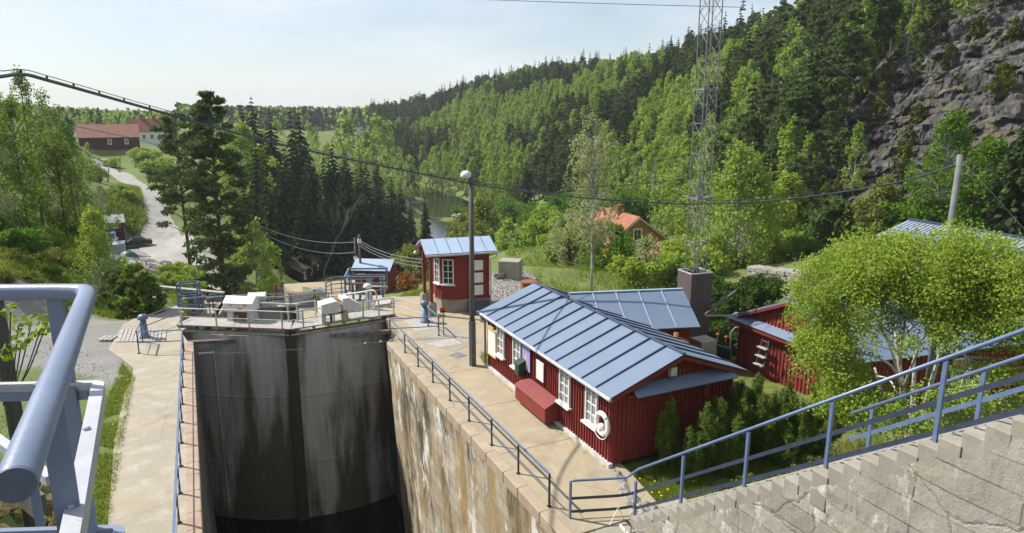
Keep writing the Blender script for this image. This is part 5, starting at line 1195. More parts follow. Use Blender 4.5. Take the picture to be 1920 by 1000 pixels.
# ---------------------------------------------------------------- poles, wires, mast
def pole(name, base, top, r0, r1, label, mat=TIMBER, extra=None, cat='pole'):
    t = thing(name, label, cat, base); mb = MB(); tube(mb, [base, (np.asarray(base) + top) / 2, top], [r0, (r0 + r1) / 2, r1], 12); part('pole', mb, mat, t, smooth=True); return t
lp = gz(886, 685); lt = V3(lp[0] + .05, lp[1], 7.75)
t = pole('lamp_post', lp, lt, .112, .085, 'tall weathered lamp post with a white hooded lamp beside the red lock house', cat='lamp post')
mb = MB(); box(mb, lp + V3(0, 0, .95), (.25, .10, 1.9)); box(mb, lp + V3(.0, -.08, .95), (.20, .14, 1.86)); part('cable_guard', mb, M('grey_cable_guard', (.10, .11, .13), None, .6), t)
mb = MB(); lathe(mb, lt + V3(-.2, .05, -.12), [(.17, 0), (.22, .04), (.2, .16), (.1, .26), (0, .28)], 14); lh = part('lamp_hood', mb, LAMPW, t, smooth=True)
mb = MB(); tube(mb, [lt + V3(0, 0, -.2), lt + V3(-.15, .03, 0)], .03, 6); part('bracket', mb, GALV, lh)
rpb = gd(1781, 425, 28); rpt = gd(1801, 290, 28); rpb2 = V3(rpb[0], rpb[1], -1)
t = pole('power_pole', rpb2, rpt, .115, .095, 'thick grey pole rising behind the big leafy birch', M('grey_treated_pole', (.19, .195, .20), (.13, .13, .135), .8, 3))
pL = [gd(668, 548, 66), gd(673, 548, 63)]; tops = [gd(665, 446, 66), gd(673, 440, 63)]
for k in (0, 1):
    b = V3(tops[k][0], tops[k][1], -7); t = pole('power_pole', b, tops[k], .12, .1, ('slimmer pole of the pair behind the blue railed platform', 'stouter pole of the pair behind the blue railed platform')[k])
    mb = MB(); box(mb, tops[k] - V3(0, 0, 2.0 if k == 0 else .6), (.3, .25, .35)); part('insulator_box', mb, WHITE, t)
for (px, yb, yt, d, lb) in ((205, 370, 315, 165, 'thin dark pole beside the gravel road, lower of the two below the barn'), (226, 338, 286, 200, 'thin dark pole beside the gravel road, upper of the two below the barn'), (527, 545, 492, 84, 'short pole standing in front of the river cottage')):
    b = gd(px, yb, d); b[2] = h1(b[0], b[1]) - .2; pole('power_pole', b, gd(px - 1, yt, d), .13, .1, lb)
# big cable with hangers
E_L = gd(-40, 146, 13); E_1 = gd(48, 140, 13); KL = gd(890, 346, 26.45); KR = gd(1796, 308, 28)
def cable_path(pxs, d0, d1):
    return spline([gd(px, py, d0 + (d1 - d0) * (px - pxs[0][0]) / (pxs[-1][0] - pxs[0][0])) for px, py in pxs], 10)
t = thing('aerial_cable', 'thick sagging aerial cable with clamps slung past the lamp post to the grey pole', 'cable', KL)
A1 = spline([gd(-60, 152, 13.5), gd(0, 144, 14), gd(45, 140, 14.6), gd(90, 151, 15.3), gd(190, 179, 16.8), gd(300, 210, 18.4), gd(490, 262, 21.2), gd(640, 296, 23.2), gd(770, 322, 24.9), KL], 10)
A2 = spline([KL, gd(1060, 368, 26.6), gd(1240, 381, 26.9), gd(1330, 382, 27.1), gd(1450, 376, 27.3), gd(1600, 357, 27.6), gd(1710, 335, 27.8), KR], 10)
mb = MB(); tube(mb, A1, .032, 6); tube(mb, A2, .032, 6); part('cable', mb, M('grey_cable', (.07, .08, .1), None, .5), t)
M1 = A1 + V3(0, 0, .08); M2 = A2 + V3(0, 0, .10); M1[:12] += np.linspace(.30, 0, 12)[:, None] * V3(0, 0, 1); M1[-6:] -= np.linspace(0, .12, 6)[:, None] * V3(0, 0, 1)
mb = MB(); tube(mb, M1, .008, 4); tube(mb, M2, .007, 4); part('messenger_wire', mb, NAVY, t)
mb = MB()
for P in (A1, A2):
    seg = np.concatenate(([0], np.cumsum(np.linalg.norm(np.diff(P, axis=0), axis=1))))
    for s in np.arange(.4, seg[-1], .85):
        p = np.array([np.interp(s, seg, P[:, k]) for k in range(3)]); mb = MB(); box(mb, p + V3(0, 0, .03), (.032, .032, .10)); part('clamp', mb, BLACK, t)
def wire(pts, r, label, mat=NAVY): mb = MB(); tube(mb, spline(pts, 8), r, 4); solo('wire', mb, mat, label, 'wire')
wire([gd(-30, 190, 30), gd(120, 232, 40), gd(260, 262, 52), gd(300, 275, 55)], .02, 'thin dark wire crossing in front of the barn roof')
wire([KL + V3(.1, 0, 0), gd(1060, 352, 28), gd(1250, 340, 30), gd(1500, 305, 33), gd(1700, 268, 36), gd(1940, 238, 38)], .012, 'thin dark wire rising from the lamp post towards the cliff, lower of two')
wire([gd(905, 340, 30), gd(1100, 322, 31), gd(1300, 290, 33), gd(1550, 246, 36), gd(1940, 182, 40)], .012, 'thin dark wire crossing the hillside above the lower one')
HG = M('violet_grey_wire', (.16, .13, .2), None, .5)
wire([gd(810, -4, 60), gd(1100, 6, 60), gd(1395, 14, 60)], .025, 'bare high wire across the top of the sky to the insulator', HG)
wire([gd(1395, 16, 60), gd(1440, 45, 58), gd(1560, 120, 54), gd(1700, 225, 48), gd(1800, 300, 40), gd(1930, 440, 36)], .005, 'high wire falling from the insulator across the cliff', HG)
q = gd(1394, 0, 60); t = thing('insulator', 'glass insulator string hanging beside the top of the lattice mast', 'insulator', q); mb = MB()
for k in range(6): lathe(mb, q + V3(0, 0, .9 - .28 * k - .25), [(.05, 0), (.22, .04), (.18, .1), (.05, .14)], 10)
part('discs', mb, GLASSL, t); mb = MB(); tube(mb, [q + V3(0, 0, 1.2), q - V3(0, 0, .75)], .03, 6); box(mb, q - V3(0, 0, .7), (.5, .1, .15)); part('clamp', mb, BLACK, t)
for k, (p0, p1, sg) in enumerate(((gd(455, 408, 70), tops[0] - V3(0, 0, .4), .9), (gd(452, 412, 70), tops[0] - V3(0, 0, 1.4), 1.2))):
    mb = MB(); tube(mb, sag(p0, p1, sg, 20), .03, 4); solo('wire', mb, GALV, ('upper', 'lower')[k] + ' pale wire running left from the pair of poles over the river cottage', 'wire')
for k in range(3):
    p0 = tops[1] - V3(0, 0, .5 + .25 * k); p1 = gd(795, 487 + 7 * k, 36); mb = MB(); tube(mb, sag(p0, p1, .35, 20), .018, 4); solo('wire', mb, GALV, ('topmost', 'middle', 'lowest')[k] + ' pale wire of the three from the pair of poles to the gatehouse', 'wire')
mb = MB(); tube(mb, sag(gd(700, 466, 70), gd(790, 432, 85), 1.2, 20), .02, 4); solo('wire', mb, GALV, 'thin wire drooping in front of the dark spruces by the river', 'wire')
# lattice mast in its casing
def mast():
    c = gd(1303, 520, 30); bz = -1.0; hs = .31; t = thing('lattice_mast', 'slender galvanised lattice mast rising out of the wooden casing past the top of the picture', 'mast', (c[0], c[1], bz))
    top = 19.0; lean = V3(.0, 0, 0); a0 = R(40); cs = [V3(math.cos(a0 + k * math.pi / 2), math.sin(a0 + k * math.pi / 2), 0) * hs * 1.414 for k in range(4)]
    ctr = lambda z: V3(c[0], c[1], z)
    for k in range(4): mb = MB(); tube(mb, [ctr(bz) + cs[k], ctr(top) + cs[k]], .024, 6); part('leg', mb, GALV, t)
    mb = MB(); z = 2.2; st = .62; i = 0
    while z < top - st:
        for k in range(4):
            p, q = cs[k], cs[(k + 1) % 4]
            if i % 2: p, q = q, p
            tube(mb, [ctr(z) + p, ctr(z + st * 1.15) + q], .012, 4); 
            if i % 2 == 0: tube(mb, [ctr(z) + p, ctr(z) + q], .012, 4)
            else: tube(mb, [ctr(z) + q, ctr(z + st * 1.15) + p], .010, 4)
        z += st; i += 1
    part('bracing', mb, GALV, t)
    for z in (6.55, 11.0, 15.5):
        mb = MB()
        for k in range(4): beam(mb, ctr(z) + cs[k] * 1.1, ctr(z) + cs[(k + 1) % 4] * 1.1, .04, .07); box(mb, ctr(z) + cs[k] * 1.05, (.10, .10, .16))
        part('flange', mb, GALV, t)
    t2 = thing('mast_casing', 'tall purplish grey wooden casing around the foot of the lattice mast', 'casing', (c[0], c[1], bz)); hw = .60
    ax0 = V3(math.cos(a0), math.sin(a0), 0); ax1 = V3(-math.sin(a0), math.cos(a0), 0)
    corners = [ctr(bz) + unit(cs[k]) * hw * 1.414 * .86 for k in range(4)]
    topz = 3.35
    for k in range(4):
        p, q = corners[k], corners[(k + 1) % 4]; d = unit(q - p); ln = np.linalg.norm(q - p); mb = MB(); nb = 9
        for j in range(nb):
            cc = p + d * ln * (j + .5) / nb; o_ = unit(np.cross(d, V3(0, 0, 1))); box(mb, V3(cc[0], cc[1], (bz + topz) / 2) + o_ * .004 * (j % 2), (ln / nb - .006, .03, topz - bz), (d, o_, V3(0, 0, 1)))
        part('board_side', mb, CASING, t2)
    mb = MB()
    for k in range(4): p, q = corners[k], corners[(k + 1) % 4]; beam(mb, V3(p[0], p[1], topz + .01), V3(q[0], q[1], topz + .01), .07, .05)
    part('top_frame', mb, GREYWD, t2)
mast()

# ---------------------------------------------------------------- near railing
def near_rail():
    Cn = gdep(166, 547, 2.0); En = gdep(28.6, 909, .84); dirL = unit(gdep(-80, 549, 1.98) - Cn); Ln = Cn + dirL * 1.2
    zc = (Cn[2] + En[2]) / 2
    t = thing('near_railing', 'thick pale blue pipe railing with a rounded corner, right beside the viewer at the left', 'railing', Cn - V3(0, 0, 1.1))
    dE = unit(En - Cn); r = .0240; LE = np.linalg.norm(En - Cn)
    P = np.array([Ln, Cn + dirL * .2, Cn + dirL * .09] + list(spline([Cn + dirL * .065, Cn + dirL * .012 + dE * .012, Cn + dE * .065], 6)) + [Cn + dE * .09, Cn + dE * .3, En])
    mb = MB(); tube(mb, P, r, 24); part('pipe', mb, PALEP, t, smooth=True, bevel=.003)
    mb = MB(); tube(mb, [En - dE * .004, En + dE * .003], [r * .97, r * .95], 24); part('end_cap', mb, M('chipped_end_cap', (.13, .15, .22), (.10, .12, .18), .5, 40, .1, spots=((.02, .02, .025), 30, .66)), t)
    # vertical drop of rails under the pipe
    def drop(p, py):           # point straight under p seen at picture row py
        lo, hi = 0.0, 4.0
        for _ in range(40):
            m_ = (lo + hi) / 2; z = p[2] - m_ - CZ; f = p[0] * math.sin(YAW) + p[1] * math.cos(YAW); cf = f * math.cos(PITCH) - z * math.sin(PITCH); cu = f * math.sin(PITCH) + z * math.cos(PITCH)
            if 500 - FOC * cu / cf < py: lo = m_
            else: hi = m_
        return lo
    dz1 = drop(Cn, 716); dz2 = drop(Cn, 988)
    hL = V3(dirL[0], dirL[1], 0); hE = unit(V3(dE[0], dE[1], 0)); sideE = V3(-hE[1], hE[0], 0)
    if sideE @ dirL > 0: sideE = -sideE
    sideL = V3(-hL[1], hL[0], 0)
    if sideL @ dE > 0: sideL = -sideL
    for k, dz in enumerate((dz1, dz2)):
        c = Cn - V3(0, 0, dz) + sideE * .004 + sideL * .012; z = V3(0, 0, 1); mb = MB()
        w_, h_, rc = .034, .05, .028
        # an angle bar bent round the corner: wide top flange, thin web
        outer = [c + hL * 1.3] + [c + hL * rc + (hL * 0) for _ in ()] + [c + (hL * (rc - rc * math.sin(a)) + hE * (rc - rc * math.cos(a))) for a in np.linspace(0, math.pi / 2, 8)] + [c + dE * 1.35]
        inner = [p - 0 for p in outer]
        def inset(p, i): return None
        top = outer; n = len(top); tl = [.020 + (w_ - .020) * min(1, max(0, (i - 1) / 7)) for i in range(n)]
        nrm = []
        for i in range(n):
            d = unit((top[min(n - 1, i + 1)] - top[max(0, i - 1)])); q = np.cross(z, d); cen = c + hL * .5 + hE * .5
            if q @ (cen - top[i]) < 0: q = -q
            nrm.append(unit(q))
        vs = []
        for i in range(n): p, q = top[i], top[i] + nrm[i] * tl[i]; vs += [p, q, q - z * .008, p - z * h_]
        fs = [(i * 4 + j, i * 4 + (j + 1) % 4, i * 4 + 4 + (j + 1) % 4, i * 4 + 4 + j) for i in range(n - 1) for j in range(4)] + [(0, 1, 2, 3), (n * 4 - 1, n * 4 - 2, n * 4 - 3, n * 4 - 4)]
        mb.add(vs, fs); part('angle_rail', mb, PALEW if k == 0 else PALEP, t, ('middle rail, chalky white with rust', 'lowest rail, pale blue')[k])
        # the web of the left leg
        mb = MB(); a = c + hL * 1.3; b = c + hL * .05; beam(mb, a - z * .03 - sideL * .006, b - z * .03 - sideL * .006, .008, .058); part('rail_web', mb, PALEP, t)
    for p, d, wdt in ((Cn + hL * .098, hL, .045), (Cn + dE * LE * .62 + sideE * -.020, sideE, .042)):
        s_ = unit(np.cross(d, V3(0, 0, 1))); mb = MB(); q = p - V3(0, 0, 1.3); box(mb, (p + q) / 2 - V3(0, 0, .01), (wdt, .012, 1.28), (d, s_, V3(0, 0, 1))); part('post', mb, PALEP, t)
    for f in (.30, .62, .9):
        mb = MB(); q = Cn - V3(0, 0, dz1) + dE * LE * f - sideE * .013; lathe(mb, q, [(.009, -.001), (.009, .005), (.006, .008), (0, .009)], 6); part('bolt', mb, PALEW, t)
    a = gdep(62, 905, 2.6); mb = MB(); box(mb, a - V3(0, 0, .3), (.03, .012, .9)); part('post', mb, PALEP, t)
    mb = MB(); beam(mb, gdep(-20, 815, 2.4), gdep(96, 900, 2.1), .03, .03); part('brace', mb, PALEW, t)
    mb = MB(); beam(mb, gdep(-40, 860, 3.2), gdep(75, 950, 2.8), .05, .09); solo('old_plank', mb, TIMBER, 'lichen covered plank sloping behind the near pipe railing', 'plank')
near_rail()
b = gdep(12, 690, 8.4); t = pole('timber_post', b - V3(0, 0, 4), b + V3(0, 0, 2.2), .10, .085, 'dark timber post standing just left of the near railing', M('dark_lichen_timber', (.05, .048, .04), (.09, .09, .07), .9, 5, .5, 20, stretch=(3, 3, .4)))
# masonry wall below the cliff, concrete block, riprap, road fence
def masonry():
    a = gd(1412, 494, 49); b = gd(1516, 506, 46); mb = MB(); n = 26; d = b - a
    for r_ in range(9):
        i = 0; s = 0.0; L2 = np.linalg.norm(d[:2])
        while s < L2:
            ln = rnd.uniform(.5, 1.1); z = a[2] + (b[2] - a[2]) * s / L2 - .3 - r_ * .36; p = a + unit(d * V3(1, 1, 0)) * (s + ln / 2)
            u = unit(d * V3(1, 1, 0)); nn = V3(-u[1], u[0], 0); box(mb, V3(p[0], p[1], z) + nn * rnd.uniform(-.06, .06), (ln - .03, 1.2, .34), (u, nn, V3(0, 0, 1))); s += ln
    solo('stone_wall', mb, GWALL, 'old grey granite block wall at the foot of the cliff', 'stone wall', bevel=.05)
masonry()
mb = MB(); c = gd(957, 499, 47); ax = (unit(V3(.8, -.6, 0)), unit(V3(.6, .8, 0)), V3(0, 0, 1)); box(mb, c + V3(0, 0, -.75), (1.5, 1.3, 2.4), ax); solo('concrete_block', mb, PLINTH, 'grey concrete block at the top of the cobbled slope behind the gatehouse', 'concrete block', bevel=.04)
mb = MB()
for k in range(3): beam(mb, gd(928, 515 + k * 2, 46.5), gd(946, 514 + k * 2, 46), .25, .12)
solo('stacked_planks', mb, TIMBER, 'dark planks stacked beside the concrete block behind the gatehouse', 'planks')
def stones(name, poly, n, s0, s1, mat, lift=0):
    poly = [np.asarray(p[:2]) for p in poly]; P = np.array(poly); mn, mxx = P.min(0), P.max(0); mb = MB(); k = 0
    pts = RS.uniform(mn, mxx, (n * 5, 2)); pts = pts[inpoly(pts[:, 0], pts[:, 1], poly)][:n]; zz = H(pts[:, 0], pts[:, 1])
    base = np.array([(0, 0, 1), (.94, 0, .1), (.3, .9, .0), (-.76, .55, .1), (-.76, -.55, .05), (.3, -.9, .1), (0, 0, -1)])
    fs = [(0, i, i % 5 + 1) for i in range(1, 6)] + [(6, i % 5 + 1, i) for i in range(1, 6)]
    for (x, y), z in zip(pts, zz):
        s = rnd.uniform(s0, s1); a = rnd.uniform(0, 6.3); ca, sa = math.cos(a), math.sin(a); v = base * (1 + RS.uniform(-.25, .25, (7, 1))) * s * V3(1.2, .9, .7)
        v = np.stack([v[:, 0] * ca - v[:, 1] * sa, v[:, 0] * sa + v[:, 1] * ca, v[:, 2]], 1) + V3(x, y, z + s * .25 + lift); mb.add(v, fs)
    return solo(name, mb, mat, kind='stuff')
stones('cobbles', [gd(918, 565, 35.5), gd(1010, 556, 36), gd(1022, 518, 45), gd(990, 500, 50), gd(925, 508, 49), gd(912, 540, 40)], 3600, .09, .17, STONE).update_tag()
stones('mossy_rubble', [(-3.3, 15.5), (-3.3, 18), (-3.9, 22), (-7.0, 21), (-9, 14), (-7, 9), (-3.6, 9)], 420, .12, .42, MOSSR, -.05)
stones('shore_stones', [gd(850, 404, 182), gd(880, 404, 175), gd(874, 384, 208), gd(852, 388, 205)], 160, .3, .9, STONE, .2)
stones('rubble', [gd(240, 502, 84), gd(320, 510, 84), gd(330, 530, 72), gd(290, 540, 66)], 260, .1, .4, STONE)
stones('rubble', [gz(1150, 878), gz(1200, 935), gz(1240, 960), gz(1200, 975), gz(1165, 930)], 60, .08, .22, GWALL, .05)
stones('gravel', [(-8.5, 24), (-3.2, 24), (-3.5, 30), (-5.5, 36), (-9, 36), (-12, 30)], 2200, .012, .04, STONE)

# ---------------------------------------------------------------- vegetation
def rand_unit(n): v = RS.normal(size=(n, 3)); return v / np.linalg.norm(v, axis=1)[:, None]
def leaves(mb, Cc, size, mi=0, up=0.0, elong=1.35, axis=None):
    n = len(Cc); A = rand_unit(n) if axis is None else axis; B = np.cross(A, rand_unit(n)); B /= np.maximum(1e-6, np.linalg.norm(B, axis=1))[:, None]
    s = (np.asarray(size) * RS.uniform(.7, 1.3, n))[:, None]
    A = A * s * elong * .5; B = B * s * .5
    v = np.stack([Cc - A, Cc + B * .9 - A * .1, Cc + A, Cc - B * .9 - A * .1], 1).reshape(-1, 3)
    mb.add(v, np.arange(4 * n).reshape(n, 4), mi)
def in_ball(n): return rand_unit(n) * (RS.uniform(0, 1, n) ** (1 / 3))[:, None]
def taper_trunk(mb, base, top, r, mi, n=7, wob=.1, seg=6):
    base = np.asarray(base, float); top = np.asarray(top, float); t = np.linspace(0, 1, seg)
    P = base + (top - base) * t[:, None] + RS.normal(0, wob, (seg, 3)) * V3(1, 1, 0) * (t * (1 - t) * 2)[:, None]
    tube(mb, P, np.maximum(.012, r * (1 - t * .9)), n, mi); return P
def spruce_mesh(h=20, Rr=3.0, lv=26, per=9, q=4, ls=1.0):
    tr = MB(); taper_trunk(tr, (0, 0, -.5), (0, 0, h), h * .012, 0, 6, .02); cr = MB()
    Cs, As, Ss = [], [], []
    for i in range(lv):
        t = .05 + .95 * (i / lv) ** .95; z = h * t; r = Rr * (1 - t) ** .82 * RS.uniform(.8, 1.15) + .08
        for k in range(per if t < .8 else max(4, per // 2)):
            a = RS.uniform(0, 6.28); rr_ = r * RS.uniform(.7, 1.1); d = np.array((math.cos(a), math.sin(a), 0))
            for j in range(q):
                s = (j + .6) / q; p = d * rr_ * s + V3(0, 0, z - rr_ * (.28 * s + .12 * s * s) + RS.uniform(-.1, .1))
                Cs.append(p); ax = d * .8 + V3(RS.uniform(-.4, .4), RS.uniform(-.4, .4), -.35 - RS.uniform(0, .35)); As.append(ax / np.linalg.norm(ax)); Ss.append(rr_ / q * 1.15 * ls + .12)
    leaves(cr, np.array(Cs), np.array(Ss), 0, elong=1.5, axis=np.array(As)); return tr, cr
def pine_mesh(h=17, Rr=2.6, ncl=55, per=26, start=.38, ls=.5, lean=0, low=0):
    tr = MB(); P = taper_trunk(tr, (0, 0, -.5), (lean, 0, h), h * .013, 0, 8, .12); cr = MB(); pts, sz = [], []
    for i in range(ncl):
        t = start + (1 - start) * RS.uniform(0, 1) ** .85; prof = math.sin(math.pi * min(1, (t - start) / (1 - start) * .74 + .22)) ** .7
        a = RS.uniform(0, 6.28); r = Rr * prof * math.sqrt(RS.uniform(.12, 1)); z = h * t
        c = V3(lean * t + r * math.cos(a), r * math.sin(a), z + .12 * r)
        tube(tr, [V3(lean * t, 0, z - .35 * r), V3(lean * t + r * .5 * math.cos(a), r * .5 * math.sin(a), z - .05 * r), c], [.05, .035, .015], 4)
        m = per; e = in_ball(m) * V3(.85, .85, .34) * RS.uniform(.65, 1.15) * (Rr / 2.6) * (.4 + .6 * prof); pts.append(c + e); sz.append(np.full(m, ls))
    pts = np.concatenate(pts); ax = rand_unit(len(pts)) + V3(0, 0, .45); ax /= np.linalg.norm(ax, axis=1)[:, None]
    leaves(cr, pts, np.concatenate(sz), 0, elong=2.6, axis=ax); return tr, cr
def birch_mesh(h=15, Rr=2.6, ncl=70, per=16, ls=.42, start=.22, hang=1.2, pw=.75, trunks=1, irr=.25):
    tr = MB(); cr = MB(); pts = []
    for q in range(trunks):
        off = V3(0, 0, 0) if q == 0 else V3(RS.uniform(-.4, .4), RS.uniform(-.4, .4), 0)
        taper_trunk(tr, off * .3 + V3(0, 0, -.5), off * 3 + V3(0, 0, h * (.97 - .1 * q)), h * .0095, 0, 7, .16)
    lob = RS.uniform(0, 6.28, 3)
    for i in range(ncl):
        t = start + (1 - start) * RS.uniform(0, 1); f = (t - start) / (1 - start)
        prof = (math.sin(math.pi * (f ** pw) * .93 + .12)) ** .8 * (1 + irr * math.sin(lob[0] + f * 9) * .6)
        a = RS.uniform(0, 6.28); r = Rr * max(.08, prof) * (RS.uniform(.15, 1) ** .5) * (1 + irr * math.sin(2 * a + lob[1] + f * 5)); c = V3(r * math.cos(a), r * math.sin(a), h * t)
        z0 = max(.2, h * t - r * 1.1); tube(tr, [V3(0, 0, z0), V3(.55 * c[0], .55 * c[1], z0 + .75 * (c[2] - z0)), c], [.03, .02, .008], 4)
        m = per; s = RS.uniform(0, 1, m); e = in_ball(m) * .38 * (Rr / 2.6 + .3); e[:, 2] -= s * hang; pts.append(c + e + V3(c[0], c[1], 0) * .10 * s[:, None])
    leaves(cr, np.concatenate(pts), ls, 0); return tr, cr
def bush_mesh(Rr=1.6, h=2.2, ncl=34, per=26, ls=.2, lobes=4):
    tr = MB(); cr = MB(); pts = []; lc = [V3(RS.uniform(-.5, .5) * Rr, RS.uniform(-.5, .5) * Rr, h * RS.uniform(.4, .72)) for _ in range(lobes)]
    for i in range(ncl):
        c = lc[i % lobes] + rand_unit(1)[0] * V3(.62 * Rr, .62 * Rr, .42 * h) * RS.uniform(.5, 1); c[2] = max(.12, c[2])
        tube(tr, [V3(c[0] * .12, c[1] * .12, -.2), V3(c[0] * .5, c[1] * .5, c[2] * .55), c], [.03, .02, .006], 4); pts.append(c + in_ball(per) * .27 * Rr * V3(1, 1, .8))
    leaves(cr, np.concatenate(pts), ls, 0); return tr, cr
def bare_mesh(h=12, r0=.13, spread=.55):
    tr = MB()
    def grow(p, d, L_, r, dep):
        n = 3; P = [p]
        for _ in range(n): d = unit(d + RS.normal(0, .12, 3)); P.append(P[-1] + d * L_ / n)
        tube(tr, P, np.linspace(r, r * .62, n + 1), 4 if dep < 4 else 6, cap=False)
        if dep > 0:
            for _ in range(RS.randint(2, 4)): grow(P[-1 - RS.randint(0, 2)], unit(d + rand_unit(1)[0] * spread + V3(0, 0, .18)), L_ * RS.uniform(.62, .82), r * .58, dep - 1)
    grow(V3(0, 0, -.3), V3(0, 0, 1), h * .34, r0, 5); return tr
def shift(mb, o):
    mb.v = [v + np.asarray(o) for v in mb.v]; return mb
def tree(name, label, cat, pos, trcr, bark, leaf, rot=None, group=None, crown='crown', trunk='trunk'):
    tr, cr = trcr; a = RS.uniform(0, 6.28) if rot is None else rot; ca, sa = math.cos(a), math.sin(a)
    for mb in (tr, cr):
        if mb is not None: mb.v = [np.stack([v[:, 0] * ca - v[:, 1] * sa, v[:, 0] * sa + v[:, 1] * ca, v[:, 2]], 1) + np.asarray(pos) for v in mb.v]
    t = thing(name, label, cat, pos, group); part(trunk, tr, bark, t, smooth=True)
    if cr is not None: part(crown, cr, leaf, t)
    return t
def ground_at(px, py, d): p = gd(px, py, d); p[2] = h1(p[0], p[1]); return p
def on_top(px, ytop, d, base=None):
    """ground point in direction px at distance d and the height a tree there needs to reach picture row ytop"""
    p = gd(px, 400, d); p[2] = h1(p[0], p[1]) if base is None else base; return p, gd(px, ytop, d)[2] - p[2]

# --- the big leafy birch on the right
def hero_birch():
    base = gz(1706, 838, -.3); d0 = math.hypot(base[0], base[1])
    t = thing('birch', 'big spreading birch with fresh lime green leaves and pale forked trunks beside the stairs', 'birch', base)
    el = [((1572, 540), 18.6, (1.1, 1.3, .95), 60), ((1640, 500), 18.8, (1.1, 1.3, .85), 60), ((1760, 500), 18.4, (1.3, 1.4, 1.05), 90), ((1850, 520), 18.2, (1.2, 1.3, .95), 80), ((1930, 575), 18.0, (1.0, 1.2, 1.0), 50),
          ((1562, 660), 18.0, (.9, 1.0, .85), 48), ((1600, 740), 17.6, (.95, 1.0, .55), 36), ((1700, 600), 18.2, (1.5, 1.2, .55), 22), ((1830, 610), 18.0, (1.2, 1.2, .55), 20), ((1540, 610), 18.6, (.7, .9, .65), 24), ((1850, 720), 17.2, (1.4, 1, .45), 16), ((1700, 770), 17.6, (1.2, .9, .4), 14)]
    tr = MB(); cr = MB(); forks = []
    for k, (px, py, r) in enumerate(((1678, 620, .13), (1715, 660, .12), (1768, 640, .12), (1640, 690, .09), (1820, 690, .10))):
        f = gd(px, py, d0 + (-.1, .3, .1, -.3, .2)[k]); b = base + V3((0, .15, .3, -.12, .4)[k], .08 * k, -.3); mid = (b + f) / 2 + V3((0, .05, .12, -.1, .3)[k] * .6, 0, .12)
        P = spline([b, mid, f], 5); tube(tr, P, np.linspace(r, .035, len(P)), 8); forks.append((f, r * .62, P))
    pts = []
    ux = unit(V3(math.cos(YAW), -math.sin(YAW), 0)); uy = unit(V3(math.sin(YAW), math.cos(YAW), 0))
    for (px, py), dd, rad, n in el:
        c = gd(px, py, dd)
        fk = sorted(forks, key=lambda f: np.linalg.norm(f[0] - c))[0]
        k0 = RS.randint(len(fk[2]) // 2, len(fk[2])); s0 = fk[2][k0]; P = spline([s0, s0 + (c - s0) * V3(.30, .30, .48) + RS.normal(0, .07, 3), s0 + (c - s0) * V3(.66, .66, .82) + RS.normal(0, .09, 3), c], 5); tube(tr, P, np.linspace(fk[1] * .55, .02, len(P)), 6)
        for i in range(int(n * 1.3)):
            e = rand_unit(1)[0]; s = RS.uniform(.4, 1) ** .6
            tip = c + (ux * e[0] * rad[0] + uy * e[1] * rad[1]) * s + V3(0, 0, e[2] * rad[2] * s)
            o = P[RS.randint(len(P) * 2 // 3, len(P))]; md = (o + tip) / 2 + RS.normal(0, .08, 3); tube(tr, [o, md, tip], [.020, .012, .004], 4, cap=False)
            m = 120; w_ = in_ball(m) * V3(.36, .36, .30); w_[:, 2] -= RS.uniform(0, .12, m); pts.append(tip + w_)
            m2 = 10; f = RS.uniform(.4, 1, m2)[:, None]; pts.append(md + (tip - md) * f + RS.normal(0, .05, (m2, 3)))
    leaves(cr, np.concatenate(pts), .058, 0, elong=1.15)
    part('trunk', tr, WBARK, t, smooth=True); part('crown', cr, LF['bright'], t)
hero_birch()
# --- dwarf pines by the near gable
def dwarf_pine(pos, label, R0=.9, hh=2.0, n=16):
    t = thing('dwarf_pine', label, 'pine shrub', pos, 'dwarf pines by the lock house'); tr = MB(); cr = MB(); pts, axs = [], []; can = []
    for i in range(n):
        a = RS.uniform(0, 6.28); r = R0 * math.sqrt(RS.uniform(0, 1)); tip = pos + V3(r * math.cos(a), r * math.sin(a), hh * RS.uniform(.6, 1.08) * (1 - .3 * (r / R0) ** 2)); b = pos + V3(r * .2 * math.cos(a), r * .2 * math.sin(a), -.1)
        P = spline([b, (b + tip) / 2 + V3(r * .45 * math.cos(a), r * .45 * math.sin(a), -.15), tip], 10); tube(tr, P, np.linspace(.03, .012, len(P)), 5)
        for j in range(4, len(P)):
            for _ in range(3 if j < len(P) - 1 else 1):
                off = in_ball(1)[0] * .17 if j < len(P) - 1 else np.zeros(3); c = P[j] + off; d = unit(P[j] - P[j - 1] + V3(0, 0, .5)); q = P[j] + off + d * .14; tube(tr, [c, q], [.012, .008], 4, cap=False); can.append(q)
                m = 40; ax = rand_unit(m) + d * .75; ax /= np.linalg.norm(ax, axis=1)[:, None]; s = RS.uniform(-.10, .14, m)[:, None]; pts.append(c + d * s + ax * .055); axs.append(ax)
    leaves(cr, np.concatenate(pts), .03, 0, elong=4.6, axis=np.concatenate(axs)); part('stems', tr, PBARK, t)
    for q in can[::2]: tube(cr, [q, q + V3(0, 0, .08)], [.013, .006], 4, 1)
    part('needles', cr, [LF['mpine'], M('pale_pine_candles', (.35, .26, .12), None, .8) if 'pale_pine_candles' not in MATS else MATS['pale_pine_candles']], t)
for (px, py, zz, lb, r0, hh, n) in ((1285, 880, -.15, 'dwarf pine in front of the shaded gable of the lock house', .8, 2.15, 13), (1350, 870, -.15, 'dwarf pine between the shaded gable and the stairs, left of the tall one', .75, 2.25, 13), (1430, 850, -.2, 'tall dwarf pine right of the shaded gable, under the red shed', 1.25, 2.4, 24), (1500, 838, -.3, 'low dwarf pine under the left edge of the leafy birch crown', 1.1, 1.8, 18)):
    dwarf_pine(gz(px, py, zz), lb, r0, hh, n)
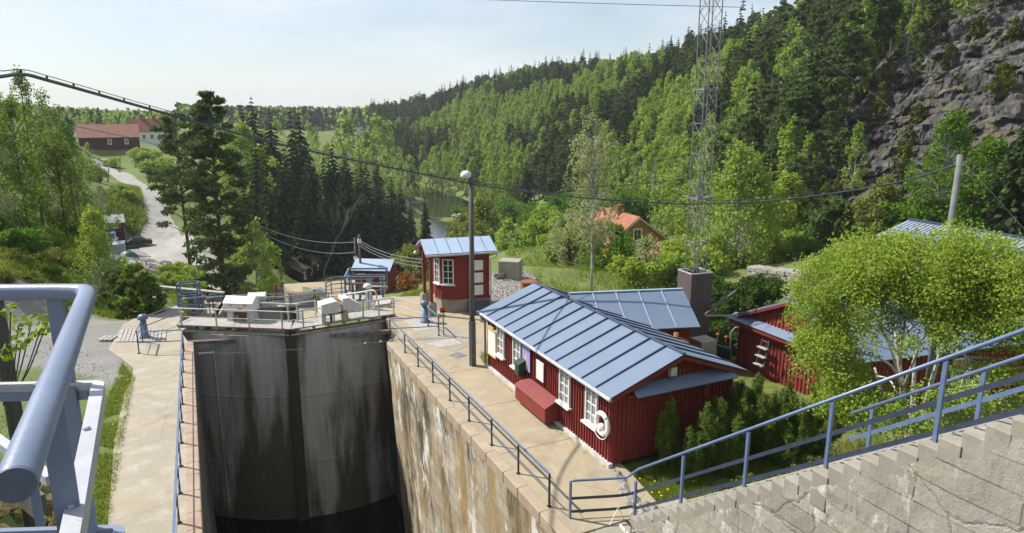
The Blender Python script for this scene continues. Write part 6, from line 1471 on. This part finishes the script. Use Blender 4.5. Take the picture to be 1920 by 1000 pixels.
p = gz(1325, 880, -.1); tree('withered_shrub', 'small orange brown withered shrub behind the stair railing', 'shrub', p, bush_mesh(.32, .6, 14, 16, .07, 2), BARK, LF['rust'])
# --- trees that stand out
hb = [
    ('birch', 'tall slim birch with a sparse pale crown and white trunk behind the lock house roof', 'birch', (1112, 212, 44), lambda h: birch_mesh(h, 1.7, 110, 44, .12, .30, .35, irr=.3), WBARK, 'pale'),
    ('pine_tree', 'big dark pine standing alone beside the road junction', 'pine', (404, 172, 66), lambda h: pine_mesh(h, 2.6, 190, 70, .12, .19, lean=-.5), PBARK, 'pine'),
    ('pine_tree', 'thinner irregular pine left of the big pine at the road junction', 'pine', (346, 212, 82), lambda h: pine_mesh(h, 3.3, 70, 70, .25, .22, lean=-.4), PBARK, 'pine'),
    ('birch', 'young lime green birch on the yard edge below the boat shed', 'birch', (172, 392, 46), lambda h: birch_mesh(h, 1.45, 110, 44, .11, .04, .25, pw=.40), WBARK, 'bright'),
    ('birch', 'fresh green birch in front of the dark spruces left of the river cottage', 'birch', (472, 412, 74), lambda h: birch_mesh(h, 2.0, 95, 30, .22, .1, .5, trunks=2), WBARK, 'bright'),
    ('birch', 'smaller green birch beside the river cottage, right of the fresh green birch', 'birch', (494, 446, 80), lambda h: birch_mesh(h, 1.6, 60, 24, .22, .15, .5), WBARK, 'birch'),
    ('birch', 'large weeping birch right of the lattice mast', 'birch', (1385, 268, 58), lambda h: birch_mesh(h, 3.4, 190, 40, .23, .05, 1.3, trunks=2), WBARK, 'birch'),
    ('birch', 'weeping birch directly behind the lattice mast', 'birch', (1325, 290, 66), lambda h: birch_mesh(h, 2.9, 150, 34, .24, .05, 1.3), WBARK, 'birch'),
    ('birch', 'weeping birch left of the lattice mast behind the yellow house', 'birch', (1262, 320, 96), lambda h: birch_mesh(h, 3.2, 120, 30, .28, .06, 1.2), WBARK, 'birch'),
    ('maple', 'bright lime maple in full leaf at the foot of the cliff', 'maple', (1474, 326, 70), lambda h: birch_mesh(h, 2.1, 90, 30, .28, .25, .3), BARK, 'bright'),
    ('birch', 'olive birch in front of the dark cliff, left of the corrugated shed', 'birch', (1652, 330, 60), lambda h: birch_mesh(h, 1.9, 120, 30, .22, .06, .7), WBARK, 'willow'),
    ('birch', 'green birch growing at the cliff foot left of the grey pole', 'birch', (1762, 210, 58), lambda h: birch_mesh(h, 2.1, 140, 48, .17, .05, .8), WBARK, 'deep'),
    ('birch', 'green birch at the cliff foot right of the grey pole', 'birch', (1845, 262, 56), lambda h: birch_mesh(h, 2.0, 130, 46, .17, .05, .7), WBARK, 'deep'),
    ('spruce', 'dark spruce at the right edge of the picture above the corrugated shed', 'spruce', (1905, 215, 55), lambda h: spruce_mesh(h, 2.4, 40, 15, 9), BARK, 'spruce'),
    ('pine_tree', 'pine on the slope left of the cliff foot, beside the bright maple', 'pine', (1565, 375, 62), lambda h: pine_mesh(h, 1.7, 60, 34, .2, .3), PBARK, 'pine'),
    ('willow', 'yellow green round willow on the river bank behind the lamp post', 'willow', (905, 372, 118), lambda h: birch_mesh(h, 4.6, 150, 30, .38, .05, .8), BARK, 'willow'),
    ('willow', 'pale yellow green willow low on the bank right of the river', 'willow', (868, 402, 132), lambda h: birch_mesh(h, 3.2, 90, 30, .36, .03, .6), BARK, 'willow'),
    ('birch', 'light green birch above the concrete block behind the gatehouse', 'birch', (955, 412, 92), lambda h: birch_mesh(h, 2.2, 80, 28, .28, .1, .6), WBARK, 'birch'),
    ('birch', 'round light green tree on the lawn left of the slim pale birch', 'tree', (1022, 386, 88), lambda h: birch_mesh(h, 3.5, 120, 28, .30, .2, .5), BARK, 'birch'),
    ('alder', 'dull green tree in front of the yellow house', 'tree', (1150, 420, 56), lambda h: birch_mesh(h, 2.2, 100, 34, .18, .08, .4), BARK, 'deep'),
    ('alder', 'pale budding tree between the slim birch and the round light tree', 'tree', (1072, 395, 60), lambda h: birch_mesh(h, 2.4, 70, 26, .16, .1, .4), BARK, 'pale'),
    ('alder', 'thin budding tree in front of the yellow annexe', 'tree', (1215, 440, 50), lambda h: birch_mesh(h, 1.5, 50, 22, .13, .15, .4), BARK, 'pale'),
    ('birch', 'light round birch behind the pines, on the meadow left of the dark spruces', 'birch', (462, 232, 128), lambda h: birch_mesh(h, 5.0, 170, 28, .42, .05, 1.0), WBARK, 'birch'),
    ('spruce', 'spruce rising alone at the river edge right of the spruce group', 'spruce', (797, 366, 132), lambda h: spruce_mesh(h, 2.0, 34, 12, 6), BARK, 'spruce'),
    ('bush_tree', 'yellowish budding tree between the small hut and the gatehouse', 'tree', (765, 462, 66), lambda h: birch_mesh(h, 2.4, 80, 26, .2, .05, .3), BARK, 'willow'),
    ('bush_tree', 'orange leaved shrub between the small hut and the gatehouse', 'shrub', (758, 516, 60), lambda h: bush_mesh(1.3, h, 40, 22, .18), BARK, 'rust'),
    ('young_pine', 'small dark young pine on the yard edge, right of the young lime birch', 'pine', (238, 500, 39.5), lambda h: pine_mesh(h, .95, 46, 40, .05, .16), PBARK, 'mpine'),
    ('young_pine', 'smallest young pine on the yard edge, nearest the left bollard', 'pine', (262, 522, 39), lambda h: pine_mesh(h, .7, 34, 36, .05, .15), PBARK, 'mpine'),
    ('young_pine', 'bushy young pine on the yard edge under the young lime birch', 'pine', (205, 508, 40.5), lambda h: pine_mesh(h, .95, 40, 36, .05, .16), PBARK, 'pine'),
]
for nm, lb, ct, (px, yt, d), fn, bk, lf in hb:
    p, h = on_top(px, yt, d); tree(nm, lb, ct, p, fn(max(.8, h)), bk, LF[lf])
for k, (px, yt, d) in enumerate(((75, 128, 72), (100, 165, 78), (48, 185, 66), (8, 170, 74), (140, 215, 80), (-30, 150, 60), (150, 262, 92), (20, 240, 58), (118, 236, 64), (190, 300, 105), (-60, 180, 50))):
    p, h = on_top(px, yt, d); tree('birch', ['tall slender birch with the highest top in the stand left of the road', 'second tallest birch of the stand left of the road, just right of the highest', 'birch in the middle of the stand left of the road'][k] if k < 3 else 'drooping birch in the stand on the slope left of the road', 'birch', p, birch_mesh(h, 1.7 + .12 * (k % 4), 66, 46, .15, .2, 1.0, irr=.4), WBARK if k % 2 else BARK, LF['stand'], group='birches on the slope left of the road')
for k, (px, yt, d, hh) in enumerate(((598, 330, 112, 0), (700, 300, 190, 0), (545, 285, 135, 0), (760, 300, 205, 0))):
    p, h = on_top(px, yt, d); tree('bare_tree', ['grey leafless tree right in front of the dark spruces above the river cottage', 'grey leafless tree farther up the river among the spruces', 'grey leafless tree left among the dark spruces', 'grey leafless tree leaning over the river bend'][k], 'tree', p, (bare_mesh(max(5, h)), None), M('pale_dead_bark', (.26, .23, .21), (.18, .16, .15), .9, 3) if 'pale_dead_bark' not in MATS else MATS['pale_dead_bark'], None, trunk='branches')
# juniper columns on the cliff
for k, (px, v, hh, rr_) in enumerate(((1648, .62, 4.2, .8), (1662, .70, 4.4, .8), (1640, .56, 3.2, .8), (1545, .22, 4.2, .9), (1560, .27, 3.8, .9), (1512, .10, 3.4, .7), (1690, .20, 4, .8), (1700, .27, 3.6, .8), (1800, .30, 3, .8), (1780, .62, 3.0, .9), (1830, .72, 2.6, .8), (1740, .78, 2.8, .8), (1900, .66, 2.6, .8), (1850, .18, 3.2, .9), (1760, .12, 3, .9), (1872, .40, 3.2, .9), (1888, .43, 3, .9), (1722, .42, 2.6, .8))):
    p = np.array(cliff_pt(px, v)) - V3(0, 0, .2); tree('juniper', 'olive green upright juniper growing on the dark cliff', 'juniper', p, birch_mesh(hh, rr_, 46, 26, .2, .03, .1, irr=.35), BARK, LF['juniper'], group='junipers on the cliff')

# --- the woods
def instancer(kind, fn, nvar, bark, leaf):
    out_ = []
    for i in range(nvar):
        tr, cr = fn(i); mb = MB(); mb.v = tr.v + cr.v; n0 = tr.n
        mb.f = [(f, 0) for f, m in tr.f] + [(f + n0, 1) for f, m in cr.f]; out_.append((mb, mb.mesh(kind, [bark, leaf])))
    return out_
KIND = dict(
    spruce=('spruce', 'spruce', 'dark spruce standing in the mixed wood on the river hillside', 'spruces in the hillside wood', instancer('spruce', lambda i: spruce_mesh(18, 2.9 + .3 * (i % 3), 24, 9, 4, 1.25), 5, BARK, LF['spruce'])),
    pine=('pine_tree', 'pine', 'blue green pine standing in the mixed wood on the river hillside', 'pines in the hillside wood', instancer('pine_tree', lambda i: pine_mesh(16, 2.3 + .3 * (i % 3), 44, 34, .24 + .05 * (i % 3), .36), 6, PBARK, LF['pine'])),
    birch=('birch', 'birch', 'light green birch standing in the mixed wood on the river hillside', 'birches in the hillside wood', instancer('birch', lambda i: birch_mesh(14, 2.3 + .3 * (i % 3), 56, 22, .40, .10, 1.3), 6, WBARK, LF['birch'])))
def place(kind, p, h, i, label=None, group=None, h0=None):
    nm, ct, lb, gr, var = KIND[kind]; mb, me = var[i % len(var)]; hh = dict(spruce=18, pine=16, birch=14)[kind]
    o = bpy.data.objects.new(nm, me); C.objects.link(o); s = h / hh; o.location = tuple(p); w_ = s * rnd.uniform(.85, 1.2); o.scale = (w_, w_, s); o.rotation_euler = (0, 0, rnd.uniform(0, 6.28))
    o['label'] = label or lb; o['category'] = ct; o['group'] = group or gr; return o
fpx = [700, 800, 862, 900, 1000, 1100, 1200, 1300, 1400, 1480, 1560, 1700, 1920, 2050]; fd = [330, 275, 236, 205, 176, 150, 128, 104, 84, 78, 112, 124, 124, 120]
rpx = [700, 735, 800, 900, 1000, 1100, 1200, 1300, 1400, 1500, 1700, 1920, 2050]; rd = [560, 560, 510, 440, 390, 340, 300, 250, 222, 190, 172, 158, 158]
cand = []
tries = 0
cells = {}
while len(cand) < 2300 and tries < 40000:
    tries += 1; px = rnd.uniform(700, 2040); d0 = np.interp(px, fpx, fd); d1 = np.interp(px, rpx, rd) * 1.06; u_ = rnd.random(); d = math.sqrt(d0 * d0 + (d1 * d1 - d0 * d0) * u_)
    p = gd(px, 300, d); cell = (int(p[0] // 3.6), int(p[1] // 3.6))
    if cell in cells: continue
    cells[cell] = 1
    nzz = noise.noise(Vector((p[0] * .022, p[1] * .022, 4))) + .45 * noise.noise(Vector((p[0] * .08, p[1] * .08, 8))); up_ = (d - d0) / (d1 - d0); r = rnd.random()
    if px > 1420: kind = 'pine' if r < .76 else ('spruce' if r < .83 else 'birch')
    elif px > 1280: kind = 'birch' if nzz > .02 and up_ < .85 else ('spruce' if r < .40 else 'pine')
    elif px > 860: kind = 'birch' if nzz > -.14 + (.25 if up_ > .85 else 0) else ('spruce' if r < .36 else 'pine')
    else: kind = 'birch' if nzz > .1 else ('spruce' if r < .45 else 'pine')
    cand.append((px, d, p[0], p[1], kind))
zz = H([c[2] for c in cand], [c[3] for c in cand]); cand = [(c[1], c[2], c[3], float(z), c[4]) for c, z in zip(cand, zz)]; cand.sort()
cnt = dict(spruce=0, pine=0, birch=0); rest = dict(spruce=[], pine=[], birch=[]); LIM = dict(spruce=205, pine=255, birch=150)
for i, (d, x, y, z, kind) in enumerate(cand):
    h = dict(spruce=rnd.uniform(12, 19), pine=rnd.uniform(10, 15), birch=rnd.uniform(9.5, 14))[kind]
    if cnt[kind] < LIM[kind]: place(kind, (x, y, z - .3), h, i); cnt[kind] += 1
    else: rest[kind].append((x, y, z - .3, h))
def mass(kind, L_, name, label):
    nm, ct, lb, gr, var = KIND[kind]; hh = dict(spruce=18, pine=16, birch=14)[kind]; mb = MB(); k = 0
    for x, y, z, h in L_:
        src = var[k % len(var)][0]; k += 1; s = h / hh; a = rnd.uniform(0, 6.28); ca, sa = math.cos(a) * s, math.sin(a) * s; v = np.concatenate(src.v)
        v = np.stack([v[:, 0] * ca - v[:, 1] * sa + x, v[:, 0] * sa + v[:, 1] * ca + y, v[:, 2] * s + z], 1); n0 = mb.n
        mb.v.append(v); mb.n += len(v); mb.f += [(f + n0, m) for f, m in src.f]
    if L_: solo(name, mb, [PBARK, LF[kind]], label, 'wood', kind='stuff')
for kind, nm in (('spruce', 'spruce_wood'), ('pine', 'pine_wood'), ('birch', 'birch_wood')): mass(kind, rest[kind], nm, 'far ' + kind + ' wood covering the upper hillside across the river')
# pines and small trees up on the cliff
for k, (px, v) in enumerate(((1600, .98), (1640, .99), (1690, .99), (1745, .93), (1720, 1.0), (1790, 1.0), (1840, .99), (1890, 1.0), (1585, .9), (1560, .8), (1530, .75), (1545, .55), (1505, .5), (1570, .42), (1490, .3), (1600, .3), (1500, .16), (1525, .33), (1715, .58), (1760, .72), (1810, .86), (1865, .80), (1905, .9), (1780, .9), (1735, .86), (1700, .8), (1475, .97), (1490, .96), (1505, .97), (1520, .97), (1535, .98), (1548, .96), (1562, .98), (1575, .97), (1590, .96), (1606, .97), (1622, .97), (1636, .95), (1655, .97), (1670, .98), (1480, .8), (1500, .85), (1515, .88), (1540, .88), (1555, .68), (1510, .62))):
    p = np.array(cliff_pt(px, v)) - V3(0, 0, .4); place('pine' if k % 5 else 'birch', p, rnd.uniform(6, 10.5) if v < .9 else rnd.uniform(9, 13), k, 'pine clinging to the ledges of the dark cliff' if k % 5 else 'light green birch clinging to the ledges of the dark cliff', 'pines on the cliff' if k % 5 else 'birches on the cliff')
# the dark spruces on the near bank, and the mixed trees behind them
sp = [(470, 190, 150), (488, 175, 155), (520, 195, 150), (556, 200, 140), (572, 192, 142), (500, 285, 118), (488, 262, 122), (533, 278, 118), (540, 260, 124), (585, 265, 132), (612, 280, 128), (630, 255, 138), (655, 280, 132), (672, 310, 128), (640, 320, 122), (575, 330, 116), (612, 340, 115), (690, 300, 138), (712, 330, 134), (735, 325, 142), (752, 335, 150), (722, 360, 132), (700, 380, 126), (668, 385, 120), (632, 390, 114), (560, 375, 110), (520, 360, 108), (770, 370, 152), (745, 385, 140), (505, 330, 104), (460, 330, 112), (480, 350, 106), (622, 290, 150), (680, 285, 160), (595, 300, 150), (650, 270, 165), (710, 290, 175), (690, 220, 330), (775, 240, 260)]
for i, (px, yt, d) in enumerate(sp):
    p, h = on_top(px, yt, d); place('spruce', p - V3(0, 0, .3), max(6, h), i, 'tall dark spruce in the shady group on the near river bank', 'spruces on the near river bank')
bg_ = [(430, 240, 150), (445, 260, 140), (600, 250, 210), (660, 215, 260), (715, 210, 250), (640, 240, 240), (690, 240, 230), (560, 240, 230), (740, 250, 260), (505, 240, 170), (620, 262, 190), (770, 290, 240), (700, 265, 200), (725, 285, 190), (660, 260, 200), (752, 300, 215), (590, 225, 300), (800, 300, 250), (840, 330, 235), (820, 285, 252), (530, 225, 200)]
for i, (px, yt, d) in enumerate(bg_):
    p, h = on_top(px, yt, d); place('birch', p - V3(0, 0, .3), max(5, h), i, 'light green birch behind the dark spruces on the near river bank', 'birches behind the near spruces')
# left skyline and around the farm
lt_ = [(5, 165, 150), (30, 170, 160), (55, 175, 170), (110, 200, 190), (130, 190, 200), (150, 200, 230), (185, 208, 330), (205, 212, 330), (222, 218, 330), (238, 212, 340), (255, 220, 340), (170, 215, 300), (330, 225, 330), (345, 230, 330), (-20, 160, 140), (-60, 150, 130), (90, 205, 160), (60, 240, 130), (10, 235, 120), (120, 260, 140), (180, 265, 170), (165, 280, 160), (70, 290, 110), (30, 300, 100), (-40, 250, 90), (140, 300, 120), (360, 245, 330), (420, 215, 300), (440, 225, 300), (385, 240, 300)]
lt_ += [(rnd.uniform(-150, 340), rnd.uniform(212, 232), rnd.uniform(300, 345)) for _ in range(60)]
for i, (px, yt, d) in enumerate(lt_):
    p, h = on_top(px, yt, d); k = 'spruce' if i in (5, 4, 7) or (i > 29 and i % 2) else 'birch'; place(k, p - V3(0, 0, .3), max(4, h), i, ('dark spruce on the left skyline beside the barn' if k == 'spruce' else 'light green birch on the left hill around the farm'), 'spruces on the left skyline' if k == 'spruce' else 'birches around the farm')
# bushes: copies of three prototypes
BU = {}
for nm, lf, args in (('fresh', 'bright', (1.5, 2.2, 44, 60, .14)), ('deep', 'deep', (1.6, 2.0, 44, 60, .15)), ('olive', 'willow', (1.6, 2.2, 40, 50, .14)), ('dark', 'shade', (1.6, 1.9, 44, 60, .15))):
    tr, cr = bush_mesh(*args); mb = MB(); mb.v = tr.v + cr.v; mb.f = [(f, 0) for f, m in tr.f] + [(f + tr.n, 1) for f, m in cr.f]; BU[nm] = mb.mesh('bush', [BARK, LF[lf]])
def bush(nm, p, s, label, group):
    o = bpy.data.objects.new('bush', BU[nm]); C.objects.link(o); o.location = tuple(p); o.scale = (s, s, s * rnd.uniform(.75, 1.1)); o.rotation_euler = (0, 0, rnd.uniform(0, 6.28)); o['label'] = label; o['category'] = 'bush'; o['group'] = group
bl = [('fresh', 'low fresh green bush on the slopes around the gravel road', 'bushes by the gravel road', [((300, 330), 190, 2.6), ((270, 320), 205, 2.4), ((285, 300), 215, 2.5), ((320, 320), 180, 2.2), ((205, 285), 215, 1.8), ((238, 392), 138, 1.0), ((226, 390), 140, 1.0), ((345, 530), 60, .9), ((352, 545), 56, .8), ((330, 520), 64, .8), ((330, 535), 58, .7), ((440, 500), 78, 1.1), ((510, 520), 84, 1.0), ((455, 520), 72, .8), ((300, 545), 56, .6), ((440, 400), 140, 1.8), ((430, 440), 110, 1.6), ((452, 445), 105, 1.4)]),
      ('deep', 'dull green bush on the slope below the birch stand', 'bushes below the birch stand', [((20, 450), 52, 1.3), ((60, 470), 52, 1.2), ((100, 470), 56, 1.2), ((130, 455), 66, 1.3), ((40, 430), 60, 1.4), ((110, 430), 74, 1.5), ((150, 400), 100, 1.8), ((170, 380), 115, 1.8), ((80, 400), 75, 1.6), ((0, 400), 60, 1.5), ((160, 440), 90, 1.5), ((140, 500), 50, .8), ((95, 515), 46, .7)]),
      ('olive', 'olive budding bush on the slope left of the yard', 'bushes left of the yard', [((30, 480), 46, .9), ((75, 490), 48, .9), ((110, 500), 50, .9), ((10, 500), 42, .8), ((115, 560), 41, .6), ((60, 520), 43, .6), ((150, 540), 43, .6), ((150, 450), 80, 1.5), ((185, 340), 150, 2)]),
      ('fresh', 'light green bush around the yellow house and its lawn', 'bushes around the yellow house', [((1090, 470), 78, 1.8), ((1060, 450), 84, 1.8), ((1040, 480), 70, 1.4), ((1300, 480), 58, 1.6), ((1250, 520), 50, 1.2), ((1190, 525), 48, 1.0), ((1330, 500), 54, 1.6), ((1120, 500), 62, 1.2), ((1180, 470), 74, 1.4), ((940, 470), 95, 1.5), ((985, 440), 100, 1.8), ((1440, 460), 66, 1.6), ((1460, 480), 60, 1.2)]),
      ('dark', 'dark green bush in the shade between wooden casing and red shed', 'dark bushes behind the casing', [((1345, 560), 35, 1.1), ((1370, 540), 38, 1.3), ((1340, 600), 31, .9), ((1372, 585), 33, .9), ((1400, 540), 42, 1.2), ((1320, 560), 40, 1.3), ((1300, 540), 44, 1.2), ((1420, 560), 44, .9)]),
      ('deep', 'mid green bush on the river bank and at the cliff foot', 'bushes at the cliff foot', [((1430, 470), 66, 1.4), ((1470, 455), 68, 1.5), ((1520, 480), 60, 1.0), ((1600, 440), 62, 1.5), ((1720, 420), 60, 1.6), ((1880, 400), 58, 1.8), ((1820, 410), 58, 1.4), ((960, 385), 165, 2.6), ((1010, 380), 150, 2.6), ((1050, 385), 140, 2.6), ((1100, 390), 130, 2.6), ((1150, 385), 125, 2.6), ((1200, 400), 112, 2.4), ((905, 400), 150, 2.2), ((985, 410), 125, 2.0), ((870, 385), 190, 2.4)]),
      ('olive', 'olive bush under the big leafy birch, beside the stair railing', 'bushes under the big birch', [((1560, 830), 16.5, .5), ((1620, 800), 17, .5), ((1500, 830), 17.5, .5), ((1780, 790), 17, .55), ((1850, 770), 17, .6), ((1910, 740), 17, .6), ((1460, 840), 17.6, .45)])]
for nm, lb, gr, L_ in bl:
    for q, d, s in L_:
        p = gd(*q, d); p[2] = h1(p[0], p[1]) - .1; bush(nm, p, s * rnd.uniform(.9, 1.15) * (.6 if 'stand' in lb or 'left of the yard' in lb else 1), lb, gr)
for k in range(46):
    x = rnd.uniform(11.9, 16.5); y = rnd.uniform(3.5, 13.2)
    if x < 13.4 and y > 12.4: continue
    bush(('olive', 'deep', 'dark', 'deep')[k % 4], (x, y, h1(x, y) - .1), rnd.uniform(.22, .5), ('olive', 'mid green', 'dark green', 'mid green')[k % 4] + ' low bush in the thicket behind the stairs', ('olive', 'mid green', 'dark green', 'mid green')[k % 4] + ' bushes in the thicket behind the stairs')
# sapling by the timber post
tr = MB(); cr = MB(); b0 = gdep(6, 760, 7.6)
for (px, py) in ((35, 610), (60, 600), (75, 620), (20, 585), (90, 600), (40, 645), (15, 660)):
    q = gdep(px, py, 7.4 + rnd.uniform(-.2, .2)); tube(tr, spline([b0, (b0 + q) / 2 + V3(.0, 0, -.12), q], 5), .008, 4); c = q + in_ball(16) * .10; leaves(cr, c, .06)
t = thing('sapling', 'thin sapling with a few fresh leaves beside the timber post', 'sapling', b0); part('twigs', tr, BARK, t); part('leaves', cr, LF['bright'], t)

# --- grass and ground cover
def grass(name, poly, n, hgt, leaf, zoff=0, wd=.03):
    poly = [np.asarray(p[:2]) for p in poly]; P = np.array(poly); pts = RS.uniform(P.min(0), P.max(0), (n * 3, 2)); pts = pts[inpoly(pts[:, 0], pts[:, 1], poly)][:n]
    keep = np.array([noise.noise(Vector((x * .9, y * .9, 2))) > -.22 for x, y in pts]); pts = pts[keep]; z = H(pts[:, 0], pts[:, 1]) + zoff; m = len(pts)
    a = RS.uniform(0, 6.28, m); w_ = np.stack([np.cos(a), np.sin(a), a * 0], 1) * wd; tip = np.stack([RS.normal(0, .35, m), RS.normal(0, .35, m), np.ones(m)], 1) * (hgt * RS.uniform(.4, 1.2, m))[:, None]
    b = np.stack([pts[:, 0], pts[:, 1], z], 1); mb = MB(); mb.add(np.stack([b - w_, b + w_, b + tip + w_ * .2, b + tip - w_ * .2], 1).reshape(-1, 3), np.arange(4 * m).reshape(m, 4)); solo(name, mb, leaf, kind='stuff')
grass('grass', [(-2.62, 15), (-2.62, 28.8), (-3.2, 31), (-3.6, 24), (-3.5, 15)], 9000, .16, LF['grass'], .0, .012)
grass('grass', [(-3.4, 14), (-3.4, 26), (-6, 27), (-12, 24), (-12, 14)], 6000, .22, LF['grass'], .0, .015)
grass('grass', [gz(20, 565), gz(260, 590), gz(290, 570), gd(300, 545, 48), gd(0, 520, 43)], 9000, .22, LF['grass'], 0, .02)
grass('grass', [gd(0, 520, 42), gd(150, 520, 46), gd(200, 470, 70), gd(130, 420, 75), gd(0, 420, 58)], 16000, .45, LF['grass'], 0, .03)
grass('grass', [gz(1165, 885), gz(1250, 850), gz(1400, 845), gz(1500, 850), gz(1300, 930), gz(1215, 950)], 9000, .13, LF['grass'], 0, .01)
grass('dry_grass', [(11.4, 4), (11.4, 12.6), (14, 14.6), (17, 15), (20, 15.4), (20, 6)], 9000, .28, leafmat('dry_grass_blades', (.14, .12, .04), (.26, .21, .10), .3), 0, .012)
grass('grass', [(15, 14.2), (15.2, 24), (21, 21), (21, 14)], 9000, .16, LF['grass'], 0, .013)
grass('weeds', [(10.02, 15.2), (10.2, 15.2), (10.2, 24), (10.02, 24)], 260, .07, LF['grass'], .14, .008)
for yj in (17.2, 20.6, 24.1, 27.4):
    mb = MB(); bx(mb, 7.72, 10.1, yj, yj + .018, -.01, .0025); solo('paving_joint', mb, M('joint_filler', (.10, .085, .06), None, .95) if 'joint_filler' not in MATS else MATS['joint_filler'], kind='structure')
grass('grass', [gz(898, 668), gz(915, 648), gz(920, 690), gz(905, 680)], 700, .1, LF['grass'], .15, .01)
grass('grass', [gd(735, 552, 47), gd(800, 545, 46), gd(820, 520, 52), gd(760, 535, 56)], 7000, .14, LF['grass'], 0, .02)
grass('grass', [gd(1010, 520, 46), gd(1100, 540, 42), gd(1260, 535, 44), gd(1260, 470, 66), gd(1100, 430, 100), gd(940, 430, 110), gd(950, 480, 70)], 22000, .4, LF['grass'], 0, .035)
grass('grass', [gd(290, 560, 46), gd(345, 580, 42), gd(350, 540, 54), gd(310, 520, 62)], 5000, .25, LF['grass'], 0, .02)
grass('grass', [gd(250, 420, 125), gd(275, 400, 130), gd(262, 360, 150), gd(230, 350, 155), gd(200, 400, 130)], 7000, .8, LF['grass'], 0, .07)
mb = MB()
for px, py in ((1222, 926), (1236, 926), (1240, 932), (1252, 920), (1300, 905), (250, 594), (262, 590), (236, 598), (240, 716), (212, 800), (216, 830), (1200, 900), (1228, 905)):
    q = gz(px, py, .0); q[2] = max(h1(q[0], q[1]), -.1) + .12; lathe(mb, q, [(0, 0), (.03, .01), (.03, .025), (0, .03)], 7)
solo('dandelions', mb, YEL, kind='stuff')
# far wood on the horizon
def far_wood():
    mb = MB(); M_ = []
    for _ in range(5200):
        px = rnd.uniform(-250, 800); d = rnd.uniform(345 if px < 330 else 480, 1000); p = gd(px, 220, d); M_.append((p[0], p[1]))
    z = H([a for a, b in M_], [b for a, b in M_]); k = 0
    for (x, y), zz_ in zip(M_, z):
        s = rnd.uniform(9, 14) * (.55 if x < -3 else 1); r = s * rnd.uniform(.16, .3); n = 16
        t_ = RS.uniform(0, 1, n); a = RS.uniform(0, 6.28, n); rr_ = r * (1 - t_) ** .7; c = np.stack([x + rr_ * np.cos(a), y + rr_ * np.sin(a), zz_ + s * t_], 1); leaves(mb, c, s * .22, rnd.choice((0, 1, 1) if x < -3 else (0, 0, 1)))
    solo('far_wood', mb, [LF['spruce'], LF['birch']], 'distant bluish wood on the low hills along the horizon', 'wood', kind='stuff')
far_wood()

# ---------------------------------------------------------------- the air between here and the far hills
mb = MB(); bx(mb, -3600, 3600, -3600, 3600, -30, 95)
hz = bpy.data.materials.new('haze_air'); hz.use_nodes = True; ht = hz.node_tree; ht.nodes.clear()
ho = ht.nodes.new('ShaderNodeOutputMaterial'); hv = ht.nodes.new('ShaderNodeVolumePrincipled'); hv.inputs['Color'].default_value = (.86, .92, 1, 1); hv.inputs['Density'].default_value = .00022
ht.links.new(hv.outputs[0], ho.inputs['Volume'])
solo('haze', mb, hz, kind='stuff')
